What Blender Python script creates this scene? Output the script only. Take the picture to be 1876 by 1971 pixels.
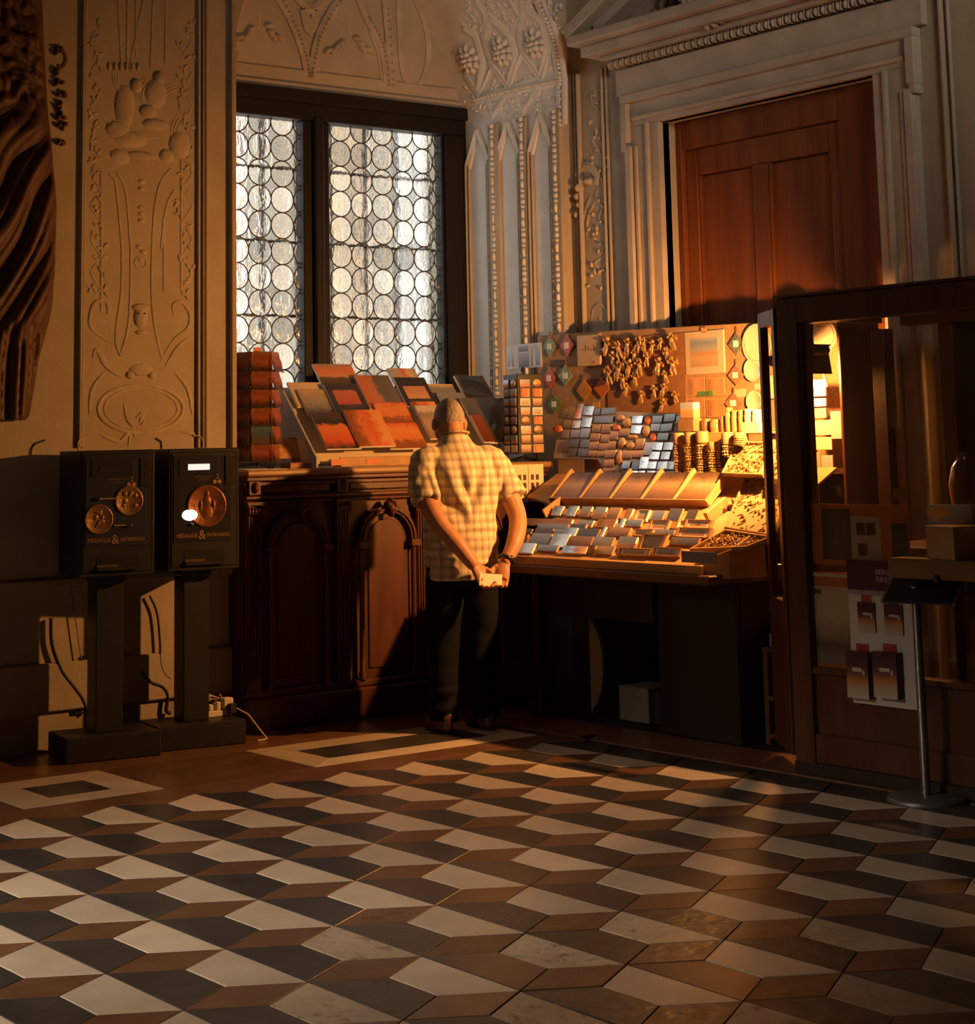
import bpy, bmesh, math, random
from mathutils import Vector, Matrix, noise
random.seed(7)
for _o in list(bpy.data.objects): bpy.data.objects.remove(_o, do_unlink=True)
scene = bpy.context.scene
COL = scene.collection

# ------------------------------------------------------------------ camera
FPX, PPX, PPY = 3570.77, 938.0, 336.29          # focal length and principal point in pixels of the 1876x1971 frame
ROT = ((0.79217578, -0.60992073, -0.02131285), (0.07119107, 0.12703537, -0.98934011), (0.60612652, 0.78221399, 0.14405525))
CAM = Vector((-3.126581, -6.611043, 1.398707))
cd = bpy.data.cameras.new('camera'); camo = bpy.data.objects.new('camera', cd); COL.objects.link(camo)
cd.sensor_fit = 'HORIZONTAL'; cd.sensor_width = 36.0; cd.lens = FPX * 36.0 / 1876.0
cd.shift_x = 0.0; cd.shift_y = -(985.5 - PPY) / 1876.0; cd.clip_start = 0.05; cd.clip_end = 200
_m = Matrix((( ROT[0][0], -ROT[1][0], -ROT[2][0]), (ROT[0][1], -ROT[1][1], -ROT[2][1]), (ROT[0][2], -ROT[1][2], -ROT[2][2]))).to_4x4()
_m.translation = CAM; camo.matrix_world = _m
scene.camera = camo

# ------------------------------------------------------------------ key sizes of the place (metres)
Y0 = 1.88       # face of the wall with the window bay
YW = 2.88       # window plane inside the bay
XL, XR = 1.755, 4.009   # jambs of the bay
XD = 4.09       # wall with the door
ZS = 3.42       # springing of the bay's arch
CEIL = 6.4

# ------------------------------------------------------------------ world, daylight, exposure
SKY = 3.6
w = bpy.data.worlds.new('sky'); scene.world = w; w.use_nodes = True
nt = w.node_tree; bg = nt.nodes['Background']
bg.inputs[0].default_value = (0.95, 0.96, 1.0, 1); bg.inputs[1].default_value = SKY
def area(name, loc, aim, sx, sy, power, col, portal=False):
    l = bpy.data.lights.new(name, 'AREA'); l.shape = 'RECTANGLE'; l.size = sx; l.size_y = sy; l.energy = power; l.color = col
    o = bpy.data.objects.new(name, l); COL.objects.link(o); o.location = loc
    o.rotation_euler = (Vector(aim) - Vector(loc)).to_track_quat('-Z', 'Y').to_euler()
    if portal: l.cycles.is_portal = True
    return o
area('bay_window_portal', (2.88, YW - 0.03, 2.6), (2.88, 0, 2.6), 2.1, 1.9, 1, (1, 1, 1), True)
area('left_daylight_fill', (-6.7, -0.6, 3.1), (-2.1, -0.9, 0.0), 1.4, 2.0, 48, (1.0, 0.84, 0.66)).data.spread = math.radians(36)  # daylight from the left; unseen source added, no window is built there
area('upper_wall_fill', (-2.0, -12.5, 5.2), (4.0, -1.2, 4.7), 3.0, 2.0, 20, (1.0, 0.86, 0.70)).data.spread = math.radians(26)  # added fill aimed at the upper right wall, no opening behind it
vs = scene.view_settings
scene.display_settings.display_device = 'sRGB'
vs.view_transform = 'Standard'; vs.look = 'None'; vs.gamma = 1.0; vs.use_curve_mapping = False
vs.exposure = 0.0

# ------------------------------------------------------------------ helpers: pixel -> place
def ray(u, v):
    a, b = (u - PPX) / FPX, (v - PPY) / FPX
    return Vector((a*ROT[0][i] + b*ROT[1][i] + ROT[2][i] for i in range(3))).normalized()
class Plane:
    def __init__(s, O, ex, ey):
        s.O = Vector(O); s.ex = Vector(ex).normalized(); s.ey = Vector(ey).normalized(); s.n = s.ex.cross(s.ey)
    def hit(s, u, v):
        r = ray(u, v); return CAM + r * ((s.O - CAM).dot(s.n) / r.dot(s.n))
    def at(s, u, v):
        p = s.hit(u, v) - s.O; return p.dot(s.ex), p.dot(s.ey)
    def pt(s, a, b, h=0): return s.O + s.ex*a + s.ey*b + s.n*h
    def mat(s, a, b, h=0, rot=0, tilt=0):
        M = Matrix.Identity(4)
        for i, ax in enumerate((s.ex, s.ey, s.n)):
            for k in range(3): M[k][i] = ax[k]
        M.translation = s.pt(a, b, h)
        return M @ Matrix.Rotation(rot, 4, 'Z') @ Matrix.Rotation(tilt, 4, 'X')
    def rect(s, u0, v0, u1, v1):      # bottom-left and top-right pixel -> centre and size on the plane
        a0, b0 = s.at(u0, v0); a1, b1 = s.at(u1, v1)
        return (a0+a1)/2, (b0+b1)/2, abs(a1-a0), abs(b1-b0)
def PX(x): return Plane((x, 0, 0), (0, -1, 0), (0, 0, 1))
def PY(y): return Plane((0, y, 0), (1, 0, 0), (0, 0, 1))
def PZ(z): return Plane((0, 0, z), (1, 0, 0), (0, 1, 0))
def slopeX(x, z, a): a = math.radians(a); return Plane((x, 0, z), (0, -1, 0), (math.cos(a), 0, math.sin(a)))
def slopeY(y, z, a): a = math.radians(a); return Plane((0, y, z), (1, 0, 0), (0, math.cos(a), math.sin(a)))

# ------------------------------------------------------------------ helpers: meshes
class MB:
    def __init__(s): s.v = []; s.f = []
    def add(s, vs_, fs):
        n = len(s.v); s.v += [tuple(p) for p in vs_]; s.f += [tuple(i+n for i in f) for f in fs]; return s
    def box(s, x0, x1, y0, y1, z0, z1, M=None):
        c = [Vector((x, y, z)) for z in (z0, z1) for y in (y0, y1) for x in (x0, x1)]
        if M is not None: c = [M @ p for p in c]
        return s.add(c, [(0,2,3,1), (4,5,7,6), (0,1,5,4), (2,6,7,3), (0,4,6,2), (1,3,7,5)])
    def prism(s, poly, h0, h1, M=None):       # polygon in local xy, extruded along z (counter-clockwise)
        n = len(poly); c = [Vector((p[0], p[1], h0)) for p in poly] + [Vector((p[0], p[1], h1)) for p in poly]
        if M is not None: c = [M @ p for p in c]
        return s.add(c, [tuple(range(n-1, -1, -1)), tuple(range(n, 2*n))] + [(i, (i+1) % n, n+(i+1) % n, n+i) for i in range(n)])
    def lathe(s, prof, seg=20, M=None, sx=1, sy=1):   # profile of (radius, z)
        vs_ = []; fs = []
        for r, z in prof:
            for k in range(seg):
                t = 2*math.pi*k/seg; vs_.append(Vector((r*math.cos(t)*sx, r*math.sin(t)*sy, z)))
        n = len(prof)
        for i in range(n-1):
            for k in range(seg):
                a, b = i*seg+k, i*seg+(k+1) % seg; fs.append((a, b, b+seg, a+seg))
        fs.append(tuple(range(seg-1, -1, -1))); fs.append(tuple(range((n-1)*seg, n*seg)))
        if M is not None: vs_ = [M @ p for p in vs_]
        return s.add(vs_, fs)
    def tube(s, pts, rad, seg=8, flat=1.0, up=None, closed=False):
        pts = [Vector(p) for p in pts]; n = len(pts)
        if not hasattr(rad, '__len__'): rad = [rad]*n
        vs_ = []; fs = []; ref = Vector(up) if up else None; pn = None
        for i, p in enumerate(pts):
            if closed: t = pts[(i+1) % n] - pts[i-1]
            else: t = pts[min(i+1, n-1)] - pts[max(i-1, 0)]
            if t.length < 1e-9: t = Vector((0, 0, 1))
            t.normalize()
            if ref is not None: nn = ref - t*ref.dot(t)
            elif pn is None: nn = t.orthogonal()
            else: nn = pn - t*pn.dot(t)
            if nn.length < 1e-6: nn = t.orthogonal()
            nn.normalize(); pn = nn; bb = t.cross(nn)
            for k in range(seg):
                a = 2*math.pi*k/seg; vs_.append(p + nn*math.cos(a)*rad[i]*flat + bb*math.sin(a)*rad[i])
        m = n if closed else n-1
        for i in range(m):
            for k in range(seg):
                a, b = i*seg+k, i*seg+(k+1) % seg; j = ((i+1) % n)*seg
                fs.append((a, b, j+(k+1) % seg, j+k))
        if not closed:
            fs.append(tuple(range(seg-1, -1, -1))); fs.append(tuple(range((n-1)*seg, n*seg)))
        return s.add(vs_, fs)
    def ball(s, c, rx, ry=None, rz=None, seg=10, rings=6, M=None):
        ry = rx if ry is None else ry; rz = rx if rz is None else rz; c = Vector(c)
        vs_ = [Vector((0, 0, -rz))]; fs = []
        for i in range(1, rings):
            a = -math.pi/2 + math.pi*i/rings
            for k in range(seg):
                t = 2*math.pi*k/seg; vs_.append(Vector((rx*math.cos(a)*math.cos(t), ry*math.cos(a)*math.sin(t), rz*math.sin(a))))
        vs_.append(Vector((0, 0, rz))); L = len(vs_)-1
        for k in range(seg):
            fs.append((0, 1+(k+1) % seg, 1+k)); fs.append((L, L-seg+k, L-seg+(k+1) % seg))
        for i in range(rings-2):
            for k in range(seg):
                a, b = 1+i*seg+k, 1+i*seg+(k+1) % seg; fs.append((a, b, b+seg, a+seg))
        vs_ = [p + c for p in vs_]
        if M is not None: vs_ = [M @ p for p in vs_]
        return s.add(vs_, fs)
    def grid(s, fn, nu, nv, closed_u=False):
        vs_ = [Vector(fn(i/(nu if closed_u else nu-1), j/(nv-1))) for j in range(nv) for i in range(nu)]; fs = []
        for j in range(nv-1):
            for i in range(nu if closed_u else nu-1):
                a = j*nu+i; b = j*nu+(i+1) % nu; fs.append((a, b, b+nu, a+nu))
        return s.add(vs_, fs)
    def mesh(s, name, bevel=0, smooth=False, fix=True):
        me = bpy.data.meshes.new(name); me.from_pydata(s.v, [], s.f)
        if fix or bevel:
            bm = bmesh.new(); bm.from_mesh(me)
            bmesh.ops.recalc_face_normals(bm, faces=bm.faces)
            if bevel: bmesh.ops.bevel(bm, geom=[e for e in bm.edges if len(e.link_faces) == 2 and e.calc_face_angle(0) > 0.5], offset=bevel, segments=1, affect='EDGES')
            bm.to_mesh(me); bm.free()
        if smooth:
            me.polygons.foreach_set('use_smooth', [True]*len(me.polygons))
            try: me.set_sharp_from_angle(angle=math.radians(50))
            except Exception: pass
        return me
    def build(s, name, mat, parent=None, bevel=0, smooth=False, M=None):
        return link(name, s.mesh(name, bevel, smooth), mat, parent, M)
def link(name, me, mat, parent=None, M=None):
    o = bpy.data.objects.new(name, me); COL.objects.link(o)
    if mat is not None:
        if not me.materials: me.materials.append(mat)
        elif me.materials[0] is not mat:
            o.material_slots[0].link = 'OBJECT'; o.material_slots[0].material = mat
    if parent is not None: o.parent = parent
    if M is not None: o.matrix_local = M
    return o
def tag(o, label=None, cat=None, group=None, kind=None):
    if label: o['label'] = label
    if cat: o['category'] = cat
    if group: o['group'] = group
    if kind: o['kind'] = kind
    return o
def thing(name, label, cat, M=None, group=None):
    o = bpy.data.objects.new(name, None); COL.objects.link(o); o.empty_display_size = 0.05
    if M is not None: o.matrix_world = M if isinstance(M, Matrix) else Matrix.Translation(Vector(M))
    return tag(o, label, cat, group)
def struct(name, mb, mat, label=None, bevel=0, smooth=False, M=None):
    o = mb.build(name, mat, None, bevel, smooth, M); o['kind'] = 'structure'
    if label: o['label'] = label
    return o
def T(x, y, z): return Matrix.Translation(Vector((x, y, z)))
def RZ(a): return Matrix.Rotation(a, 4, 'Z')
def arc(cx, cy, r, a0, a1, n, ry=None):
    ry = r if ry is None else ry
    return [(cx + r*math.cos(math.radians(a0+(a1-a0)*i/(n-1))), cy + ry*math.sin(math.radians(a0+(a1-a0)*i/(n-1)))) for i in range(n)]

# ------------------------------------------------------------------ helpers: materials
MATS = {}
def base(name):
    m = bpy.data.materials.new(name); m.use_nodes = True
    n = m.node_tree.nodes; return m, n, m.node_tree.links, n['Principled BSDF']
def ramp(n, stops, interp='LINEAR'):
    r = n.new('ShaderNodeValToRGB'); e = r.color_ramp.elements; r.color_ramp.interpolation = interp
    while len(e) < len(stops): e.new(0.5)
    for el, (p, c) in zip(e, stops): el.position = p; el.color = (*c, 1)
    return r
def mat(name, c1, c2=None, scale=6, rough=0.6, spec=0.3, metal=0, bump=0.0, bscale=None, stretch=(1, 1, 1), detail=6, rnd=0.0, coat=0):
    """noise-mottled surface; rnd varies the brightness from object to object"""
    if name in MATS: return MATS[name]
    m, n, l, b = base(name); c2 = c2 or tuple(x*0.7 for x in c1)
    tc = n.new('ShaderNodeTexCoord'); mp = n.new('ShaderNodeMapping'); mp.inputs['Scale'].default_value = stretch
    l.new(tc.outputs['Object'], mp.inputs['Vector'])
    oi = n.new('ShaderNodeObjectInfo')
    ad = n.new('ShaderNodeVectorMath'); ad.operation = 'MULTIPLY_ADD'; ad.inputs[1].default_value = (37, 37, 37)
    l.new(oi.outputs['Random'], ad.inputs[0]); l.new(mp.outputs[0], ad.inputs[2])
    nz = n.new('ShaderNodeTexNoise'); nz.inputs['Scale'].default_value = scale; nz.inputs['Detail'].default_value = detail; nz.inputs['Roughness'].default_value = 0.6
    l.new(ad.outputs[0], nz.inputs['Vector'])
    r = ramp(n, [(0.3, c1), (0.7, c2)]); l.new(nz.outputs[0], r.inputs[0]); out = r.outputs[0]
    if rnd:
        hs = n.new('ShaderNodeHueSaturation'); mr = n.new('ShaderNodeMapRange'); mr.inputs[3].default_value = 1-rnd; mr.inputs[4].default_value = 1+rnd
        l.new(oi.outputs['Random'], mr.inputs[0]); l.new(mr.outputs[0], hs.inputs['Value']); l.new(out, hs.inputs['Color']); out = hs.outputs[0]
    l.new(out, b.inputs['Base Color'])
    b.inputs['Roughness'].default_value = rough; b.inputs['Specular IOR Level'].default_value = spec; b.inputs['Metallic'].default_value = metal
    if coat: b.inputs['Coat Weight'].default_value = coat; b.inputs['Coat Roughness'].default_value = 0.15
    if bump:
        nb = n.new('ShaderNodeTexNoise'); nb.inputs['Scale'].default_value = bscale or scale*3; nb.inputs['Detail'].default_value = 5
        l.new(ad.outputs[0], nb.inputs['Vector']); bp = n.new('ShaderNodeBump'); bp.inputs['Strength'].default_value = bump; bp.inputs['Distance'].default_value = 0.01
        l.new(nb.outputs[0], bp.inputs['Height']); l.new(bp.outputs[0], b.inputs['Normal'])
    MATS[name] = m; return m
def wood(name, c1, c2, axis='z', scale=5, rough=0.45, spec=0.35, bump=0.15, coat=0):
    st = {'x': (0.12, 1, 1), 'y': (1, 0.12, 1), 'z': (1, 1, 0.12)}[axis]
    return mat(name, c1, c2, scale=scale*3, rough=rough, spec=spec, bump=bump, stretch=st, detail=8, coat=coat)
def emit(name, c, s):
    if name in MATS: return MATS[name]
    m, n, l, b = base(name); b.inputs['Base Color'].default_value = (*[x*0.5 for x in c], 1)
    b.inputs['Emission Color'].default_value = (*c, 1); b.inputs['Emission Strength'].default_value = s
    MATS[name] = m; return m
def pic(name, stops, axis='y', noise_amt=0.25, nscale=4, border=0.0, bcol=(0.75, 0.72, 0.66), rough=0.35, spec=0.5, spots=None, interp='LINEAR', metal=0.0, detail=7):
    """flat print: bands of colour along one axis broken up by noise, optional plain margin, varies per object"""
    if name in MATS: return MATS[name]
    m, n, l, b = base(name)
    tc = n.new('ShaderNodeTexCoord'); oi = n.new('ShaderNodeObjectInfo')
    sp = n.new('ShaderNodeSeparateXYZ'); l.new(tc.outputs['Generated'], sp.inputs[0])
    ad = n.new('ShaderNodeVectorMath'); ad.operation = 'MULTIPLY_ADD'; ad.inputs[1].default_value = (53, 31, 17)
    l.new(oi.outputs['Random'], ad.inputs[0]); l.new(tc.outputs['Generated'], ad.inputs[2])
    nz = n.new('ShaderNodeTexNoise'); nz.inputs['Scale'].default_value = nscale; nz.inputs['Detail'].default_value = detail; nz.inputs['Roughness'].default_value = 0.65
    l.new(ad.outputs[0], nz.inputs['Vector'])
    mu = n.new('ShaderNodeMath'); mu.operation = 'MULTIPLY_ADD'; mu.inputs[1].default_value = 2*noise_amt; l.new(nz.outputs[0], mu.inputs[0])
    su = n.new('ShaderNodeMath'); su.operation = 'SUBTRACT'; su.inputs[1].default_value = noise_amt
    l.new(sp.outputs['XYZ'.index(axis.upper())], su.inputs[0]); l.new(su.outputs[0], mu.inputs[2])
    r = ramp(n, stops, interp); l.new(mu.outputs[0], r.inputs[0]); out = r.outputs[0]
    if border:
        def edge(ax):
            a = n.new('ShaderNodeMath'); a.operation = 'SUBTRACT'; a.inputs[1].default_value = 0.5; l.new(sp.outputs[ax], a.inputs[0])
            c = n.new('ShaderNodeMath'); c.operation = 'ABSOLUTE'; l.new(a.outputs[0], c.inputs[0])
            g = n.new('ShaderNodeMath'); g.operation = 'GREATER_THAN'; g.inputs[1].default_value = 0.5-border; l.new(c.outputs[0], g.inputs[0]); return g
        e0, e1 = edge(0), edge(1); mx = n.new('ShaderNodeMath'); mx.operation = 'MAXIMUM'; l.new(e0.outputs[0], mx.inputs[0]); l.new(e1.outputs[0], mx.inputs[1])
        mi = n.new('ShaderNodeMix'); mi.data_type = 'RGBA'; l.new(mx.outputs[0], mi.inputs['Factor']); l.new(out, mi.inputs['A']); mi.inputs['B'].default_value = (*bcol, 1); out = mi.outputs['Result']
    l.new(out, b.inputs['Base Color']); b.inputs['Roughness'].default_value = rough; b.inputs['Specular IOR Level'].default_value = spec; b.inputs['Metallic'].default_value = metal
    MATS[name] = m; return m
PLASTER = mat('plaster', (0.43, 0.36, 0.27), (0.34, 0.28, 0.205), scale=2.5, rough=0.85, spec=0.15, bump=0.25, bscale=40)
STUCCO = mat('stucco_relief', (0.50, 0.42, 0.32), (0.36, 0.29, 0.21), scale=7, rough=0.85, spec=0.15, bump=0.5, bscale=60)
PALEDAYLIT = mat('pale_daylit_stucco', (0.72, 0.67, 0.58), (0.60, 0.55, 0.47), scale=5, rough=0.8, spec=0.15, bump=0.3, bscale=50)  # paler than the wall's stucco; bay daylight is partly put into this colour
STONE = mat('door_stone', (0.48, 0.41, 0.33), (0.36, 0.30, 0.23), scale=4, rough=0.75, spec=0.2, bump=0.2, bscale=30)
DARKWOOD = wood('dark_wood', (0.115, 0.036, 0.014), (0.055, 0.016, 0.007), 'z', 4, 0.4, 0.4, 0.1)
DOORWOOD = wood('door_wood', (0.22, 0.070, 0.024), (0.12, 0.036, 0.012), 'z', 3, 0.6, 0.08, 0.12)
BOOTHWOOD = wood('booth_wood', (0.085, 0.027, 0.010), (0.045, 0.014, 0.006), 'z', 4, 0.4, 0.4, 0.1)
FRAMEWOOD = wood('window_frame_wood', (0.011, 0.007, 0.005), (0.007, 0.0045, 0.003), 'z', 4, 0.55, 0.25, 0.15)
PALEWOOD = wood('pale_wood', (0.46, 0.27, 0.12), (0.33, 0.18, 0.075), 'y', 5, 0.5, 0.3, 0.1)
BLACKMETAL = mat('black_metal', (0.012, 0.012, 0.014), (0.02, 0.018, 0.018), rough=0.4, spec=0.4)
STEEL = mat('brushed_steel', (0.36, 0.35, 0.34), (0.26, 0.25, 0.24), rough=0.32, metal=0.9, scale=30)
PAPER = mat('white_paper', (0.80, 0.77, 0.70), (0.72, 0.69, 0.62), rough=0.7, spec=0.2, rnd=0.06)
# ================================================================== FLOOR
S = 0.22; ASP = 0.9701; H3 = math.sqrt(3)*ASP*S
def tilemat(name, c1, c2, sc, rough):
    m = mat(name, c1, c2, scale=sc, rough=rough, spec=0.45, bump=0.12, bscale=25, rnd=0.16)
    return m
TW = tilemat('light_marble', (0.60, 0.50, 0.38), (0.47, 0.38, 0.28), 5, 0.34)
TB = tilemat('black_marble', (0.030, 0.029, 0.030), (0.055, 0.050, 0.046), 7, 0.30)
TR = tilemat('brown_marble', (0.17, 0.085, 0.045), (0.11, 0.050, 0.026), 7, 0.32)
MORTAR = mat('floor_mortar', (0.035, 0.022, 0.015), (0.02, 0.013, 0.009), scale=20, rough=0.8)
floor = struct('floor', MB().box(-7, XD+0.4, -14.5, 3.0, -0.20, -0.006), MORTAR, 'polished marble floor of light, black and brown tiles')
def inset(poly, g):
    n = len(poly); out = []
    for i in range(n):
        p0, p1, p2 = Vector(poly[i-1]), Vector(poly[i]), Vector(poly[(i+1) % n])
        d1 = (p1-p0).normalized(); d2 = (p2-p1).normalized(); n1 = Vector((-d1.y, d1.x)); n2 = Vector((-d2.y, d2.x))
        b = (n1+n2); b = b/(b.dot(n1)); out.append(tuple(p1 + b*g))
    return out
def ccw(p):
    a = sum(p[i-1][0]*p[i][1]-p[i][0]*p[i-1][1] for i in range(len(p)))
    return p if a > 0 else p[::-1]
def slab(poly, g=0.0016, h=0.014):
    poly = inset(ccw(poly), g); top = inset(poly, 0.0012); n = len(poly); mb = MB()
    v = [(x, y, -h) for x, y in poly] + [(x, y, -0.0010) for x, y in poly] + [(x, y, 0) for x, y in top]
    f = [tuple(range(2*n, 3*n))]
    for k in (0, 1):
        for i in range(n): f.append((k*n+i, k*n+(i+1) % n, (k+1)*n+(i+1) % n, (k+1)*n+i))
    return mb.add(v, f)
# lattice step along the pattern: world x = across rows, world y = minus along rows
def L2(t1, t2): return (t2*ASP*S, -t1*S)
r3 = math.sqrt(3)
SHAPE = {'light_tile': ([L2(0, 0), L2(2, 0), L2(1.5, -r3/2), L2(0.5, -r3/2)], TW),
         'black_tile': ([L2(0, 0), L2(2, 0), L2(1.5, r3/2), L2(0.5, r3/2)], TB),
         'brown_tile': ([L2(2, 0), L2(1.5, r3/2), L2(2, r3), L2(2.5, r3/2)], TR)}
def wornmat(name, c1, c2, dark):
    m = mat(name, c1, c2, scale=5, rough=0.4, spec=0.4, bump=0.6, bscale=18, rnd=0.2)
    n = m.node_tree.nodes; l = m.node_tree.links; b = n['Principled BSDF']; src = b.inputs['Base Color'].links[0].from_socket
    tc = n.new('ShaderNodeTexCoord'); oi = n.new('ShaderNodeObjectInfo'); ad = n.new('ShaderNodeVectorMath'); ad.operation = 'MULTIPLY_ADD'; ad.inputs[1].default_value = (11, 23, 5); l.new(oi.outputs['Random'], ad.inputs[0]); l.new(tc.outputs['Object'], ad.inputs[2])
    nz = n.new('ShaderNodeTexNoise'); nz.inputs['Scale'].default_value = 13; nz.inputs['Detail'].default_value = 9; nz.inputs['Roughness'].default_value = 0.75; l.new(ad.outputs[0], nz.inputs['Vector'])
    rp = ramp(n, [(0.56, (0, 0, 0)), (0.62, (1, 1, 1))]); l.new(nz.outputs[0], rp.inputs[0]); mx = n.new('ShaderNodeMix'); mx.data_type = 'RGBA'; l.new(rp.outputs[0], mx.inputs['Factor']); l.new(src, mx.inputs['A']); mx.inputs['B'].default_value = (*dark, 1); l.new(mx.outputs['Result'], b.inputs['Base Color']); return m
WORN = {'light_tile': wornmat('worn_light_marble', (0.58, 0.47, 0.34), (0.42, 0.33, 0.23), (0.20, 0.14, 0.09)), 'black_tile': wornmat('worn_grey_marble', (0.085, 0.072, 0.058), (0.06, 0.052, 0.042), (0.045, 0.035, 0.025)), 'brown_tile': wornmat('worn_red_marble', (0.20, 0.10, 0.05), (0.13, 0.062, 0.03), (0.09, 0.045, 0.02))}
TM = {k: slab(p).mesh(k) for k, (p, _) in SHAPE.items()}
Rm = Matrix(ROT)
def project(p):
    c = Rm @ (Vector(p) - CAM)
    return (PPX + FPX*c.x/c.z, PPY + FPX*c.y/c.z) if c.z > 0.1 else (1e9, 1e9)
cand = []
for r in range(-18, 8):
    for i in range(-1, 26):
        for k in SHAPE:
            pts = [(r*H3 + x, -2*i*S + y) for x, y in SHAPE[k][0]]
            if max(p[1] for p in pts) > 0.46 or max(p[0] for p in pts) > 2.80 or min(p[0] for p in pts) < -6.9: continue
            pr = [project((x, y, 0)) for x, y in pts]
            ar = abs(sum(pr[j-1][0]*pr[j][1]-pr[j][0]*pr[j-1][1] for j in range(4)))/2
            vis = any(-20 < u < 1896 and 1380 < v < 1990 for u, v in pr)
            cand.append((vis, ar, k, r, i))
cand.sort(key=lambda c: (c[0], c[1]), reverse=True)
rest = {k: MB() for k in SHAPE}
for n_, (vis, ar, k, r, i) in enumerate(cand):
    dz = random.uniform(-0.0006, 0.0004)
    if vis and n_ < 300:
        cu_, cv_ = project((r*H3+SHAPE[k][0][0][0], -2*i*S+SHAPE[k][0][0][1], 0)); worn = cv_ > 1740 and 560 < cu_ < 1640 and random.random() < 0.75
        o = link(k, TM[k], WORN[k] if worn else SHAPE[k][1], floor, T(r*H3, -2*i*S, dz))
        if (r, i) in ((0, 6), (1, 6), (1, 5), (2, 7), (1, 7)):
            o.matrix_local = T(r*H3, -2*i*S, -0.002) @ Matrix.Rotation(random.uniform(-0.006, 0.006), 4, 'X') @ Matrix.Rotation(random.uniform(-0.006, 0.006), 4, 'Z')
    else:
        sm = slab(SHAPE[k][0]); rest[k].add([(x+r*H3, y-2*i*S, z) for x, y, z in sm.v], sm.f)
for k in rest: tag(rest[k].build(k + '_field', SHAPE[k][1], floor), kind='stuff')
# border along the window bay: brown band, framed black squares
def bslab(poly, m, nm): slab(poly, 0.001).build(nm, m, floor)
for r in range(-8, 8):     # half lozenges and slivers that close the pattern against the band
    x0 = r*H3
    if x0 > 2.6: break
    bslab([(x0-H3/2, 0.55*S*2), (x0, 2*S), (x0+H3/2, 0.55*S*2)] if False else [(x0, 2*S), (x0+H3, 2*S), (x0+H3/2, 1.5*S)], TR, 'edge_tile')
bslab([(-6, 0.442), (2.80, 0.442), (2.80, 0.625), (-6, 0.625)], TR, 'border_band')
bslab([(-6, 1.26), (3.2, 1.26), (3.2, 1.86), (-6, 1.86)], TR, 'border_band')
def framed(x0, x1, dx0, dx1):
    y0, y1, d0, d1 = 0.63, 1.255, 0.79, 1.075
    bslab([(x0, y0), (x1, y0), (dx1, d0), (dx0, d0)], TW, 'frame_strip'); bslab([(x1, y0), (x1, y1), (dx1, d1), (dx1, d0)], TW, 'frame_strip')
    bslab([(x1, y1), (x0, y1), (dx0, d1), (dx1, d1)], TW, 'frame_strip'); bslab([(x0, y1), (x0, y0), (dx0, d0), (dx0, d1)], TW, 'frame_strip')
    bslab([(dx0, d0), (dx1, d0), (dx1, d1), (dx0, d1)], TB, 'black_inset')
framed(0.08, 0.705, 0.26, 0.54); framed(1.45, 2.72, 1.625, 2.55); framed(-1.9, -0.62, -1.72, -0.8)
bslab([(0.71, 0.63), (1.445, 0.63), (1.445, 1.255), (0.71, 1.255)], TR, 'border_panel')
bslab([(-0.615, 0.63), (0.075, 0.63), (0.075, 1.255), (-0.615, 1.255)], TR, 'border_panel')
bslab([(2.81, -12), (3.16, -12), (3.16, 1.25), (2.81, 1.25)], TR, 'border_band')

# ================================================================== WALLS
XC = (XL+XR)/2; RA = (XR-XL)/2
wl = MB(); wl.box(-7, XL, Y0, 3.3, -0.1, CEIL); wl.box(XR, XD+0.4, Y0, 3.3, -0.1, CEIL)
AN = 28; P0 = PY(Y0).mat(0, 0)
for i in range(AN):
    a0, a1 = math.pi*i/AN, math.pi*(i+1)/AN
    x0, z0, x1, z1 = XC+RA*math.cos(a0), ZS+RA*math.sin(a0), XC+RA*math.cos(a1), ZS+RA*math.sin(a1)
    wl.prism([(x1, z1), (x0, z0), (x0, CEIL), (x1, CEIL)], -(3.3-Y0), 0, P0)
wall_left = struct('wall_left', wl, PLASTER, 'beige plaster wall with an arched window bay and carved relief panels')
wb = MB().box(XL, XR, YW, YW+0.25, -0.1, 1.62).box(XL, XR, YW, YW+0.25, 3.56, ZS+RA+0.05)
wall_back = struct('wall_back', wb, PLASTER, 'beige lunette wall with pointed tracery above the leaded window')
struct('ceiling', MB().box(-7, XD+0.4, -14.5, 3.3, CEIL, CEIL+0.2), PLASTER)
struct('wall_rear', MB().box(-7, XD+0.4, -14.7, -14.5, -0.2, CEIL), PLASTER)
struct('wall_west', MB().box(-7.2, -7, -14.7, 3.3, -0.2, CEIL), PLASTER)

# relief drawn along traced lines on a surface (hit: pixel -> point, nrm: point -> normal)
def smooth_path(p, k=5):
    if len(p) < 3: return [tuple(x) for x in p]
    q = []
    for i in range(len(p)-1):
        a, b, c, d = p[max(i-1, 0)], p[i], p[i+1], p[min(i+2, len(p)-1)]
        for j in range(k):
            t = j/k
            q.append(tuple(0.5*((2*b[m]) + (-a[m]+c[m])*t + (2*a[m]-5*b[m]+4*c[m]-d[m])*t*t + (-a[m]+3*b[m]-3*c[m]+d[m])*t**3) for m in range(2)))
    q.append(tuple(p[-1])); return q
def relief(mb, hit, nrm, path, r=0.012, taper=False, flat=0.7, closed=False, sm=True, seg=6):
    p = smooth_path(path) if sm else path
    pts = [hit(u, v) for u, v in p]; n = len(pts)
    rad = [r*(1 - 0.75*abs(2*i/(n-1)-1)**2) if taper else r for i in range(n)] if n > 1 else [r]
    mb.tube(pts, rad, seg, flat, up=nrm(pts[0]), closed=closed)
RD = 1.0
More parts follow.
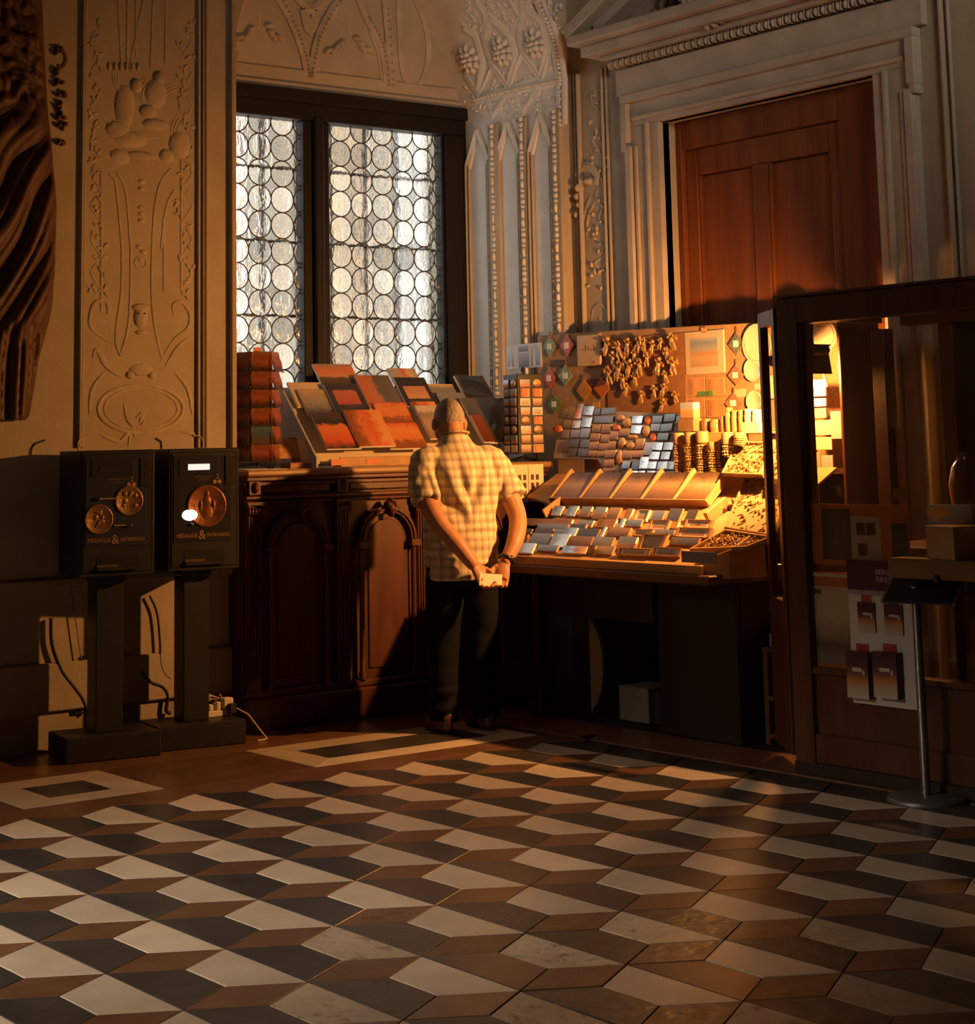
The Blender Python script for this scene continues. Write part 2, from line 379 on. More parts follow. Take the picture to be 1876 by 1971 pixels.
def lump(mb, hit, nrm, u, v, ru, rv, d=0.02, seg=10, rot=0, rings=6):
    c = hit(u, v); n = nrm(c); s_ = 1/370
    up = Vector((0, 0, 1)); up = (up - n*up.dot(n)).normalized(); ex = up.cross(n)
    M = Matrix.Identity(4)
    for i, ax in enumerate((ex, up, n)):
        for k in range(3): M[k][i] = ax[k]
    M.translation = c; M = M @ Matrix.Rotation(rot, 4, 'Z')
    mb.ball((0, 0, 0), ru*s_, rv*s_, d*RD, seg, rings, M)
def leaf(mb, hit, nrm, u, v, ang, L, wd, d=0.015):
    lump(mb, hit, nrm, u+0.5*L*math.cos(ang), v-0.5*L*math.sin(ang), L*0.55, wd, d, 8, ang, 5)

# ---- left pier: framed panel with carved grotesque
pl = PY(Y0); hL = pl.hit; nL = lambda p: Vector((0, -1, 0))
def vstrip(mb, u0, u1, vtop, vbot, d, d0=0.0, vref=500):   # vertical fillet between two pixel columns on the pier
    x0, x1 = pl.at(u0, vref)[0], pl.at(u1, vref)[0]; z1, z0 = pl.at(u0, vtop)[1], pl.at(u0, vbot)[1]
    mb.box(x0, x1, Y0-d, Y0+0.01, z0, z1)
for nm, u0, u1, d in (('panel_moulding', 152, 157, 0.022), ('panel_moulding', 158, 162, 0.012), ('panel_moulding', 378, 383, 0.018), ('panel_moulding', 386, 389, 0.026), ('panel_moulding', 393, 398, 0.02), ('pier_moulding', 441, 450, 0.03)):
    mb = MB(); vstrip(mb, u0, u1, -260, 862, d); mb.build(nm, PLASTER, wall_left, 0.003)
mb = MB(); vstrip(mb, -900, 452, 1180, 1196, 0.035); mb.build('dado_moulding', PLASTER, wall_left, 0.006)
mb = MB(); vstrip(mb, -900, 452, 1370, 1480, 0.03); mb.build('skirting', PLASTER, wall_left, 0.006)
RD = 0.36
rel = MB()
def RL(path, r=0.009, **k): relief(rel, hL, nL, path, r, **k)
for p in ([(235, 480), (234, 557), (225, 623), (223, 659), (232, 685)], [(252, 480), (251, 570), (246, 633), (232, 685)], [(293, 480), (292, 557), (297, 623), (311, 687)], [(235, 480), (228, 400), (222, 350), (210, 335)], [(252, 480), (246, 400), (240, 360), (226, 332)], [(293, 480), (298, 400), (310, 350), (330, 325)], [(310, 480), (320, 400), (336, 365)], [(195, 330), (195, 600)], [(315, 420), (316, 560)], [(349, 300), (349, 560)],
          [(280, -20), (252, 120), (250, 130)], [(246, -20), (245, 118)], [(226, -20), (234, 118)], [(296, -20), (290, 130)], [(262, -20), (262, 110)], [(320, 0), (318, 120)]): RL(p, 0.007)
for p in ([(215, 662), (177, 633), (174, 608), (184, 582), (205, 582), (207, 605), (194, 608)], [(210, 710), (197, 685), (184, 674), (179, 690)], [(307, 700), (335, 654), (361, 633), (366, 605), (350, 582), (333, 587), (335, 610)], [(318, 706), (340, 672), (362, 650)],
          [(238, 728), (205, 705), (185, 670)], [(172, 800), (178, 750), (205, 712)], [(370, 800), (362, 750), (335, 715)], [(190, 835), (230, 850), (250, 830), (247, 862)], [(345, 830), (372, 836), (395, 862)],
          [(238, 775), (245, 805), (256, 820), (259, 843)], [(262, 805), (275, 795), (268, 815)], [(258, 820), (270, 822), (278, 810)]): RL(p, 0.011, taper=True)
for sc in (1.0, 0.86): RL([(271+82*sc*math.cos(t*0.2618), 787+46*sc*math.sin(t*0.2618)) for t in range(25)], 0.010 if sc == 1 else 0.006, sm=False)
for u, v, a, b, d in ((271, 610, 15, 24, 0.045), (266, 604, 4, 3, 0.06), (277, 604, 4, 3, 0.06), (271, 592, 20, 8, 0.04), (271, 640, 12, 5, 0.03), (271, 712, 26, 12, 0.03), (250, 722, 9, 8, 0.03), (292, 722, 9, 8, 0.03),
                      (240, 205, 22, 44, 0.05), (262, 165, 13, 15, 0.05), (226, 250, 26, 18, 0.045), (300, 180, 24, 30, 0.05), (306, 150, 13, 14, 0.055), (345, 280, 24, 28, 0.05), (285, 215, 20, 14, 0.05), (252, 268, 36, 17, 0.04), (230, 302, 22, 16, 0.035), (300, 240, 30, 12, 0.045), (320, 300, 16, 14, 0.035), (272, 300, 34, 9, 0.035)): lump(rel, hL, nL, u, v, a, b, d)
for k in range(6): lump(rel, hL, nL, 210+k*11, 128, 4, 9, 0.03, 8)
for u, v in ((272, 350), (272, 364), (272, 400), (272, 412), (272, 425), (268, 475), (276, 485), (271, 500)): lump(rel, hL, nL, u, v, 8, 5, 0.02, 8)
RL([(271+11*math.cos(t*0.5236), 506+12*math.sin(t*0.5236)) for t in range(13)], 0.006, sm=False)
for u, v, a0, L in ((232, 180, 1.9, 50), (262, 190, 1.2, 46), (226, 240, 2.6, 44), (300, 185, 0.6, 42), (285, 225, -0.4, 44), (245, 270, 0.2, 66), (330, 262, 1.3, 44), (338, 290, -0.9, 36), (220, 300, 2.9, 34), (265, 240, 2.2, 40)):   # wings, drapery and limbs of the carved figures
    for q in range(3): RL([(u+q*5, v+q*4), (u+q*5+0.5*L*math.cos(a0+0.2), v+q*4-0.5*L*math.sin(a0+0.2)), (u+q*5+L*math.cos(a0), v+q*4-L*math.sin(a0))], 0.006, taper=True)
for s_ in (-1, 1):    # long tendrils down both margins
    for k in range(8):
        u = 272+s_*88; v = 60+k*64; RL([(u, v), (u+s_*9, v+16), (u, v+34), (u-s_*9, v+48), (u-s_*2, v+56), (u+s_*4, v+48)], 0.005)
for k in range(48):   # sprigs down both margins
    s_ = k % 2; u = (186 if s_ == 0 else 358) + random.uniform(-14, 14); v = 40 + (k//2)*23 + random.uniform(-8, 8)
    for q in range(3): leaf(rel, hL, nL, u, v, random.uniform(0, 6.28), random.uniform(9, 18), random.uniform(2.5, 4.5), 0.018)
rel.build('carved_relief', STUCCO, wall_left, smooth=True); RD = 1.0
rel = MB()
for u, v in ((112, 100), (113, 140), (112, 160), (117, 185), (116, 205), (116, 225), (118, 240), (116, 270)):
    for q in range(4): leaf(rel, hL, nL, u, v, random.uniform(0, 6.28), 12, 4, 0.03)
relief(rel, hL, nL, [(116, 98), (124, 104), (126, 118), (118, 130), (112, 126)], 0.010)
rel.build('carved_festoon', mat('festoon_brown', (0.16, 0.08, 0.04), (0.10, 0.05, 0.02), rough=0.7), wall_left, smooth=True)

# ---- the bay: right jamb and arch soffit with panels, beaded ribs, rosettes
def hA(u, v):
    r = ray(u, v); t = (XR - CAM.x)/r.x; p = CAM + r*t
    if p.z <= ZS: return p
    dx, dz = CAM.x-XC, CAM.z-ZS; A = r.x*r.x+r.z*r.z; B = 2*(dx*r.x+dz*r.z); C = dx*dx+dz*dz-RA*RA
    return CAM + r*((-B+math.sqrt(max(B*B-4*A*C, 0)))/(2*A))
def nA(p):
    if p.z <= ZS: return Vector((-1, 0, 0))
    return Vector((XC-p.x, 0, ZS-p.z)).normalized()
pj = PX(XR); jy = lambda u: -pj.at(u, 420)[0]
zj = lambda u, v: pj.at(u, v)[1]
def jbar(y0, y1, z0, z1, d, nm, bev=0.004, m=None): MB().box(XR-d, XR+0.01, min(y0, y1), max(y0, y1), z0, z1).build(nm, m or PLASTER, wall_left, bev)
ZJ0 = 1.31
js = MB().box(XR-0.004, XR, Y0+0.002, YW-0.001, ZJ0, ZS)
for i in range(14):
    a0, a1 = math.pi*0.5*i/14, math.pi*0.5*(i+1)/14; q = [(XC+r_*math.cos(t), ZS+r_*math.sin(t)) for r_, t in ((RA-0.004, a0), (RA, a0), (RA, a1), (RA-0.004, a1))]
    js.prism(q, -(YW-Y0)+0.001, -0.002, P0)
js.build('jamb_lining', PALEDAYLIT, wall_left)  # thin skin over the jamb that carries the daylit tone
panels = ((908, 940, 958), (965, 1000, 1012), (1030, 1062, 1078))
for pi, (u0, u1, ur) in enumerate(panels):
    ya, yb = jy(u0), jy(u1); yr0, yr1 = jy(u1+7), jy(ur+9); ym = (ya+yb)/2; zt = 3.16; zp = 3.36
    for off, d in ((0.0, 0.020), (0.022, 0.030)):
        for sgn, y in ((1, ya), (-1, yb)):
            jbar(y+sgn*off, y+sgn*(off+0.012), ZJ0, zt+off, d, 'panel_moulding')
            rr = MB(); rr.tube([(XR-0.004, y+sgn*(off+0.006), zt+off), (XR-0.004, ym, zp+off*1.4)], d*0.75, 6); rr.build('panel_moulding', PALEDAYLIT, wall_left)
    jbar(yr0, yr1, ZJ0, 3.40, 0.026, 'beaded_rib')
    bd = MB(); yc = (yr0+yr1)/2; z = ZJ0+0.02; q = 0
    while z < 3.38:
        k = q % 6; rz = (0.030, 0.011, 0.016, 0.016, 0.011, 0.024)[k]; ry = (0.010, 0.016, 0.018, 0.018, 0.016, 0.010)[k]
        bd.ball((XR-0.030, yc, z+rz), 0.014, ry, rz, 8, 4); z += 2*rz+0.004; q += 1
    tag(bd.build('bead_string', PALEDAYLIT, wall_left, smooth=True), kind='stuff')
jbar(YW-0.005, YW-0.05, ZJ0, 3.45, 0.03, 'bay_corner_moulding')
rel = MB()
LZ = ([(1009, 15), (1043, 44), (1053, 92), (1040, 144), (1007, 99), (999, 55), (1009, 15)], [(943, 34), (980, 69), (992, 109), (978, 162), (946, 119), (933, 74), (943, 34)], [(893, 55), (915, 70), (929, 119), (920, 175), (897, 140)])
for lz in LZ:
    for sc, r in ((1.0, 0.026), (0.80, 0.014), (1.18, 0.020)):
        cu = sum(p[0] for p in lz)/len(lz); cv = sum(p[1] for p in lz)/len(lz)
        relief(rel, hA, nA, [(cu+(p[0]-cu)*sc, cv+(p[1]-cv)*sc) for p in lz], r, sm=False)
for p in ([(920, 189), (978, 171), (1035, 160), (1082, 150)], [(916, 198), (978, 180), (1035, 168), (1082, 158)], [(1004, 106), (1037, 149), (980, 165), (1004, 106)], [(946, 130), (975, 168), (922, 186), (946, 130)], [(1086, 240), (1086, 150), (1078, 90), (1062, 40), (1040, -10)], [(1076, 240), (1074, 150), (1066, 95), (1050, 45), (1026, -10)], [(985, 62), (1000, 30), (975, -10)], [(930, 68), (935, 30), (910, -10)], [(1004, 20), (1025, -10)], [(988, 175), (1004, 205), (1010, 225)], [(1005, 215), (1022, 190), (1037, 165)], [(948, 225), (960, 205), (976, 178)], [(936, 190), (945, 210), (950, 225)]): relief(rel, hA, nA, p, 0.022, sm=False)
for p in smooth_path([(1081, 240), (1080, 150), (1072, 92), (1056, 42), (1033, -10)], 7): lump(rel, hA, nA, p[0], p[1], 5, 5, 0.03, 8, 0, 4)
for p in smooth_path([(916, 193), (978, 176), (1035, 164), (1082, 154)], 10): lump(rel, hA, nA, p[0], p[1], 4, 4, 0.032, 6, 0, 4)
for k in range(260):
    u = random.uniform(900, 1080); v = random.choice((random.uniform(150, 225), random.uniform(-5, 60), random.uniform(40, 200)))
    if any(abs(u-a_) < 20 and abs(v-b_) < 40 for a_, b_ in ((1031, 80), (968, 96), (906, 112))): continue
    leaf(rel, hA, nA, u, v, random.uniform(0, 6.28), random.uniform(10, 20), random.uniform(3, 5), 0.014)
rel.build('arch_tracery', PALEDAYLIT, wall_left, smooth=True)
for cu, cv in ((1031, 82), (968, 98), (904, 114)):
    rs = MB(); c = hA(cu, cv); n_ = nA(c); ey_ = Vector((0, 0, 1)); ey_ = (ey_-n_*ey_.dot(n_)).normalized(); ex_ = ey_.cross(n_); Mr = Matrix.Identity(4)
    for i_, ax in enumerate((ex_, ey_, n_)):
        for k_ in range(3): Mr[k_][i_] = ax[k_]
    Mr.translation = c
    for rr_, n2, a_, b_, d_ in ((0.072, 9, 0.034, 0.022, 0.035), (0.036, 6, 0.026, 0.018, 0.055), (0.0, 1, 0.018, 0.018, 0.07)):
        for k_ in range(n2):
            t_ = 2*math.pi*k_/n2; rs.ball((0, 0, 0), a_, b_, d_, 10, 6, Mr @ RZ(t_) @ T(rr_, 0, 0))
    rs.build('rosette', PALEDAYLIT, wall_left, smooth=True)

# ---- lunette over the window: pointed tracery with leaf sprays
hW = PY(YW).hit; nW = lambda p: Vector((0, -1, 0))
rel = MB()
band = lambda p, r=0.03: relief(rel, hW, nW, p, r*1.35, flat=0.85)
for p in ([(447, 40), (460, 10), (480, -25), (500, -50)], [(592, 148), (585, 110), (572, 70), (552, 25), (525, -20), (505, -50)], [(596, 148), (604, 105), (615, 65), (638, 22), (668, -15), (690, -40)], [(744, 165), (738, 110), (725, 70), (705, 35), (690, -5), (680, -40)], [(752, 165), (748, 90), (742, 20), (738, -40)], [(750, 165), (757, 110)], [(566, -10), (600, 18), (632, -10)], [(583, 20), (594, 60), (606, 22), (583, 20)]): band(p, 0.026)
for p in ([(592, 148), (585, 110), (572, 70), (552, 25), (525, -20)], [(596, 148), (604, 105), (615, 65), (638, 22), (668, -15)], [(744, 165), (738, 110), (725, 70), (705, 35)], [(752, 165), (748, 90), (742, 20)]):
    for q in smooth_path(p, 5): lump(rel, hW, nW, q[0], q[1], 4.5, 5, 0.048, 6, 0, 4)
for p in ([(460, 100), (452, 140)], [(560, 140), (575, 148)], [(612, 150), (608, 100), (620, 66)], [(736, 160), (728, 100), (712, 60)], [(452, 132), (520, 138), (578, 146)], [(612, 151), (680, 158), (736, 165)]): relief(rel, hW, nW, p, 0.016, sm=False)
relief(rel, hW, nW, [(766, -30), (768, 60), (775, 140), (795, 166), (815, 150), (824, 95), (815, 40), (790, -20)], 0.024)
for cu, cv, s_ in ((498, 48, 1), (668, 72, 1)):
    relief(rel, hW, nW, [(cu, cv-22), (cu+1, cv), (cu-4, cv+6)], 0.008)
    for sgn in (-1, 1):
        for k in range(4):
            leaf(rel, hW, nW, cu+sgn*(6+k*7), cv+2+k*6, math.radians(-30 if sgn > 0 else 210)+random.uniform(-0.5, 0.5), 26, 7, 0.04)
rel.build('lunette_tracery', STUCCO, wall_back, smooth=True)
MB().box(XL, XR, YW-0.05, YW+0.01, 3.545, 3.60).build('window_head_moulding', PLASTER, wall_back, 0.008)
MB().box(XL, XR, YW-0.02, YW+0.01, 3.60, 3.69).build('window_head_moulding', PLASTER, wall_back, 0.006)

# ================================================================== WINDOW
win = thing('window_1', 'tall leaded window of round bullseye panes in a dark wooden frame', None, (XC, YW, 1.6)); win['kind'] = 'structure'
Mw = T(-XC, -YW, -1.6)
def wbox(nm, x0, x1, y0, y1, z0, z1, m=FRAMEWOOD, bev=0.006):
    MB().box(x0, x1, y0, y1, z0, z1).build(nm, m, win, bev, M=Mw)
pw = PY(YW); gx0, gx1 = pw.at(627, 500)[0], pw.at(845, 560)[0]; mx0, mx1 = pw.at(577, 500)[0], gx0
gl0 = XL + (XR-gx1); ztop = 3.372; zbot = 1.66
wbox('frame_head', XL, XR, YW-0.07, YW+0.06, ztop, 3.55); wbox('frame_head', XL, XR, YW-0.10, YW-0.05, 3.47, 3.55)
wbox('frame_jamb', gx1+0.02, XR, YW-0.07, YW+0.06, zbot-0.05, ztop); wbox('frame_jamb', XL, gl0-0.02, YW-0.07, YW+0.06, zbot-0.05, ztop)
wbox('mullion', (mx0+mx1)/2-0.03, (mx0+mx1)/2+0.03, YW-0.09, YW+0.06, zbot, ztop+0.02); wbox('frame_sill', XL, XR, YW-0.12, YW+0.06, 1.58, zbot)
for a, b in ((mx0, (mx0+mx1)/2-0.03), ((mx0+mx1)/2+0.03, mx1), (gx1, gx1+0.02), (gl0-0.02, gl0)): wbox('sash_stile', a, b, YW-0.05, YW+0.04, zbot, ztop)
def glassmat(name, tint, mixf, rnd):
    m, n, l, b = base(name); n.remove(b); out = n['Material Output']
    tc = n.new('ShaderNodeTexCoord'); oi = n.new('ShaderNodeObjectInfo')
    ad = n.new('ShaderNodeVectorMath'); ad.operation = 'MULTIPLY_ADD'; ad.inputs[1].default_value = (19, 7, 13); l.new(oi.outputs['Random'], ad.inputs[0])
    mp = n.new('ShaderNodeMapping'); mp.inputs['Scale'].default_value = (1, 1, 0.35); mp.inputs['Rotation'].default_value = (0, 0.35, 0); l.new(tc.outputs['Object'], mp.inputs[0]); l.new(mp.outputs[0], ad.inputs[2])
    nz = n.new('ShaderNodeTexNoise'); nz.inputs['Scale'].default_value = 26; nz.inputs['Detail'].default_value = 3; l.new(ad.outputs[0], nz.inputs['Vector'])
    bp = n.new('ShaderNodeBump'); bp.inputs['Strength'].default_value = 0.9; bp.inputs['Distance'].default_value = 0.018; l.new(nz.outputs[0], bp.inputs['Height'])
    hs = n.new('ShaderNodeHueSaturation'); hs.inputs['Color'].default_value = (*tint, 1); mr = n.new('ShaderNodeMapRange'); mr.inputs[3].default_value = 1-rnd; mr.inputs[4].default_value = 1.0; l.new(oi.outputs['Random'], mr.inputs[0]); l.new(mr.outputs[0], hs.inputs['Value'])
    g = n.new('ShaderNodeBsdfRefraction'); g.inputs['IOR'].default_value = 1.18; g.inputs['Roughness'].default_value = 0.04; l.new(hs.outputs[0], g.inputs['Color']); l.new(bp.outputs[0], g.inputs['Normal'])
    t = n.new('ShaderNodeBsdfTransparent'); l.new(hs.outputs[0], t.inputs['Color'])
    mx = n.new('ShaderNodeMixShader'); mx.inputs[0].default_value = mixf; l.new(t.outputs[0], mx.inputs[1]); l.new(g.outputs[0], mx.inputs[2])
    gl = n.new('ShaderNodeBsdfGlossy'); gl.inputs['Roughness'].default_value = 0.1; l.new(bp.outputs[0], gl.inputs['Normal'])
    m2 = n.new('ShaderNodeMixShader'); m2.inputs[0].default_value = 0.06; l.new(mx.outputs[0], m2.inputs[1]); l.new(gl.outputs[0], m2.inputs[2])
    l.new(m2.outputs[0], out.inputs['Surface']); return m
GLASSP = glassmat('bullseye_glass', (0.95, 0.92, 0.85), 0.90, 0.55)
GLASSF = glassmat('infill_glass', (0.66, 0.65, 0.60), 0.9, 0.35)
LEAD = mat('lead_came', (0.06, 0.05, 0.035), (0.04, 0.03, 0.02), rough=0.5, metal=0.4, spec=0.4)
PT = 0.1566; RP = PT/2
def pane_mesh():
    mb = MB(); n = 24; rings = ((1.0, 0), (0.75, 0.0035), (0.4, 0.0065), (0.0, 0.008))
    v = []; f = []
    for q, h in rings[:-1]:
        v += [(RP*0.955*q*math.cos(2*math.pi*k/n), -h, RP*0.955*q*math.sin(2*math.pi*k/n)) for k in range(n)]
    v.append((0, -0.008, 0))
    for r_ in range(2):
        for k in range(n): f.append((r_*n+k, r_*n+(k+1) % n, (r_+1)*n+(k+1) % n, (r_+1)*n+k))
    for k in range(n): f.append((2*n+k, 2*n+(k+1) % n, 3*n))
    return mb.add(v, f).mesh('pane', smooth=True)
PM = pane_mesh()
CM = MB().tube([(RP*math.cos(2*math.pi*k/28), 0, RP*math.sin(2*math.pi*k/28)) for k in range(28)], 0.0042, 6, closed=True).mesh('came', smooth=True)
dq = [(0.0, -0.001, 0.0)]
for qx, qz, s0 in ((1, 1, 180), (-1, 1, 270), (-1, -1, 0), (1, -1, 90)):   # the star left between four roundels
    for k in range(7):
        t_ = math.radians(s0 + 90*(1-k/6)); dq.append((qx*RP + RP*0.985*math.cos(t_), 0.0, qz*RP + RP*0.985*math.sin(t_)))
DM = MB().add(dq, [(0, 1+k, 1+(k+1) % 28) for k in range(28)]).mesh('infill_pane', smooth=True)
zrow = pw.at(700, 300)[1]
def half_clip(me, x0, x1, z1):      # a cut roundel at the sash edge
    m2 = me.copy(); bm = bmesh.new(); bm.from_mesh(m2)
    for co, no in (((x0, 0, 0), (-1, 0, 0)), ((x1, 0, 0), (1, 0, 0)), ((0, 0, z1), (0, 0, 1))):
        bmesh.ops.bisect_plane(bm, geom=bm.verts[:]+bm.edges[:]+bm.faces[:], plane_co=co, plane_no=no, clear_outer=True)
    bm.to_mesh(m2); bm.free(); return m2
sashes = ((gx0, gx1, pw.at(656, 480)[0] % PT), (gl0, mx0, pw.at(500, 480)[0] % PT))
CACHE = {}
for x0, x1, ph in sashes:
    c = x0 - ((x0-ph) % PT) 
    while c < x1+RP:
        for r_ in range(-12, 3):
            zc = zrow + r_*PT
            if zc-RP > ztop or zc+RP < zbot: continue
            l0, l1, t1 = max(x0-c, -RP), min(x1-c, RP), min(ztop-zc, RP)
            if l1-l0 < 0.01 or t1 < -RP+0.012 or l0 > RP-0.01 or l1 < -RP+0.01: continue
            if l0 <= -RP+1e-6 and l1 >= RP-1e-6 and t1 >= RP-1e-6: pm, cm = PM, CM
            else:
                key = (round(l0, 4), round(l1, 4), round(t1, 4))
                if key not in CACHE: CACHE[key] = (half_clip(PM, l0, l1, t1), half_clip(CM, l0, l1, t1))
                pm, cm = CACHE[key]
            p = link('pane', pm, GLASSP, win, Mw @ T(c, YW, zc)); link('came', cm, LEAD, p)
        c += PT
    c = x0 - ((x0-ph) % PT) - PT/2
    while c < x1+RP:
        for r_ in range(-13, 3):
            zc = zrow + (r_+0.5)*PT; l0, l1, t1 = max(x0-c, -RP), min(x1-c, RP), min(ztop-zc, RP)
            if zc-RP > ztop-0.01 or zc+RP < zbot or l1-l0 < 0.01: continue
            key = ('d', round(l0, 4), round(l1, 4), round(t1, 4))
            if key not in CACHE: CACHE[key] = DM if (l0 <= -RP+1e-6 and l1 >= RP-1e-6 and t1 >= RP-1e-6) else half_clip(DM, l0, l1, t1)
            link('infill_pane', CACHE[key], GLASSF, win, Mw @ T(c, YW, zc))
        c += PT
# iron grille and the pale wall across the court behind the glass
gr = thing('window_grille', 'black iron bar grille seen blurred through the leaded window', 'grille', (XC, YW+0.22, 1.6))
IRON = mat('iron', (0.34, 0.31, 0.26), (0.26, 0.23, 0.19), rough=0.7)
for k in range(9):
    x = XL+0.12+k*0.25; MB().box(-0.010, 0.010, -0.010, 0.010, -0.2, 2.2).build('bar', IRON, gr, M=T(x-XC, 0, 0))
for k in range(5): MB().box(-1.15, 1.15, -0.006, 0.006, -0.008, 0.008).build('cross_bar', IRON, gr, M=T(0, 0.0, 0.15+k*0.45))
ct = MB()
court = thing('courtyard_arcade', 'pale courtyard arcade of piers glimpsed through the window glass', 'arcade', (4.5, 7.5, 0))
PCt = PY(7.5)
for u, wd, c1, c2, nm in ((655, 0.24, (0.62, 0.46, 0.30), (0.48, 0.34, 0.22), 'tan'), (737, 0.22, (0.36, 0.37, 0.34), (0.30, 0.31, 0.28), 'grey'), (590, 0.14, (0.42, 0.42, 0.38), (0.34, 0.34, 0.3), 'moss'), (770, 0.12, (0.55, 0.5, 0.42), (0.45, 0.4, 0.33), 'pale'), (540, 0.12, (0.55, 0.46, 0.34), (0.42, 0.36, 0.26), 'tan'), (505, 0.24, (0.40, 0.40, 0.36), (0.33, 0.33, 0.30), 'moss'), (815, 0.10, (0.5, 0.47, 0.38), (0.4, 0.38, 0.3), 'pale'), (455, 0.10, (0.55, 0.45, 0.33), (0.4, 0.35, 0.26), 'tan')):
    x = PCt.at(u, 480)[0]-4.5-0.44; wd *= 1.35; MB().box(x-wd/2, x+wd/2, 0, wd, -1.0, 6.0).build('pier', mat('court_'+nm, c1, c2, scale=3, rough=0.9, stretch=(1, 1, 0.4)), court, 0.01)
MB().box(-4.0, 4.0, -0.1, 0.6, 4.55, 6.2).build('lintel', mat('court_lintel', (0.40, 0.30, 0.20), (0.3, 0.22, 0.15), scale=3, rough=0.9), court, 0.02); MB().box(-4.0, 4.0, -0.1, 0.6, -1.2, -1.0).build('plinth', MATS['court_lintel'], court, 0.02)

# ================================================================== DOOR WALL
PXD = PX(XD); MD = PXD.mat(0, 0)
aL, zT = PXD.at(1275, 235); aR, zT2 = PXD.at(1686, 143); zT = (zT+zT2)/2
wr = MB().box(XD, XD+0.4, -14.5, -aR, -0.1, CEIL).box(XD, XD+0.4, -aL, Y0+0.3, -0.1, CEIL).box(XD, XD+0.4, -aR, -aL, zT, CEIL).box(XD+0.35, XD+0.4, -aR, -aL, -0.1, zT)
wall_right = struct('wall_right', wr, PLASTER, 'beige plaster wall with a stone door surround, cornice and pediment')
def dbox(nm, a0, a1, z0, z1, d0, d1, m=STONE, parent=None, bev=0.004): return MB().box(a0, a1, z0, z1, d0, d1, MD).build(nm, m, parent or wall_right, bev)
aO = PXD.at(1222, 450)[0]; aE = PXD.at(1211, 240)[0]; WF = aL-aO; we = aL-aE
zA = PXD.at(1213, 185)[1]; zEar = PXD.at(1215, 285)[1]
dbox('architrave_jamb', aO, aL, 0, zT, -0.05, 0.035); dbox('architrave_jamb', aR, aR+WF, 0, zT, -0.05, 0.035)
for sg, e, o in ((1, aL, aO), (-1, aR, aR+WF)):
    dbox('jamb_fillet', min(o, o+sg*0.05), max(o, o+sg*0.05), 0, zEar, 0.03, 0.065); dbox('jamb_fillet', min(o+sg*0.06, o+sg*0.085), max(o+sg*0.06, o+sg*0.085), 0, zEar, 0.03, 0.05)
    x0 = o+sg*(WF*0.62); dbox('jamb_fillet', min(x0, x0+sg*0.025), max(x0, x0+sg*0.025), 0, zEar+0.12, 0.03, 0.055)
dbox('architrave_head', aE, aR+we, zT, zA, -0.05, 0.035)
dbox('ear_moulding', aE-0.01, aE+0.045, zEar+0.02, zA-0.05, 0.0, 0.066); dbox('ear_moulding', aR+we-0.045, aR+we+0.01, zEar+0.02, zA-0.05, 0.0, 0.066)
dbox('ear_moulding', aE-0.01, aO+0.01, zEar-0.03, zEar+0.02, 0.0, 0.066); dbox('ear_moulding', aR+WF-0.01, aR+we+0.01, zEar-0.03, zEar+0.02, 0.0, 0.066)
dbox('head_moulding', aE-0.01, aR+we+0.01, zA-0.05, zA, 0.0, 0.066); dbox('head_moulding', aE+0.07, aR+we-0.07, zA-0.16, zA-0.135, 0.0, 0.052)
zF = zA+0.16
dbox('frieze', aE-0.06, aR+we+0.06, zA, zF, 0.0, 0.045); dbox('bed_moulding', aE-0.10, aR+we+0.10, zF+0.055, zF+0.085, 0.0, 0.13)
eg = MB(); nE = 46
for k in range(nE):
    a = aE-0.09 + (aR+we+0.09-aE+0.09)*(k+0.5)/nE
    eg.ball((a, zF+0.028, 0.075), 0.017, 0.026, 0.022, 8, 5, MD); eg.box(a+0.019, a+0.024, zF+0.002, zF+0.05, 0.05, 0.09, MD)
tag(eg.build('egg_and_dart_band', STUCCO, wall_right, smooth=True), kind='stuff')
c0, c1 = aE-0.24, aR+we+0.24
dbox('cornice', c0+0.05, c1-0.05, zF+0.085, zF+0.15, 0.0, 0.20); dbox('cornice', c0, c1, zF+0.15, zF+0.215, 0.0, 0.27, bev=0.012)
zc = zF+0.215; am = (c0+c1)/2; rise = 0.62
def rake(x0, z0, x1, z1, t, d, nm):
    L = math.hypot(x1-x0, z1-z0); an = math.atan2(z1-z0, x1-x0)
    MB().box(0, L, 0, t, 0, d, MD @ T(x0, z0, 0) @ RZ(an)).build(nm, STONE, wall_right, 0.006)
for sg in (1, -1):
    xs = c0 if sg > 0 else c1
    if sg > 0: rake(xs, zc-0.02, am, zc+rise, 0.075, 0.27, 'raking_cornice'); rake(xs+0.16, zc, am, zc+rise-0.10, 0.06, 0.18, 'raking_cornice')
    else: rake(am, zc+rise, xs, zc-0.02, 0.075, 0.27, 'raking_cornice'); rake(am, zc+rise-0.10, xs-0.16, zc, 0.06, 0.18, 'raking_cornice')
md = MB(); mc = PXD.at(1404, -30); R_ = 0.21
for k in range(2): md.tube([MD @ Vector((mc[0]+(R_-k*0.035)*math.cos(2*math.pi*q/28), mc[1]+(R_-k*0.035)*1.1*math.sin(2*math.pi*q/28), 0.16)) for q in range(28)], 0.022-k*0.006, 7, closed=True)
for q in range(26): md.ball((mc[0]+(R_+0.022)*math.cos(2*math.pi*q/26), mc[1]+(R_+0.022)*1.1*math.sin(2*math.pi*q/26), 0.15), 0.02, 0.02, 0.03, 7, 4, MD)
md.build('medallion_frame', STUCCO, wall_right, smooth=True)
MB().lathe([(R_*0.95, 0), (R_*0.95, 0.14), (0.001, 0.17)], 28, MD @ T(mc[0], mc[1], 0), 1, 1.1).build('medallion_disc', mat('dark_medallion', (0.05, 0.04, 0.03), (0.03, 0.02, 0.015), rough=0.4), wall_right, smooth=True)
sc_ = MB()
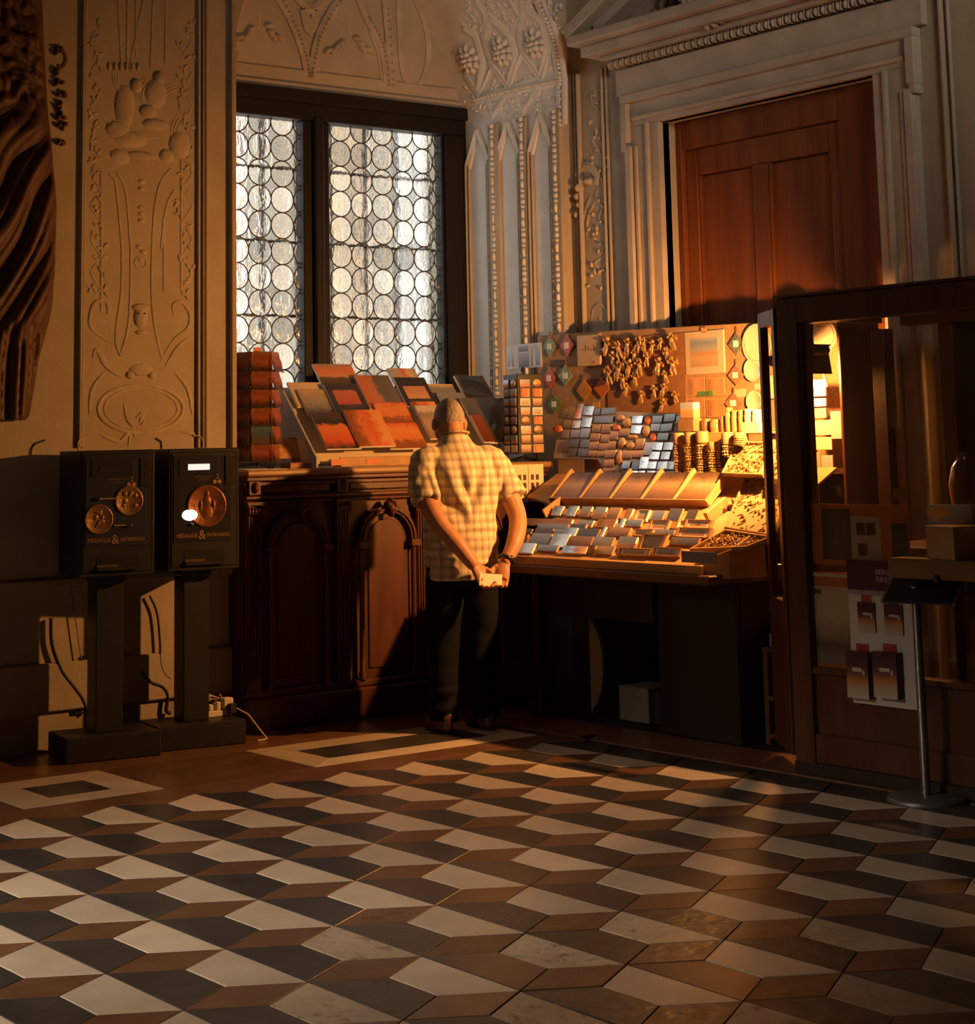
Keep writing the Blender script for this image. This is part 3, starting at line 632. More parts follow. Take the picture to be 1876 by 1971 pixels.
for k in range(46):
    t = random.random(); a = c0+0.30+t*1.0 if k % 2 else c1-0.30-t*1.0; zz = zc+0.04+random.random()*0.36*t
    M2 = MD @ T(a, zz, 0.05) @ RZ(random.uniform(0, 6.28)); sc_.ball((0, 0, 0), 0.045, 0.014, 0.03, 7, 4, M2)
tag(sc_.build('pediment_foliage', mat('dark_stucco', (0.22, 0.17, 0.12), (0.13, 0.10, 0.07), rough=0.8), wall_right, smooth=True), kind='stuff')
# pilaster strip with carved scrolls left of the door, and its pair right of it
hD = PXD.hit; nD = lambda p: Vector((-1, 0, 0))
for u0, u1, d in ((1113, 1116, 0.02), (1120, 1124, 0.03), (1166, 1169, 0.02), (1173, 1177, 0.014), (1832, 1838, 0.03), (1846, 1850, 0.02)):
    a0, a1 = PXD.at(u0, 400)[0], PXD.at(u1, 400)[0]; dbox('pilaster_moulding', a0, a1, 1.2, zF+0.05 if u0 < 1500 else CEIL, 0, d, PLASTER)
rel = MB(); q = lambda p: [(860+x/3.718, 150+y/3.718) for x, y in p]
for p in ([(1040, 50), (1060, 120), (1030, 130), (1050, 200), (1085, 220), (1070, 260)], [(1080, 340), (1040, 400), (1050, 470), (1090, 520), (1110, 600), (1080, 700)], [(1120, 700), (1060, 860), (1120, 920), (1090, 1000), (1130, 1080), (1090, 1110)], [(1030, 1040), (1060, 1100), (1030, 1160)], [(1090, 1160), (1130, 1200), (1100, 1260), (1050, 1250)], [(1100, 1290), (1060, 1330), (1100, 1370)], [(960, 1110), (990, 950), (1030, 840)], [(1000, 1130), (1010, 1000), (1060, 880)], [(1030, 1740), (1050, 1650), (1100, 1620), (1150, 1680), (1130, 1750), (1090, 1720), (1100, 1690)]): relief(rel, hD, nD, q(p), 0.012, taper=True)
for k in range(40):
    p = q([(random.uniform(1030, 1135), random.uniform(40, 1500))])[0]; leaf(rel, hD, nD, p[0], p[1], random.uniform(0, 6.28), random.uniform(8, 15), 3.5, 0.018)
# carved bracket half way up
p = q([(930, 700), (1005, 630), (1075, 690), (1065, 760)]); relief(rel, hD, nD, p, 0.03); 
for u, v, a, b, d in ((960, 790, 9, 12, 0.05), (950, 850, 9, 10, 0.045), (960, 910, 8, 9, 0.04), (1030, 740, 14, 10, 0.05), (940, 980, 6, 9, 0.035)):
    pp = q([(u, v)])[0]; lump(rel, hD, nD, pp[0], pp[1], a, b, d)
rel.build('pilaster_relief', STUCCO, wall_right, smooth=True)
# door leaf
door = thing('door_1', 'tall dark wooden panelled door behind the souvenir display', None, PXD.pt((aL+aR)/2, 0, -0.05)); door['kind'] = 'structure'
Di = door.matrix_world.inverted()
def leafbox(nm, a0, a1, z0, z1, d0, d1, m=DOORWOOD, bev=0.006): return MB().box(a0, a1, z0, z1, d0, d1, Di @ MD).build(nm, m, door, bev)
leafbox('door_board', aL, aR, 0, zT, -0.22, -0.17)
PD = PX(XD+0.15); ga = lambda u, v=420: PD.at(u, v)[0]; gz = lambda u, v: PD.at(u, v)[1]
sA, sB, sC, sD = ga(1330), ga(1458), ga(1487), ga(1607); zP = gz(1400, 328); zTop2 = gz(1330, 290)
leafbox('stile', aL+0.003, sA, 0, zT-0.003, -0.17, -0.09); leafbox('stile', sD+0.10, aR-0.003, 0, zT-0.003, -0.17, -0.09); leafbox('rail', sA, sD+0.10, zTop2, zT-0.003, -0.17, -0.09)
leafbox('inner_stile', sA, sA+0.09, 0, zTop2, -0.17, -0.12); leafbox('inner_stile', sD, sD+0.10, 0, zTop2, -0.17, -0.12); leafbox('inner_rail', sA+0.09, sD, zP, zTop2, -0.17, -0.12); leafbox('mid_stile', sB, sC, 0, zP, -0.17, -0.115)
for a0, a1 in ((sA+0.09, sB), (sC, sD)):
    leafbox('panel', a0, a1, 0.2, zP, -0.17, -0.150, bev=0.012)
    for x0, x1 in ((a0, a0+0.016), (a1-0.016, a1)): leafbox('panel_bead', x0, x1, 0.2, zP, -0.155, -0.128)
# ================================================================== STALL LAMP (the warm light of the picture)
E_ = Vector((3.50, -0.37, 1.72))
lamp = thing('stall_lamp', 'black clip-on spot lamp with a boxy shade above the jewellery trays', 'lamp', (3.52, -0.46, 1.74))
def lm(mb, nm, m, bev=0.002, sm=False): return mb.build(nm, m, lamp, bev, sm, M=T(-3.52, 0.46, -1.74))
LB = mat('lamp_black', (0.02, 0.018, 0.016), (0.03, 0.026, 0.022), rough=0.5)
sh = MB()
# roof plate sloping down to the left, back and side plates; open below and to the left
def plate(a, b, c, d, t):
    a, b, c, d = map(Vector, (a, b, c, d)); n = (b-a).cross(d-a).normalized()*t
    sh.add([a, b, c, d, a+n, b+n, c+n, d+n], [(0,1,2,3), (7,6,5,4), (0,4,5,1), (1,5,6,2), (2,6,7,3), (3,7,4,0)])
plate((3.40, -0.31, 1.775), (3.40, -0.56, 1.840), (3.62, -0.56, 1.840), (3.62, -0.31, 1.775), -0.006)
plate((3.40, -0.50, 1.825), (3.40, -0.52, 1.700), (3.66, -0.52, 1.700), (3.66, -0.50, 1.825), 0.006)
plate((3.40, -0.31, 1.775), (3.40, -0.38, 1.740), (3.40, -0.52, 1.700), (3.40, -0.52, 1.830), 0.006)
lm(sh, 'shade', LB)
lm(MB().lathe([(0.001, -0.045), (0.02, -0.045), (0.024, -0.03), (0.024, 0.03), (0.02, 0.045), (0.001, 0.045)], 14, T(3.5, -0.60, 1.81) @ Matrix.Rotation(math.pi/2, 4, 'Y')), 'clamp_knob', LB, 0, True)
lm(MB().tube([(3.5, -0.55, 1.83), (3.5, -0.545, 1.88), (3.56, -0.50, 1.95), (3.70, -0.45, 1.97), (3.94, -0.42, 1.95)], 0.009, 8), 'arm', LB, 0, True)
lm(MB().ball(E_+Vector((0.02, -0.065, 0.045)), 0.022, 0.026, 0.022, 14, 8), 'bulb', emit('bulb_glow', (1.0, 0.62, 0.28), 4), 0, True)
pl_ = bpy.data.lights.new('stall_lamp_light', 'POINT'); pl_.energy = 105; pl_.color = (1.0, 0.41, 0.105); pl_.shadow_soft_size = 0.032
plo = bpy.data.objects.new('stall_lamp_light', pl_); COL.objects.link(plo); plo.location = E_ - Vector((3.52, -0.46, 1.74)); plo.parent = lamp
sp_ = bpy.data.lights.new('stall_lamp_reflector', 'SPOT'); sp_.energy = 245; sp_.color = (1.0, 0.41, 0.105); sp_.shadow_soft_size = 0.032; sp_.spot_size = math.radians(165); sp_.spot_blend = 1.0
spo = bpy.data.objects.new('stall_lamp_reflector', sp_); COL.objects.link(spo); spo.location = plo.location; spo.parent = lamp
spo.rotation_euler = (Vector((2.75, 1.5, 1.2)) - E_).to_track_quat('-Z', 'Y').to_euler()

# ================================================================== COUNTER in the bay
YC = 1.72; PC = PY(YC); cz = lambda v: PC.at(600, v)[1]; cxx = lambda u: PC.at(u, 1000)[0]
counter = thing('counter', 'dark carved wooden sacristy counter with arched panels under the window', 'counter', (2.6, 2.2, 0))
def cb(nm, x0, x1, y0, y1, z0, z1, m=DARKWOOD, bev=0.006): return MB().box(x0-2.6, x1-2.6, y0-2.2, y1-2.2, z0, z1).build(nm, m, counter, bev)
CX0, CX1, CT = 1.715, 3.72, 1.298
TOPWOOD = wood('counter_top_wood', (0.34, 0.20, 0.09), (0.24, 0.13, 0.055), 'x', 5, 0.4, 0.4, 0.1)
cb('top', CX0-0.005, CX1+0.02, YC-0.05, YW-0.12, CT-0.035, CT, TOPWOOD, 0.01)
cb('carcass', CX0+0.01, CX1, YC+0.03, YW-0.13, 0.10, CT-0.035)
cb('cornice', CX0+0.005, CX1, YC-0.03, YC+0.03, CT-0.06, CT-0.035); cb('cornice', CX0+0.005, CX1, YC-0.005, YC+0.03, CT-0.085, CT-0.06)
cb('frieze_moulding', CX0+0.01, CX1, YC-0.01, YC+0.03, cz(958), cz(950)); cb('frieze_moulding', CX0+0.01, CX1, YC+0.0, YC+0.03, cz(966), cz(960))
cb('plinth', CX0+0.005, CX1, YC-0.03, YC+0.03, 0.0, 0.16, bev=0.01); cb('plinth', CX0+0.008, CX1, YC-0.015, YC+0.03, 0.16, 0.20, bev=0.01)
cb('plinth_side', CX0+0.005, CX0+0.05, YC, YW-0.13, 0.0, 0.16)
bays = [cxx(u) for u in (572, 743, 914)]; pils = [cxx(u) for u in (487, 657, 811, 1000)]
for i in range(len(pils)-1):
    cb('frieze_panel', pils[i]+0.06, pils[i+1]-0.06, YC+0.005, YC+0.03, cz(946), cz(926))
for xb in bays:
    zs = cz(1048); ro = 0.185; ri = 0.150; Ma = PC.mat(0, 0, -0.03); Ma = T(-2.6, -2.2, 0) @ Ma
    av = MB()
    for r0, r1, d in ((ri, ro, 0.055), (ri+0.012, ri+0.022, 0.066)):
        o_ = arc(xb, zs, r1, 0, 180, 17); i_ = arc(xb, zs, r0, 0, 180, 17)
        for k in range(16): av.prism([o_[k], o_[k+1], i_[k+1], i_[k]], 0.0, d, Ma)
    av.build('archivolt', DARKWOOD, counter, 0.002)
    MB().prism([(xb-ri, 0.2)]+[(xb+ri, 0.2)]+arc(xb, zs, ri, 0, 180, 17), 0.0, 0.018, Ma).build('arched_panel', DARKWOOD, counter, 0.003)
    MB().prism([(xb-ri+0.035, 0.25)]+[(xb+ri-0.035, 0.25)]+arc(xb, zs, ri-0.035, 0, 180, 15), 0.0, 0.028, Ma).build('raised_field', DARKWOOD, counter, 0.004)
    kb = MB()
    for dx, dz, a, b in ((0, 0.0, 0.022, 0.035), (-0.02, 0.02, 0.016, 0.02), (0.02, 0.02, 0.016, 0.02), (0, 0.04, 0.018, 0.014), (0.0, -0.03, 0.012, 0.018)):
        kb.ball((xb+dx, zs+ro-0.015+dz, 0.075), a, b, 0.03, 10, 6, Ma)
    kb.build('keystone_ornament', DARKWOOD, counter, smooth=True)
    for sg in (-1, 1):
        xcl = xb+sg*(ri+0.018); cl = MB()
        cl.lathe([(0.020, 0.20), (0.020, 0.23), (0.014, 0.245), (0.013, zs-0.06), (0.017, zs-0.045), (0.013, zs-0.04)], 12, T(xcl-2.6, YC-0.012-2.2, 0)); cl.box(xcl-0.028-2.6, xcl+0.028-2.6, YC-0.04-2.2, YC+0.03-2.2, zs-0.035, zs-0.0)
        cl.build('colonnette', DARKWOOD, counter, smooth=True)
for xp in pils:
    fl_ = MB().box(xp-0.04-2.6, xp+0.04-2.6, YC-0.01-2.2, YC+0.03-2.2, 0.20, cz(966))
    for k in range(5): fl_.box(xp-0.036+k*0.016-2.6, xp-0.028+k*0.016-2.6, YC-0.018-2.2, YC-0.008-2.2, 0.26, cz(990))
    fl_.build('fluted_pilaster', DARKWOOD, counter, 0.001)
    cp = MB()
    for k in range(5):
        cp.ball((xp-0.036+k*0.018-2.6, YC-0.022-2.2, cz(980)), 0.012, 0.014, 0.022, 8, 5)
    for sg in (-1, 1): cp.ball((xp+sg*0.04-2.6, YC-0.022-2.2, cz(970)), 0.016, 0.016, 0.016, 8, 5)
    cp.box(xp-0.05-2.6, xp+0.05-2.6, YC-0.035-2.2, YC+0.03-2.2, cz(968), cz(962)); cp.build('capital', DARKWOOD, counter, smooth=True)
    br = MB().box(xp-0.035-2.6, xp+0.035-2.6, YC-0.022-2.2, YC+0.03-2.2, cz(949), cz(922)); br.ball((xp-2.6, YC-0.026-2.2, cz(935)), 0.018, 0.02, 0.03, 8, 5); br.build('bracket', DARKWOOD, counter, 0.003)

# ================================================================== COIN MACHINES
PM_ = PY(1.46)
zb0, zb1 = PM_.at(240, 1107)[1], PM_.at(240, 866)[1]
MACH = mat('machine_black', (0.014, 0.013, 0.014), (0.022, 0.020, 0.020), rough=0.45, spec=0.4, scale=30)
MACHP = mat('machine_panel', (0.018, 0.017, 0.022), (0.026, 0.024, 0.028), rough=0.3, spec=0.5)
GOLD = mat('gold_letter', (0.42, 0.26, 0.10), (0.36, 0.22, 0.08), rough=0.45, metal=0.3)
GOLDDISC = mat('brass_disc', (0.30, 0.17, 0.065), (0.16, 0.085, 0.03), scale=14, rough=0.4, metal=0.35, bump=0.5, bscale=40)
BLUEP = mat('night_blue_print', (0.022, 0.026, 0.045), (0.03, 0.035, 0.06), scale=9, rough=0.3, spec=0.5)
def text(body, size, m, parent, M, name='lettering', ext=0.0006, align='CENTER', width=None):
    cu = bpy.data.curves.new(name, 'FONT'); cu.body = body; cu.size = size; cu.extrude = ext; cu.align_x = align; cu.align_y = 'CENTER'; cu.resolution_u = 2
    o = bpy.data.objects.new(name, cu); COL.objects.link(o)
    dg = bpy.context.evaluated_depsgraph_get(); me = bpy.data.meshes.new_from_object(o.evaluated_get(dg)); bpy.data.objects.remove(o, do_unlink=True)
    if width:
        xs = [v.co.x for v in me.vertices]; k = width/max(max(xs)-min(xs), 1e-6)
        for v in me.vertices: v.co.x *= k
    me.materials.clear(); return link(name, me, m, parent, M)
# machine local axes: x to the right of its face, y up, z out of the face; origin on the floor under the centre
def machine(cx, cy, label, lit):
    th = math.radians(9); u = Vector((math.cos(th), -math.sin(th), 0)); n = Vector((-math.sin(th), -math.cos(th), 0))
    M = Matrix(((u.x, 0, n.x, cx), (u.y, 0, n.y, cy), (0, 1, 0, 0), (0, 0, 0, 1)))
    t = thing('coin_machine', label, 'machine', M, 'souvenir medal machines')
    def b(nm, x0, x1, y0, y1, z0, z1, m=MACH, bev=0.004, par=None): return MB().box(x0, x1, y0, y1, z0, z1).build(nm, m, par or t, bev)
    b('base', -0.225, 0.225, 0.0, 0.115, -0.15, 0.15, bev=0.006); b('column', -0.065, 0.065, 0.115, zb0, -0.07, 0.07); b('collar', -0.075, 0.075, zb0-0.03, zb0, -0.08, 0.08)
    f = 0.175; box_ = b('cabinet', -0.18, 0.18, zb0, zb1, -0.17, f, bev=0.005)
    H = zb1-zb0; yy = lambda k: zb1 - H*k
    b('face_frame', -0.165, 0.165, yy(0.97), yy(0.03), f, f+0.004)
    pn = b('poster', -0.155, 0.135, yy(0.765), yy(0.055), f+0.004, f+0.007, BLUEP if not lit else MACHP, 0.001)
    b('coin_slot_plate', 0.105, 0.158, yy(0.30), yy(0.07), f+0.004, f+0.012, STEEL if False else mat('slot_plate', (0.05, 0.04, 0.03), (0.035, 0.03, 0.025), rough=0.4, metal=0.5), 0.002)
    for k in (0.10, 0.18): b('coin_slot', 0.127, 0.133, yy(k+0.05), yy(k), f+0.011, f+0.0135, MACH, 0)
    sl = b('display_housing', -0.13, 0.075, yy(0.215), yy(0.08), f+0.006, f+0.010, mat('display_housing', (0.03, 0.03, 0.04), (0.024, 0.024, 0.032), rough=0.3), 0.002)
    if lit: b('lit_display', -0.085, 0.025, yy(0.178), yy(0.128), f+0.010, f+0.012, emit('lcd', (0.95, 1.0, 0.92), 0.8), 0.0, t)
    else: b('dark_display', -0.09, 0.03, yy(0.175), yy(0.13), f+0.010, f+0.012, MACH, 0)
    # delivery tray
    b('tray_recess', -0.10, 0.10, yy(0.945), yy(0.83), f+0.003, f+0.0055, mat('tray_dark', (0.006, 0.005, 0.005), (0.004, 0.004, 0.004), rough=0.6), 0)
    b('tray_lip', -0.10, 0.10, yy(0.955), yy(0.925), f+0.003, f+0.022, MACH, 0.003); b('tray_flap', -0.10, 0.0, yy(0.935), yy(0.905), f+0.006, f+0.010, mat('tray_brass', (0.18, 0.12, 0.05), (0.12, 0.08, 0.035), rough=0.45, metal=0.5), 0)
    for x in (-0.165, 0.165):
        for k in (0.14, 0.86): MB().lathe([(0.006, 0), (0.006, 0.003), (0.003, 0.005)], 10, T(x*0.0-0.1805, yy(k), -0.06) @ Matrix.Rotation(-math.pi/2, 4, 'Y')).build('screw', STEEL, t) if x < 0 else None
    text('MEDAGLIE', 0.026, GOLD, t, T(-0.088, yy(0.715), f+0.0075), width=0.105); text('&', 0.062, GOLD, t, T(-0.012, yy(0.712), f+0.0078)); text('PATRIMONIO', 0.026, GOLD, t, T(0.072, yy(0.715), f+0.0075), width=0.115)
    GS = mat('gold_small', (0.24, 0.16, 0.07), (0.18, 0.12, 0.05), rough=0.5)
    for k, (tx, wd) in enumerate((('TWO COINS', 0.085), ('2 EURO', 0.055))): text(('MONETA DA', '2 EURO')[k], 0.013, GS, t, T(-0.005, yy(0.235+k*0.024), f+0.0075), width=wd)
    text('2', 0.034, GOLD, t, T(0.066, yy(0.237), f+0.0078)); 
    for x in (0.052, 0.076): MB().lathe([(0.010, 0), (0.010, 0.002)], 16, T(x, yy(0.278), f+0.0075)).build('coin_symbol', GOLD, t)
    if not lit:
        for x, k in ((0.052, 0.405), (-0.092, 0.545)):
            d = MB().lathe([(0.068, 0), (0.068, 0.005), (0.063, 0.007), (0.060, 0.005), (0.001, 0.005)], 36, T(x, yy(k), f+0.007)).build('medal_disc', GOLDDISC, t, smooth=True)
            rr = MB()
            for q in range(9): rr.ball((x+random.uniform(-0.035, 0.035), yy(k)+random.uniform(-0.035, 0.035), f+0.012), random.uniform(0.006, 0.016), random.uniform(0.006, 0.016), 0.004, 8, 4)
            rr.build('medal_relief', GOLDDISC, d, smooth=True)
        for x0, x1, k in ((-0.09, -0.015, 0.385), (-0.02, 0.055, 0.60)):
            MB().tube([(x0, yy(k), f+0.012), (x1, yy(k), f+0.012)], 0.004, 8).build('selector_arm', GOLD, t, smooth=True)
        for x, k in ((-0.092, 0.385), (0.058, 0.60)): MB().ball((x, yy(k), f+0.016), 0.009, 0.009, 0.009, 12, 8).build('selector_knob', mat('copper_knob', (0.5, 0.25, 0.15), (0.4, 0.2, 0.1), rough=0.2, metal=0.9), t, smooth=True)
    else:
        d = MB().lathe([(0.100, 0), (0.100, 0.005), (0.094, 0.008), (0.090, 0.005), (0.001, 0.005)], 40, T(0.01, yy(0.475), f+0.007)).build('medal_disc', mat('copper_disc', (0.30, 0.12, 0.05), (0.17, 0.06, 0.025), scale=12, rough=0.4, metal=0.4, bump=0.4, bscale=40), t, smooth=True)
        rr = MB()
        for dx, dy, a, c in ((0, 0.055, 0.013, 0.017), (0.002, 0.02, 0.022, 0.03), (0.004, -0.03, 0.03, 0.035), (-0.03, 0.0, 0.01, 0.03), (0.035, 0.0, 0.01, 0.03)): rr.ball((0.01+dx, yy(0.475)+dy, f+0.012), a, c, 0.006, 10, 5)
        rr.build('medal_relief', MATS['copper_disc'], d, smooth=True)
        MB().ball((0, 0, 0), 0.040, 0.027, 0.010, 24, 8, T(-0.075, yy(0.545), f+0.010)).build('glare_oval', emit('glare_emit', (1.0, 0.90, 0.62), 2.2), t, smooth=True)  # bright glare spot on the face, put in as an emissive oval
        MB().ball((-0.065, yy(0.62), f+0.012), 0.009, 0.009, 0.009, 10, 6).build('selector_knob', STEEL, t, smooth=True)
    for s_ in (-1, 1): MB().tube([(s_*0.10, zb1-0.002, -0.12), (s_*0.105, zb1+0.03, -0.125), (s_*0.095, zb1+0.055, -0.13), (s_*0.05, zb1+0.07, -0.14)], 0.005, 6).build('cable_loop', mat('pale_cable', (0.5, 0.42, 0.3), (0.4, 0.33, 0.22), rough=0.5), t, smooth=True) if (s_ < 0) != lit else None
    return t, M
machine(0.90, 1.60, 'black medal vending machine with two brass discs, the one further from the counter', False)
machine(1.365, 1.615, 'black medal vending machine with lit display and one large copper medal', True)
# cables and power strip by the machines
CAB = mat('dark_cable', (0.03, 0.02, 0.015), (0.02, 0.015, 0.01), rough=0.5); WCAB = mat('white_cable', (0.55, 0.42, 0.30), (0.5, 0.38, 0.26), rough=0.5)
PWk = PY(1.855)
def cable(nm, label, path, r, m, plane=PWk):
    pts = [plane.hit(u, v) for u, v in smooth_path(path, 6)]
    o = MB().tube(pts, r, 8).build(nm, m, None, 0, True); return tag(o, label, 'cable')
cable('power_cable', 'dark cable curving down the wall left of the first machine column', [(98, 1190), (100, 1240), (118, 1290), (140, 1320), (158, 1345), (168, 1372)], 0.009, CAB)
cable('power_cable', 'thin cable hanging on the wall between the two machine columns', [(288, 1147), (302, 1180), (308, 1240), (308, 1270), (315, 1295), (328, 1307)], 0.006, CAB)
cable('power_cable', 'thick bent cable running to the base between the machine columns', [(270, 1293), (290, 1313), (312, 1322), (322, 1340), (320, 1368), (328, 1372)], 0.010, CAB)
cable('conduit', 'straight dark conduit on the wall beside the counter', [(397, 1105), (398, 1160), (398, 1208)], 0.008, CAB)
cable('thin_wire', 'thin pale wire dropping down the wall behind the first machine', [(134, 1112), (145, 1190), (155, 1260), (165, 1310), (172, 1340)], 0.003, mat('tan_wire', (0.25, 0.16, 0.09), (0.2, 0.13, 0.07), rough=0.6))
mb = MB()
for u0, v0, u1, v1 in ((144, 1275, 147, 1375), (147, 1371, 165, 1375), (161, 1262, 163, 1310)):
    a0, b0 = PWk.at(u0, v1); a1, b1 = PWk.at(u1, v0); mb.box(a0, a1, 1.862, 1.879, b0, b1)
tag(mb.build('wire_trunking', mat('brown_trunking', (0.06, 0.035, 0.02), (0.05, 0.03, 0.015), rough=0.6), None, 0.002), 'narrow brown wire trunking on the wall behind the machine', 'trunking')
strip = thing('power_strip', 'white power strip with plugs on the second machine base', 'power strip', (1.53, 1.62, 0.115))
MB().box(-0.13, 0.05, -0.025, 0.025, 0, 0.03).build('strip_body', mat('socket_white', (0.66, 0.58, 0.48), (0.6, 0.52, 0.42), rough=0.5), strip, 0.004)
MB().box(0.0, 0.055, -0.03, 0.02, 0.03, 0.085).build('adapter', MATS['socket_white'], strip, 0.005)
MB().box(0.02, 0.06, -0.055, -0.03, 0.012, 0.06).build('black_plug', MACH, strip, 0.005)
for k in range(3): MB().box(-0.115+k*0.04, -0.09+k*0.04, -0.02, 0.012, 0.03, 0.05+0.01*k).build('plug', MATS['socket_white'], strip, 0.004)
tg = MB(); q = random.Random(3); pts = [Vector((-0.12+q.random()*0.14, -0.02+q.random()*0.03, 0.03+q.random()*0.08)) for _ in range(14)]
tg.tube([p for i in range(len(pts)-1) for p in (pts[i], (pts[i]+pts[i+1])/2+Vector((0, 0, 0.01)))], 0.0035, 6); tg.build('tangled_cord', WCAB, strip, 0, True)
o = MB().tube([(1.59, 1.58, 0.15), (1.63, 1.53, 0.12), (1.68, 1.475, 0.03), (1.69, 1.455, 0.008), (1.665, 1.44, 0.006), (1.63, 1.44, 0.006)], 0.005, 8).build('extension_cable', WCAB, None, 0, True); tag(o, 'white cable drooping from the power strip to the floor by the counter', 'cable')

# ================================================================== STALL TABLE
XT0, ZT = 2.935, 0.80
stall = thing('stall_table', 'wooden souvenir stall table with a sloping pale display top', 'table', (3.3, 0.4, 0))
def sb(nm, x0, x1, y0, y1, z0, z1, m, bev=0.004): return MB().box(x0-3.3, x1-3.3, y0-0.4, y1-0.4, z0, z1).build(nm, m, stall, bev)
BROWNED = wood('stall_brown', (0.16, 0.07, 0.03), (0.10, 0.04, 0.018), 'y', 4, 0.45, 0.35, 0.1); BLACKW = wood('stall_black', (0.030, 0.018, 0.011), (0.018, 0.011, 0.007), 'z', 4, 0.5, 0.3, 0.1)
SL = slopeX(XT0, ZT+0.012, 28.5)      # display slope
yA, yB = 1.16, -0.30                 # left and right end of the straight front
PF = PX(XT0)
zr0 = PF.at(1200, 1098)[1]; zr1 = PF.at(1200, 1072)[1]; zu = PF.at(1200, 1112)[1]
sb('front_rail', XT0-0.012, XT0+0.012, yB-0.03, yA, zr0, ZT+0.03, PALEWOOD, 0.003)
sb('under_rail', XT0-0.03, XT0+0.03, yB-0.10, yA, zr0-0.045, zr0, BROWNED, 0.006)
sb('table_board', XT0+0.012, 3.95, yB-0.08, yA, zr0-0.045, zr0, BROWNED, 0.004)
# sloping top with its cut right corner
Ms = T(-3.3, -0.4, 0) @ SL.mat(0, 0)
xa = 0.93
MB().prism([(-yA, 0.0), (-yB-0.02, 0.0), (0.40, 0.13), (0.44, 0.32), (0.44, xa), (-1.62, xa), (-1.62, 0.62), (-yA, 0.50)], -0.014, 0.0, Ms).build('display_board', PALEWOOD, stall, 0.002)
c1_, c2_ = SL.pt(-yB-0.02, 0.0), SL.pt(0.40, 0.13)
for p, q_, nm in ((SL.pt(-yB-0.02, 0), SL.pt(0.40, 0.13), 'corner_board'), (SL.pt(0.40, 0.13), SL.pt(0.44, 0.34), 'side_board')):
    d = (q_-p); d.z = 0; nn = Vector((d.y, -d.x, 0)).normalized()*0.008
    vs_ = [p+nn, p-nn, q_-nn, q_+nn]; lo = [Vector((v.x, v.y, zr0-0.02)) for v in vs_]; hi = [v + Vector((0, 0, 0.025)) for v in vs_]
    MB().add([v-Vector((3.3, 0.4, 0)) for v in lo+hi], [(3,2,1,0), (4,5,6,7), (0,1,5,4), (1,2,6,5), (2,3,7,6), (3,0,4,7)]).build(nm, PALEWOOD, stall, 0.002)
sb('front_panel', 3.17, 3.20, -0.30, 0.24, 0, zr0-0.045, BLACKW); sb('side_panel', 3.20, 3.9, -0.30, -0.27, 0, zr0-0.045, BLACKW); sb('inner_panel', 3.20, 3.9, 0.22, 0.25, 0, zr0-0.045, BLACKW)
sb('leg', 3.10, 3.16, yA-0.09, yA-0.03, 0, zr0-0.045, BLACKW); sb('leg', 3.86, 3.92, yA-0.09, yA-0.03, 0, zr0-0.045, BLACKW); sb('apron', 3.14, 3.17, 0.24, yA-0.05, 0.52, zr0-0.045, BLACKW)
sb('back_panel', 3.93, 3.96, -0.30, 1.60, 0.0, 1.22, BLACKW); sb('ledge', 3.45, 3.95, -0.30, 0.20, 1.02, 1.05, PALEWOOD); sb('ledge_support', 3.60, 3.95, -0.27, 0.95, 0.76, 1.02, BROWNED)
# things kept under the stall
def gbox(nm, label, cat, x0, x1, y0, y1, z0, z1, m, bev=0.004, group=None):
    t = thing(nm, label, cat, ((x0+x1)/2, (y0+y1)/2, z0), group)
    w_, d_, h_ = (x1-x0)/2, (y1-y0)/2, z1-z0
    MB().box(-w_, w_, -d_, d_, 0, h_-0.004).build('body', m, t, bev); MB().box(-w_, w_, -d_, d_, h_-0.004, h_).build('lid', m, t, 0.001)
    return t
p = PZ(0).hit(1197, 1386); WB = mat('dull_white_box', (0.36, 0.33, 0.28), (0.30, 0.27, 0.22), rough=0.7)
gbox('storage_box', 'dull white cardboard box on the floor under the stall table', 'box', p.x, p.x+0.2, p.y-0.20, p.y+0.02, 0, 0.17, WB)
gbox('storage_box', 'dark low box beside the white box under the stall table', 'box', p.x+0.02, p.x+0.2, p.y-0.40, p.y-0.215, 0, 0.16, mat('dark_box', (0.06, 0.05, 0.045), (0.04, 0.035, 0.03), rough=0.7))
bd_ = MB().prism([(-0.0, 0.0)]+arc(0, 0.26, 0.10, -80, 80, 12, 0.22)+[(0.0, 0.55)], 0, 0.02, Matrix(((0, 0, -1, 3.34), (-1, 0, 0, 0.93), (0, 1, 0, 0), (0, 0, 0, 1)))).build('round_board', mat('tan_board', (0.42, 0.30, 0.17), (0.34, 0.24, 0.13), rough=0.7), None, 0.002)
tag(bd_, 'tan half-round board leaning in the dark under the stall table', 'board')
shf = thing('low_shelf', 'small brown wooden shelf rack between the stall and the booth', 'shelf', (3.42, -0.46, 0))
for x, y in ((-0.12, 0.10), (-0.12, -0.10), (0.12, 0.10), (0.12, -0.10)): MB().box(x-0.014, x+0.014, y-0.014, y+0.014, 0, 0.44).build('post', BROWNED, shf, 0.002)
for z in (0.03, 0.20, 0.42): MB().box(-0.135, 0.135, -0.115, 0.115, z, z+0.02).build('shelf_board', BROWNED, shf, 0.002)
gbox('storage_box', 'brown box on the middle board of the low shelf', 'box', 3.31, 3.53, -0.54, -0.40, 0.22, 0.37, mat('brown_box', (0.25, 0.12, 0.05), (0.2, 0.09, 0.035), rough=0.7)); gbox('storage_box', 'brown box on the lowest board of the low shelf', 'box', 3.31, 3.50, -0.53, -0.41, 0.05, 0.17, MATS['brown_box'])
gbox('paper_packet', 'white packet of papers on top of the low shelf', 'packet', 3.30, 3.52, -0.55, -0.38, 0.44, 0.50, MATS['dull_white_box'])
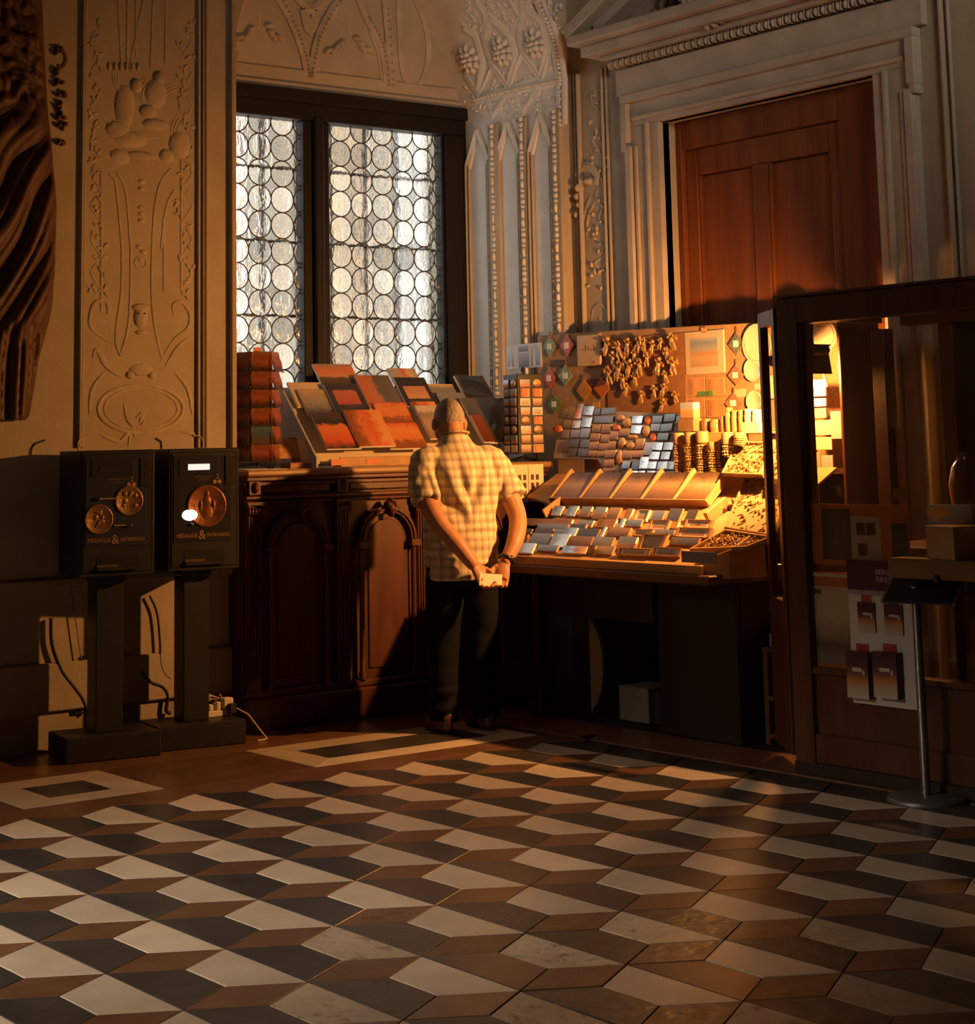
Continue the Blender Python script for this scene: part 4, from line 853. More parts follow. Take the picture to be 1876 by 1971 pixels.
gbox('paper_packet', 'upright pale packet behind the papers on the low shelf', 'packet', 3.36, 3.50, -0.365, -0.345, 0.44, 0.56, MATS['dull_white_box'])

# ================================================================== GLAZED BOOTH
XB = 2.845; PB = PX(XB); MBt = PB.mat(0, 0)
booth = thing('ticket_booth', 'dark wooden booth with large glass panes at the right', 'booth', (XB+0.4, -1.7, 0)); Bi = booth.matrix_world.inverted()
def bb(nm, a0, a1, z0, z1, d0, d1, m=BOOTHWOOD, bev=0.005, parent=None): return MB().box(a0, a1, z0, z1, d0, d1, Bi @ MBt).build(nm, m, parent or booth, bev)
a0 = PB.at(1497, 700)[0]; a1 = PB.at(1534, 700)[0]; aEnd = 2.75
zt1 = 2.005; zt0 = zt1-0.115; zg = PB.at(1600, 1292)[1]
bb('corner_post', a0, a1, 0, zt1, -0.10, 0.0); bb('corner_post_bead', a1-0.02, a1+0.004, 0.2, zt0, -0.06, -0.02)
bb('top_rail', a1, aEnd, zt0, zt1, -0.10, 0.0); bb('top_cap', a0-0.01, aEnd, zt1, zt1+0.012, -0.12, 0.012)
bb('lower_panel', a1, aEnd, 0.13, zg, -0.05, -0.025); bb('bottom_rail', a1, aEnd, 0.05, 0.17, -0.07, -0.005); bb('plinth', a0, aEnd, 0, 0.05, -0.09, 0.008, MATS['stall_black']); bb('mid_rail', a1, aEnd, zg-0.02, zg+0.01, -0.06, -0.005)
def clearglass(name, tint=(0.9, 0.88, 0.84), gloss=0.05):
    if name in MATS: return MATS[name]
    m, n, l, b = base(name); n.remove(b); t = n.new('ShaderNodeBsdfTransparent'); t.inputs[0].default_value = (*tint, 1); g = n.new('ShaderNodeBsdfGlossy'); g.inputs['Roughness'].default_value = 0.03
    mx = n.new('ShaderNodeMixShader'); mx.inputs[0].default_value = gloss; l.new(t.outputs[0], mx.inputs[1]); l.new(g.outputs[0], mx.inputs[2]); l.new(mx.outputs[0], n['Material Output'].inputs['Surface']); MATS[name] = m; return m
CG = clearglass('booth_glass')
bb('glass_pane', a1+0.004, aEnd, zg+0.01, zt0, -0.034, -0.030, CG, 0)
# return side going back to the wall beside the door
MBs = PY(-a0).mat(0, 0)
def bs(nm, x0, x1, z0, z1, d0, d1, m=BOOTHWOOD, bev=0.004): return MB().box(x0, x1, z0, z1, d0, d1, Bi @ MBs).build(nm, m, booth, bev)
bs('side_bottom_panel', XB+0.10, 3.55, 0.05, 0.75, -0.06, -0.035); bs('side_rail', XB+0.10, 3.55, 0.75, 0.80, -0.07, -0.02); bs('side_post', 3.55, 3.62, 0, zt0, -0.08, 0.0)
bs('roof_rail', XB+0.10, 3.62, zt0+0.03, zt1, -0.10, -0.06)
# interior: back posts, cupboards
def ib(nm, x0, x1, y0, y1, z0, z1, m=BOOTHWOOD, bev=0.004): return MB().box(x0, x1, y0, y1, z0, z1, Bi).build(nm, m, booth, bev)
ib('inner_post', 3.62, 3.69, -1.28, -1.20, 0, 1.99); ib('inner_cupboard', 3.40, 3.80, -2.7, -1.62, 0, 1.55); ib('inner_cupboard_door', 3.385, 3.40, -2.68, -1.64, 0.1, 1.52); ib('back_rail', 3.60, 3.69, -2.75, -1.0, 1.90, 1.99); ib('inner_post', 3.62, 3.69, -2.75, -2.67, 0, 1.99)
ib('desk_top', 2.93, 3.40, -2.7, -1.25, 0.92, 0.95)
ib('blind_panel', 3.70, 3.72, -1.62, -1.26, 0.6, 1.95, MATS['stall_black'])
ib('partition', 3.70, XD-0.10, -0.545, -0.525, 0, 1.97)
# open half door of the booth (seen nearly edge-on)
hd = thing('booth_door', 'narrow glazed wooden half-open door hinged to the booth corner post', 'door', (2.90, -0.90, 0))
p0, p1 = Vector((2.895, -0.895, 0)), Vector((3.10, -0.60, 0)); an = math.atan2((p1-p0).y, (p1-p0).x); Lh = (p1-p0).length
zq = PX(3.1).at(1473, 603)[1]; Mh = RZ(an)
def hb(nm, x0, x1, z0, z1, y=0.018, m=BOOTHWOOD): return MB().box(x0, x1, -y, y, z0, z1, Mh).build(nm, m, hd, 0.003)
hb('stile', 0, 0.06, 0.06, zq); hb('stile', Lh-0.055, Lh, 0.06, zq); hb('top_rail', 0.06, Lh-0.055, zq-0.07, zq); hb('bottom_panel', 0.06, Lh-0.055, 0.06, 0.62); hb('mid_rail', 0.06, Lh-0.055, 0.62, 0.70); hb('glass_pane', 0.06, Lh-0.055, 0.70, zq-0.07, 0.003, CG)
MB().tube([Mh @ Vector((Lh-0.03, -0.02, 0.83)), Mh @ Vector((Lh-0.03, -0.06, 0.83)), Mh @ Vector((Lh-0.10, -0.065, 0.83))], 0.009, 8).build('handle', mat('brass', (0.6, 0.38, 0.15), (0.5, 0.3, 0.1), rough=0.25, metal=0.9), hd, 0, True)
# ================================================================== GOODS
ORD = ['first', 'second', 'third', 'fourth', 'fifth', 'sixth', 'seventh', 'eighth', 'ninth', 'tenth', 'eleventh', 'twelfth', 'thirteenth', 'fourteenth', 'fifteenth', 'sixteenth']
def card(nm, label, cat, plane, u0, v0, u1, v1, m, th=0.004, h=0.0, tilt=0, rot=0, group=None, back=None, bev=0.001):
    """flat printed thing lying on a plane: bottom-left and top-right pixels give its place and size"""
    a, b, w_, hh = plane.rect(u0, v0, u1, v1)
    M = plane.mat(a, b - hh/2, h, rot, tilt)
    if back is None:
        o = MB().box(-w_/2, w_/2, 0, hh, 0, th).build(nm, m, None, bev, M=M); tag(o, label, cat, group); return o
    t = thing(nm, label, cat, M, group)
    MB().box(-w_/2, w_/2, 0, hh, 0, th*0.8).build('body', back, t, bev); MB().box(-w_/2+0.001, w_/2-0.001, 0.001, hh-0.001, th*0.8, th).build('printed_face', m, t, 0)
    return t
# prints
OR, DO, RED, TAN, GRY, BLU, WHT, BLK = (0.55, 0.17, 0.045), (0.22, 0.07, 0.02), (0.50, 0.09, 0.03), (0.58, 0.42, 0.24), (0.34, 0.32, 0.30), (0.20, 0.26, 0.36), (0.78, 0.76, 0.72), (0.025, 0.022, 0.022)
P_SUN = pic('print_sunset', [(0.0, (0.05, 0.03, 0.02)), (0.42, (0.10, 0.06, 0.04)), (0.5, (0.5, 0.25, 0.10)), (0.72, OR), (1.0, (0.28, 0.20, 0.17))], 'y', 0.18, 3)
P_FLOWER = pic('print_red_flower', [(0.0, BLK), (0.22, RED), (0.62, OR), (0.70, BLK), (1, (0.07, 0.04, 0.03))], 'y', 0.2, 5)
P_ORANGE = pic('print_orange_art', [(0.15, DO), (0.4, OR), (0.6, RED), (0.85, (0.6, 0.28, 0.09))], 'x', 0.55, 5)
P_ORANGE2 = pic('print_orange_drawing', [(0.2, DO), (0.35, OR), (0.8, (0.58, 0.22, 0.07)), (1, RED)], 'y', 0.5, 9)
P_GREYPH = pic('print_grey_photo', [(0.1, (0.07, 0.06, 0.05)), (0.45, GRY), (0.8, (0.45, 0.36, 0.26)), (1, TAN)], 'y', 0.4, 7)
P_DARKBK = pic('print_dark_cover', [(0.0, (0.05, 0.04, 0.035)), (0.5, (0.10, 0.085, 0.075)), (1, (0.13, 0.11, 0.10))], 'y', 0.25, 4, rough=0.16, spec=0.9, metal=0.2)
P_BLACKBK = pic('print_black_cover', [(0.0, BLK), (0.24, (0.05, 0.04, 0.03)), (0.26, (0.5, 0.28, 0.15)), (0.68, (0.42, 0.2, 0.1)), (0.7, BLK), (1, (0.05, 0.045, 0.04))], 'y', 0.02, 6, 0.14, BLK)
P_TANG = pic('print_tan_grey', [(0.0, GRY), (0.4, (0.4, 0.30, 0.2)), (0.55, RED), (0.7, TAN), (1, GRY)], 'x', 0.3, 3)
P_MAP = pic('print_map', [(0.1, (0.25, 0.16, 0.1)), (0.5, (0.34, 0.25, 0.18)), (0.75, (0.2, 0.17, 0.15)), (0.85, (0.5, 0.45, 0.38)), (1, (0.4, 0.36, 0.3))], 'y', 0.22, 6)
P_VIEW = pic('print_city_view', [(0.1, (0.30, 0.15, 0.07)), (0.42, (0.45, 0.27, 0.14)), (0.52, (0.32, 0.36, 0.40)), (1, (0.42, 0.47, 0.52))], 'y', 0.22, 4, rough=0.15, spec=0.9, metal=0.3)
P_VIEWB = pic('print_city_view_margin', [(0.1, (0.30, 0.15, 0.07)), (0.42, (0.45, 0.27, 0.14)), (0.52, (0.30, 0.34, 0.40)), (1, (0.42, 0.47, 0.52))], 'y', 0.25, 4, 0.1, (0.72, 0.68, 0.6))
P_SILVER = pic('silver_relief', [(0.2, (0.35, 0.34, 0.33)), (0.5, (0.62, 0.60, 0.57)), (0.8, (0.80, 0.78, 0.75))], 'x', 0.35, 3, rough=0.16, spec=1.0, metal=0.95, detail=1)
P_SLATE = pic('slate_print', [(0.1, (0.16, 0.16, 0.17)), (0.5, (0.27, 0.27, 0.28)), (0.9, (0.38, 0.37, 0.36))], 'y', 0.3, 5, rough=0.2, spec=0.9, metal=0.45)
P_BRONZE = pic('bronze_relief', [(0.2, (0.18, 0.09, 0.04)), (0.5, (0.40, 0.24, 0.12)), (0.85, (0.55, 0.38, 0.22))], 'y', 0.4, 6, rough=0.35)
P_CARD = pic('postcard_print', [(0.1, (0.06, 0.02, 0.01)), (0.45, (0.30, 0.08, 0.03)), (0.7, (0.20, 0.05, 0.02)), (1, (0.30, 0.14, 0.06))], 'y', 0.4, 5)
P_CARDB = pic('postcard_blue', [(0.1, (0.12, 0.06, 0.03)), (0.4, (0.06, 0.09, 0.13)), (1, (0.10, 0.16, 0.22))], 'y', 0.15, 4)
P_BROWNP = pic('brown_engraving', [(0.2, (0.30, 0.14, 0.05)), (0.5, (0.50, 0.27, 0.10)), (0.9, (0.40, 0.20, 0.08))], 'x', 0.5, 9, 0.06, (0.5, 0.28, 0.1))
P_PAINT = pic('lagoon_print', [(0.0, (0.5, 0.36, 0.2)), (0.32, (0.62, 0.42, 0.22)), (0.45, (0.6, 0.33, 0.12)), (0.60, (0.42, 0.44, 0.46)), (0.85, (0.25, 0.34, 0.44)), (1, (0.5, 0.5, 0.48))], 'y', 0.1, 4)
CARDB = mat('cardboard', (0.42, 0.25, 0.11), (0.34, 0.19, 0.08), scale=10, rough=0.7, rnd=0.1)
CREAM = mat('cream_card', (0.58, 0.47, 0.31), (0.50, 0.40, 0.26), rough=0.6, rnd=0.12)
TRAYC = mat('tray_linen', (0.34, 0.22, 0.11), (0.26, 0.16, 0.075), scale=30, rough=0.7)
# ---- book stand and books on the counter
BK = slopeY(2.00, CT+0.035, 50)
stand = thing('book_stand', 'pale sloping wooden display stand for books on the counter', 'stand', (2.75, 2.0, CT)); Si = stand.matrix_world.inverted()
a0_, b0_ = BK.at(640, 885); a9, b9 = BK.at(930, 870)
MB().prism([(a0_-0.12, 0.0), (a9+0.05, 0.0), (a9+0.05, 0.55), (a0_-0.12, 0.55)], -0.03, -0.02, Si @ BK.mat(0, 0)).build('back_board', CREAM, stand, 0.002)
MB().box(a0_+0.02, a9+0.02, 1.955, 1.97, CT, CT+0.05, Si).build('front_ledge', PALEWOOD, stand, 0.003); MB().box(a0_+0.02, a9+0.02, 1.95, 2.02, CT, CT+0.012, Si).build('ledge_board', PALEWOOD, stand, 0.002)
pS = Matrix(((0, 0, 1, a0_-0.125), (1, 0, 0, 1.97), (0, 1, 0, CT), (0, 0, 0, 1)))
MB().prism([(0, 0), (0.42, 0), (0.42, 0.44), (0.36, 0.44), (0.0, 0.05)], 0, 0.012, Si @ pS).build('side_panel', mat('grey_card', (0.42, 0.38, 0.33), (0.36, 0.32, 0.27), rough=0.6), stand, 0.001)
for u0, u1 in ((637, 665), (705, 732)):
    pf = PY(1.954); a, b, w_, hh = pf.rect(u0, 896, u1, 883); MB().box(a-w_/2, a+w_/2, b-hh/2, b+hh/2, 0, 0.002, Si @ pf.mat(0, 0)).build('price_label', mat('orange_label', (0.55, 0.18, 0.05), (0.45, 0.13, 0.04), rough=0.5), stand, 0)
books = [  # label, BL, TR, material, layer
 ('tan covered book behind the grey photo book at the left', (572, 786), (614, 739), CREAM, 0),
 ('sunset covered book standing topmost left in front of the window mullion', (622, 752), (673, 704), P_SUN, 0),
 ('book with patchwork cover topmost in the middle of the stand', (757, 740), (795, 712), P_TANG, 0),
 ('grey book with red and peach blocks beside the wrapped book', (828, 786), (868, 742), pic('print_grey_red', [(0.0, (0.16, 0.15, 0.14)), (0.25, (0.30, 0.14, 0.08)), (0.35, (0.17, 0.16, 0.15)), (0.8, (0.2, 0.19, 0.18)), (1, TAN)], 'y', 0.06, 5), 0),
 ('large dark plastic-wrapped book with red spine at the right end', (898, 784), (924, 730), P_DARKBK, 1),
 ('grey photo book under a plastic sleeve at the left end', (590, 806), (618, 757), P_GREYPH, 1),
 ('dark book with orange square picture in the second row', (642, 805), (681, 750), pic('print_orange_square', [(0, BLK), (0.25, (0.09, 0.03, 0.02)), (0.3, RED), (0.75, OR), (0.8, BLK), (1, BLK)], 'y', 0.1, 6, 0.15, (0.035, 0.025, 0.02)), 2),
 ('book with orange figure on grey cover in the second row', (706, 797), (740, 733), pic('print_orange_figure', [(0.1, OR), (0.45, (0.5, 0.2, 0.07)), (0.55, (0.12, 0.10, 0.09)), (1, (0.17, 0.14, 0.12))], 'x', 0.2, 3), 2),
 ('black book with small framed painting in the second row', (778, 792), (809, 737), P_BLACKBK, 2),
 ('blue grey book right behind the man\'s head', (852, 802), (880, 766), pic('print_bluegrey', [(0, (0.12, 0.13, 0.15)), (1, (0.20, 0.22, 0.24))], 'y', 0.1, 3), 2),
 ('orange book with an arch picture next to the map guide', (792, 812), (826, 787), P_ORANGE, 3),
 ('orange book with engraved portal in the middle of the stand', (727, 830), (771, 789), P_ORANGE2, 3),
 ('dark guide with large red flower, bottom row left', (618, 883), (652, 812), P_FLOWER, 4),
 ('orange book with face drawings, bottom row second from left', (678, 882), (714, 811), P_ORANGE, 5),
 ('wide orange landscape-format book, bottom row third', (740, 882), (788, 832), P_ORANGE2, 4),
 ('grey map guide with pale top strip beside the man', (812, 870), (838, 806), P_MAP, 6),
 ('large dark grey book in plastic, bottom row right of the man', (918, 870), (958, 784), P_DARKBK, 4),
 ('red book partly hidden by the man\'s shoulder', (915, 876), (908, 824), pic('print_red', [(0, (0.10, 0.025, 0.01)), (1, (0.20, 0.05, 0.02))], 'y', 0.3, 5), 6)]
for i, (lb, bl, tr, m, ly) in enumerate(books):
    t = card('book', lb, 'book', BK, bl[0], bl[1], tr[0], tr[1], m, 0.014, 0.0172*ly, group='books on the counter stand', back=PAPER)
    if 'plastic' in lb or i in (7, 6):
        dims = t.children[0].dimensions; w_, hh = dims.x, dims.y
        MB().box(-w_/2-0.003, w_/2+0.003, -0.002, hh+0.006, 0.0145, 0.0155).build('plastic_sleeve', clearglass('plastic_film', (0.96, 0.95, 0.93)), t)
    if 'red spine' in lb:
        w_ = t.children[0].dimensions.x; hh = t.children[0].dimensions.y; MB().box(w_/2-0.02, w_/2+0.001, 0, hh, 0, 0.0148).build('spine_strip', mat('spine_red', (0.45, 0.10, 0.03), (0.4, 0.08, 0.02), rough=0.4), t)
    if i == 12:
        for k in range(0): text(('IL TESORO', 'DI SAN GIORGIO', 'GUIDA')[k] if False else ('THE TREASURE', 'AND ITS', 'PAINTINGS')[k] if False else '', 0.02, GOLD, t, T(0, 0.2, 0.015)) if False else None
# ---- postcard spinner left
RC = PY(1.90).hit(496, 890)
rack = thing('postcard_rack', 'wire spinner rack of postcards at the left end of the counter', 'rack', (RC.x, 1.90, CT))
WIRE = mat('rack_wire', (0.16, 0.12, 0.09), (0.12, 0.09, 0.06), rough=0.4, metal=0.6)
for k in range(3):
    t_ = math.radians(90*k+20); MB().tube([(0, 0, 0.03), (0.15*math.cos(t_*1.33), 0.15*math.sin(t_*1.33), 0.005)], 0.006, 6).build('foot', BLACKMETAL, rack, 0, True)
MB().tube([(0, 0, 0.01), (0, 0, 0.60)], 0.008, 8).build('pole', BLACKMETAL, rack, 0, True)
MB().box(-0.022, 0.022, -0.003, 0.003, 0.60, 0.635).build('topper_tag', mat('orange_tag', (0.6, 0.15, 0.04), (0.5, 0.12, 0.03), rough=0.5), rack, 0.001)
faces = [(-20, 0.115), (38, 0.115), (-75, 0.115)]
for fi, (deg, off) in enumerate(faces):
    a = math.radians(deg); n_ = Vector((math.sin(a), -math.cos(a), 0)); u_ = Vector((math.cos(a), math.sin(a), 0))
    for r_ in range(6):
        z0 = 0.04 + r_*0.093; tl = math.radians(13)
        M = Matrix(((u_.x, -n_.x*math.sin(tl), n_.x*math.cos(tl), n_.x*off), (u_.y, -n_.y*math.sin(tl), n_.y*math.cos(tl), n_.y*off), (0, math.cos(tl), math.sin(tl), z0), (0, 0, 0, 1)))
        wr_ = MB()
        for x in (-0.05, 0.05): wr_.tube([M @ Vector((x, -0.004, 0.008)), M @ Vector((x, 0.06, 0.010))], 0.0016, 5)
        wr_.tube([M @ Vector((-0.062, -0.004, 0.0)), M @ Vector((-0.062, -0.004, 0.012)), M @ Vector((0.062, -0.004, 0.012)), M @ Vector((0.062, -0.004, 0.0))], 0.0018, 5)
        wr_.build('wire_pocket', WIRE, rack, 0, True)
        o = MB().box(-0.058, 0.058, 0, 0.105, 0, 0.005).build('postcard', P_CARDB if (fi == 0 and r_ == 1) else P_CARD, None, 0.0005, M=rack.matrix_world @ M)
        tag(o, '%s postcards, %s row down, on the %s side of the wire rack' % ('blue sky' if (fi == 0 and r_ == 1) else 'dark red', ORD[5-r_], ('front', 'right', 'left')[fi]), 'postcard', 'postcards on the wire rack')
xq0, xq1 = PY(1.76).at(466, 900)[0], PY(1.76).at(545, 900)[0]
o = MB().box(xq0, xq1, 1.72, 1.99, CT+0.0005, CT+0.002).build('leaflet', PAPER, None); tag(o, 'white paper sheet lying under the wire rack', 'paper')
PLb = PY(1.86)
card('small_print', 'small orange framed print leaning by the wire rack foot', 'print', slopeY(1.80, CT+0.002, 65), 524, 884, 566, 846, P_BROWNP, 0.006); card('booklet', 'cream booklet with brown picture leaning against the book stand', 'booklet', slopeY(1.83, CT+0.034, 70), 562, 890, 583, 842, pic('booklet_print', [(0, (0.3, 0.15, 0.06)), (0.45, (0.25, 0.12, 0.05)), (0.55, (0.66, 0.50, 0.30)), (1, (0.68, 0.52, 0.32))], 'x', 0.1, 5), 0.008)
gbox('small_box', 'flat reddish box on the counter below the cream booklet', 'box', PY(1.78).at(549, 900)[0], PY(1.78).at(590, 900)[0], 1.73, 1.83, CT, CT+0.03, mat('red_box', (0.35, 0.12, 0.05), (0.3, 0.1, 0.04), rough=0.5), 0.002)
# ---- signs hanging on the counter front, right of the man
PH = PY(YC-0.056); s1 = card('price_sheet', 'cream price sheet with small pictures taped to the counter edge', 'sign', PH, 987, 968, 1045, 893, mat('price_sheet_cream', (0.72, 0.60, 0.40), (0.68, 0.56, 0.37), rough=0.5), 0.002)
dm = s1.dimensions; hh = PH.rect(987, 968, 1045, 893)[3]
INK = mat('brown_ink', (0.10, 0.05, 0.02), (0.06, 0.03, 0.015), rough=0.6)
for cx in (-0.062, -0.026, 0.03, 0.066):
    for ry in range(3): MB().box(cx-0.011, cx+0.011, hh*0.16+ry*0.045, hh*0.16+ry*0.045+0.030, 0.002, 0.0026).build('printed_picture', INK, s1)
MB().box(-0.0015, 0.0015, 0.002, hh-0.002, 0.002, 0.0026).build('fold_line', INK, s1)
card('notice', 'brownish printed notice hanging beside the magnet board', 'notice', PX(3.70), 1076, 957, 1124, 884, pic('notice_print', [(0.2, (0.16, 0.10, 0.06)), (0.7, (0.24, 0.15, 0.09)), (1, (0.2, 0.12, 0.07))], 'y', 0.4, 14), 0.002)
gbox('storage_box', 'orange brown carton under the grey magnet board', 'box', 3.74, 3.90, 1.18, 1.36, 1.215, 1.32, CARDB)

# ---- magnet spinner in the middle
SP = PY(1.84).hit(1010, 880); spin = thing('magnet_spinner', 'black spinner tower covered in picture magnets beside the man', 'rack', (SP.x, 1.84, CT))
for k in range(4):
    t_ = math.radians(90*k+25); MB().tube([(0, 0, 0.03), (0.12*math.cos(t_), 0.12*math.sin(t_), 0.005)], 0.006, 6).build('foot', BLACKMETAL, spin, 0, True)
HT = 0.50; MB().box(-0.085, 0.085, -0.085, 0.085, 0.045, HT, RZ(math.radians(-10))).build('tower', BLACKMETAL, spin, 0.003); MB().tube([(0, 0, HT), (0, 0, HT+0.02)], 0.006, 8).build('pole', BLACKMETAL, spin, 0, True); MB().ball((0, 0, HT+0.03), 0.014).build('knob', BLACKMETAL, spin, 0, True)
MAGM = [P_VIEW, P_BRONZE, P_ORANGE, P_BROWNP, P_VIEWB]
for fi, deg in enumerate((-10, -100)):
    a = math.radians(deg); n_ = Vector((math.sin(a), -math.cos(a), 0)); u_ = Vector((math.cos(a), math.sin(a), 0))
    side = ('right', 'left')[1] if fi else 'right'
    for r_ in range(8):
        for c_ in range(2):
            wd = 0.066 + random.uniform(-0.006, 0.006); hh = 0.046 + random.uniform(-0.006, 0.005); x = -0.04+c_*0.08; z = 0.075+r_*0.053
            M = spin.matrix_world @ Matrix(((u_.x, 0, n_.x, n_.x*0.086+u_.x*x), (u_.y, 0, n_.y, n_.y*0.086+u_.y*x), (0, 1, 0, z), (0, 0, 0, 1)))
            if (r_+c_) % 5 == 3: o = MB().lathe([(0.028, 0), (0.028, 0.005), (0.024, 0.008), (0.001, 0.009)], 18, None, 1, 0.85).build('magnet', P_BRONZE, None, 0, True, M=M)
            else: o = MB().box(-wd/2, wd/2, -hh/2, hh/2, 0, 0.007).build('magnet', random.choice(MAGM if fi == 0 else [P_SLATE, P_VIEW, P_SLATE, P_VIEW]), None, 0.0015, M=M)
            face = ('front of black spinner', 'side of black spinner')[fi]
            tag(o, '%s magnet, %s row down, %s column, %s' % (('round bronze', 'rectangular picture')[0 if len(o.data.vertices) > 40 else 1], ORD[7-r_], ORD[c_], face), 'magnet', 'magnets on the black spinner')
sheet = card('print_sheet', 'white plastic sleeve with silver prints above the magnet spinner', 'print', PX(spin.location.x+0.06), 975, 711, 1042, 659, mat('sleeve_white', (0.72, 0.71, 0.68), (0.55, 0.54, 0.51), scale=20, rough=0.25, spec=0.7, stretch=(3, 0.3, 1)), 0.003)
w_, hh = sheet.dimensions.x, sheet.dimensions.z
_, _, w_, hh = PX(spin.location.x+0.06).rect(975, 711, 1042, 659)
for x0, x1, y0, y1 in ((-0.46, -0.40, 0.08, 0.88), (-0.34, -0.27, 0.08, 0.88), (-0.14, 0.16, 0.03, 0.62), (-0.14, 0.14, 0.68, 0.92), (0.22, 0.26, 0.06, 0.88), (0.34, 0.46, 0.06, 0.88)): MB().box(x0*w_, x1*w_, y0*hh, y1*hh, 0.003, 0.0038).build('silver_print', P_SLATE, sheet)
MB().tube([(0, 0.02, -0.002), (0, -0.03, -0.004), (0, -0.09, 0.02)], 0.003, 6).build('holder_rod', BLACKMETAL, sheet, 0, True)

# ---- backboard behind the stall with hanging goods
XBK = 3.962; PBk = PX(XBK); bk = thing('display_backboard', 'brown cork and plywood backboard behind the souvenir stall', 'board', (XBK, 0.8, 1.0)); Bk = bk.matrix_world.inverted()
CORK = mat('cork_brown', (0.40, 0.25, 0.13), (0.30, 0.17, 0.08), scale=30, rough=0.8, bump=0.2, bscale=120)
q = [PBk.at(1034, 920), PBk.at(1632, 960), PBk.at(1632, 606), PBk.at(1470, 620), PBk.at(1170, 637), PBk.at(1034, 646)]
MB().prism(q, -0.02, 0.0, Bk @ PBk.mat(0, 0)).build('board', CORK, bk, 0.002)
a, b, w_, hh = PBk.rect(1172, 800, 1318, 640); MB().box(a-w_/2, a+w_/2, b-hh/2, b+hh/2, 0, 0.008, Bk @ PBk.mat(0, 0)).build('cork_panel', mat('cork_dark', (0.30, 0.15, 0.065), (0.22, 0.10, 0.04), scale=30, rough=0.8), bk, 0.001)
PBf = PX(XBK-0.002)
def diamond(u, v, ru, rv, c, label, dark=False):
    a, b = PBf.at(u, v); k = 1/220; w_, hh = ru*k, rv/362
    t = thing('diamond_ornament', label, 'ornament', PBf.mat(a, b, 0.001), 'diamond ornaments on the backboard')
    m = mat('glass_mosaic_%s' % c, *{'green': ((0.008, 0.10, 0.012), (0.22, 0.34, 0.12)), 'red': ((0.30, 0.012, 0.004), (0.50, 0.11, 0.02)), 'mint': ((0.01, 0.15, 0.05), (0.36, 0.46, 0.34)), 'yellow': ((0.62, 0.30, 0.02), (0.30, 0.10, 0.01)), 'orange': ((0.42, 0.06, 0.012), (0.45, 0.20, 0.06)), 'teal': ((0.03, 0.07, 0.08), (0.20, 0.20, 0.14)), 'brown': ((0.22, 0.09, 0.04), (0.38, 0.2, 0.1))}[c], scale=75, rough=0.3, spec=0.35, detail=2)
    P = [(-w_, 0), (0, -hh), (w_, 0), (0, hh)]
    MB().prism(P, 0, 0.012).build('plate', m, t, 0.003); MB().tube([(x*1.02, y*1.02, 0.008) for x, y in P], 0.0022, 5, closed=True).build('rim', mat('ornament_rim', (0.4, 0.3, 0.2), (0.3, 0.2, 0.1), rough=0.3, metal=0.5), t)
    MB().tube([(0, hh, 0.006), (0.004, hh+0.018, 0.006), (0, hh+0.03, 0.005), (-0.004, hh+0.018, 0.006), (0, hh, 0.006)], 0.0022, 5).build('ribbon', mat('ribbon_brown', (0.2, 0.08, 0.04), (0.15, 0.05, 0.02), rough=0.6), t, 0, True)
    if c not in ('yellow', 'orange'): MB().box(-w_*0.32, w_*0.32, -hh*0.3, hh*0.3, 0.012, 0.0145).build('price_tag', PAPER, t, 0.0005)
for u, v, ru, rv, c, lb in ((1060, 667, 13, 22, 'green', 'green mosaic diamond ornament, top left on the backboard'), (1093, 665, 14, 22, 'red', 'red mosaic diamond ornament beside the cloth bag'), (1059, 728, 13, 22, 'red', 'red mosaic diamond ornament half behind the magnet spinner'), (1090, 723, 15, 22, 'mint', 'mint green diamond ornament in the middle row'), (1069, 778, 15, 20, 'green', 'green mosaic diamond ornament lowest of all, above the grey board'), (1126, 751, 15, 23, 'yellow', 'amber yellow diamond ornament with no price tag'), (1160, 747, 16, 22, 'orange', 'orange diamond ornament hanging under the cloth bag'), (1419, 662, 13, 21, 'teal', 'dark teal diamond ornament beside the framed print'), (1418, 722, 13, 19, 'brown', 'brown diamond ornament between the plates and the print'), (1414, 776, 15, 19, 'brown', 'brown diamond ornament lowest on the right side')): diamond(u, v, ru, rv, c, lb)
bag = card('cloth_bag', 'beige cloth bag with a printed skyline hung on the backboard', 'bag', PBf, 1117, 706, 1160, 642, mat('cloth_beige', (0.55, 0.42, 0.28), (0.48, 0.36, 0.23), scale=40, rough=0.9), 0.02, 0.006, bev=0.005)
for k, x in enumerate((-0.05, -0.025, 0.0, 0.025, 0.05)): MB().box(x-0.003, x+0.003, 0.088, 0.10+0.012*((k*2) % 3), 0.02, 0.0208).build('printed_tower', INK, bag)
MB().box(0.03, 0.055, 0.015, 0.026, 0.02, 0.0208).build('printed_label', mat('label_red', (0.4, 0.1, 0.05), (0.35, 0.08, 0.04)), bag)
card('script_sign', 'small wooden script sign between the diamond ornaments', 'sign', PBf, 1064, 707, 1085, 692, INK, 0.004, 0.001)
card('dark_tag', 'dark red tag between the yellow and orange ornaments', 'tag', PBf, 1133, 745, 1155, 729, mat('dark_red', (0.12, 0.03, 0.02), (0.1, 0.02, 0.015)), 0.004, 0.001)
card('price_card', 'small yellow price card above the grey magnet board', 'card', PBf, 1148, 785, 1162, 774, mat('yellow_card', (0.6, 0.35, 0.05), (0.5, 0.3, 0.05)), 0.003, 0.03)
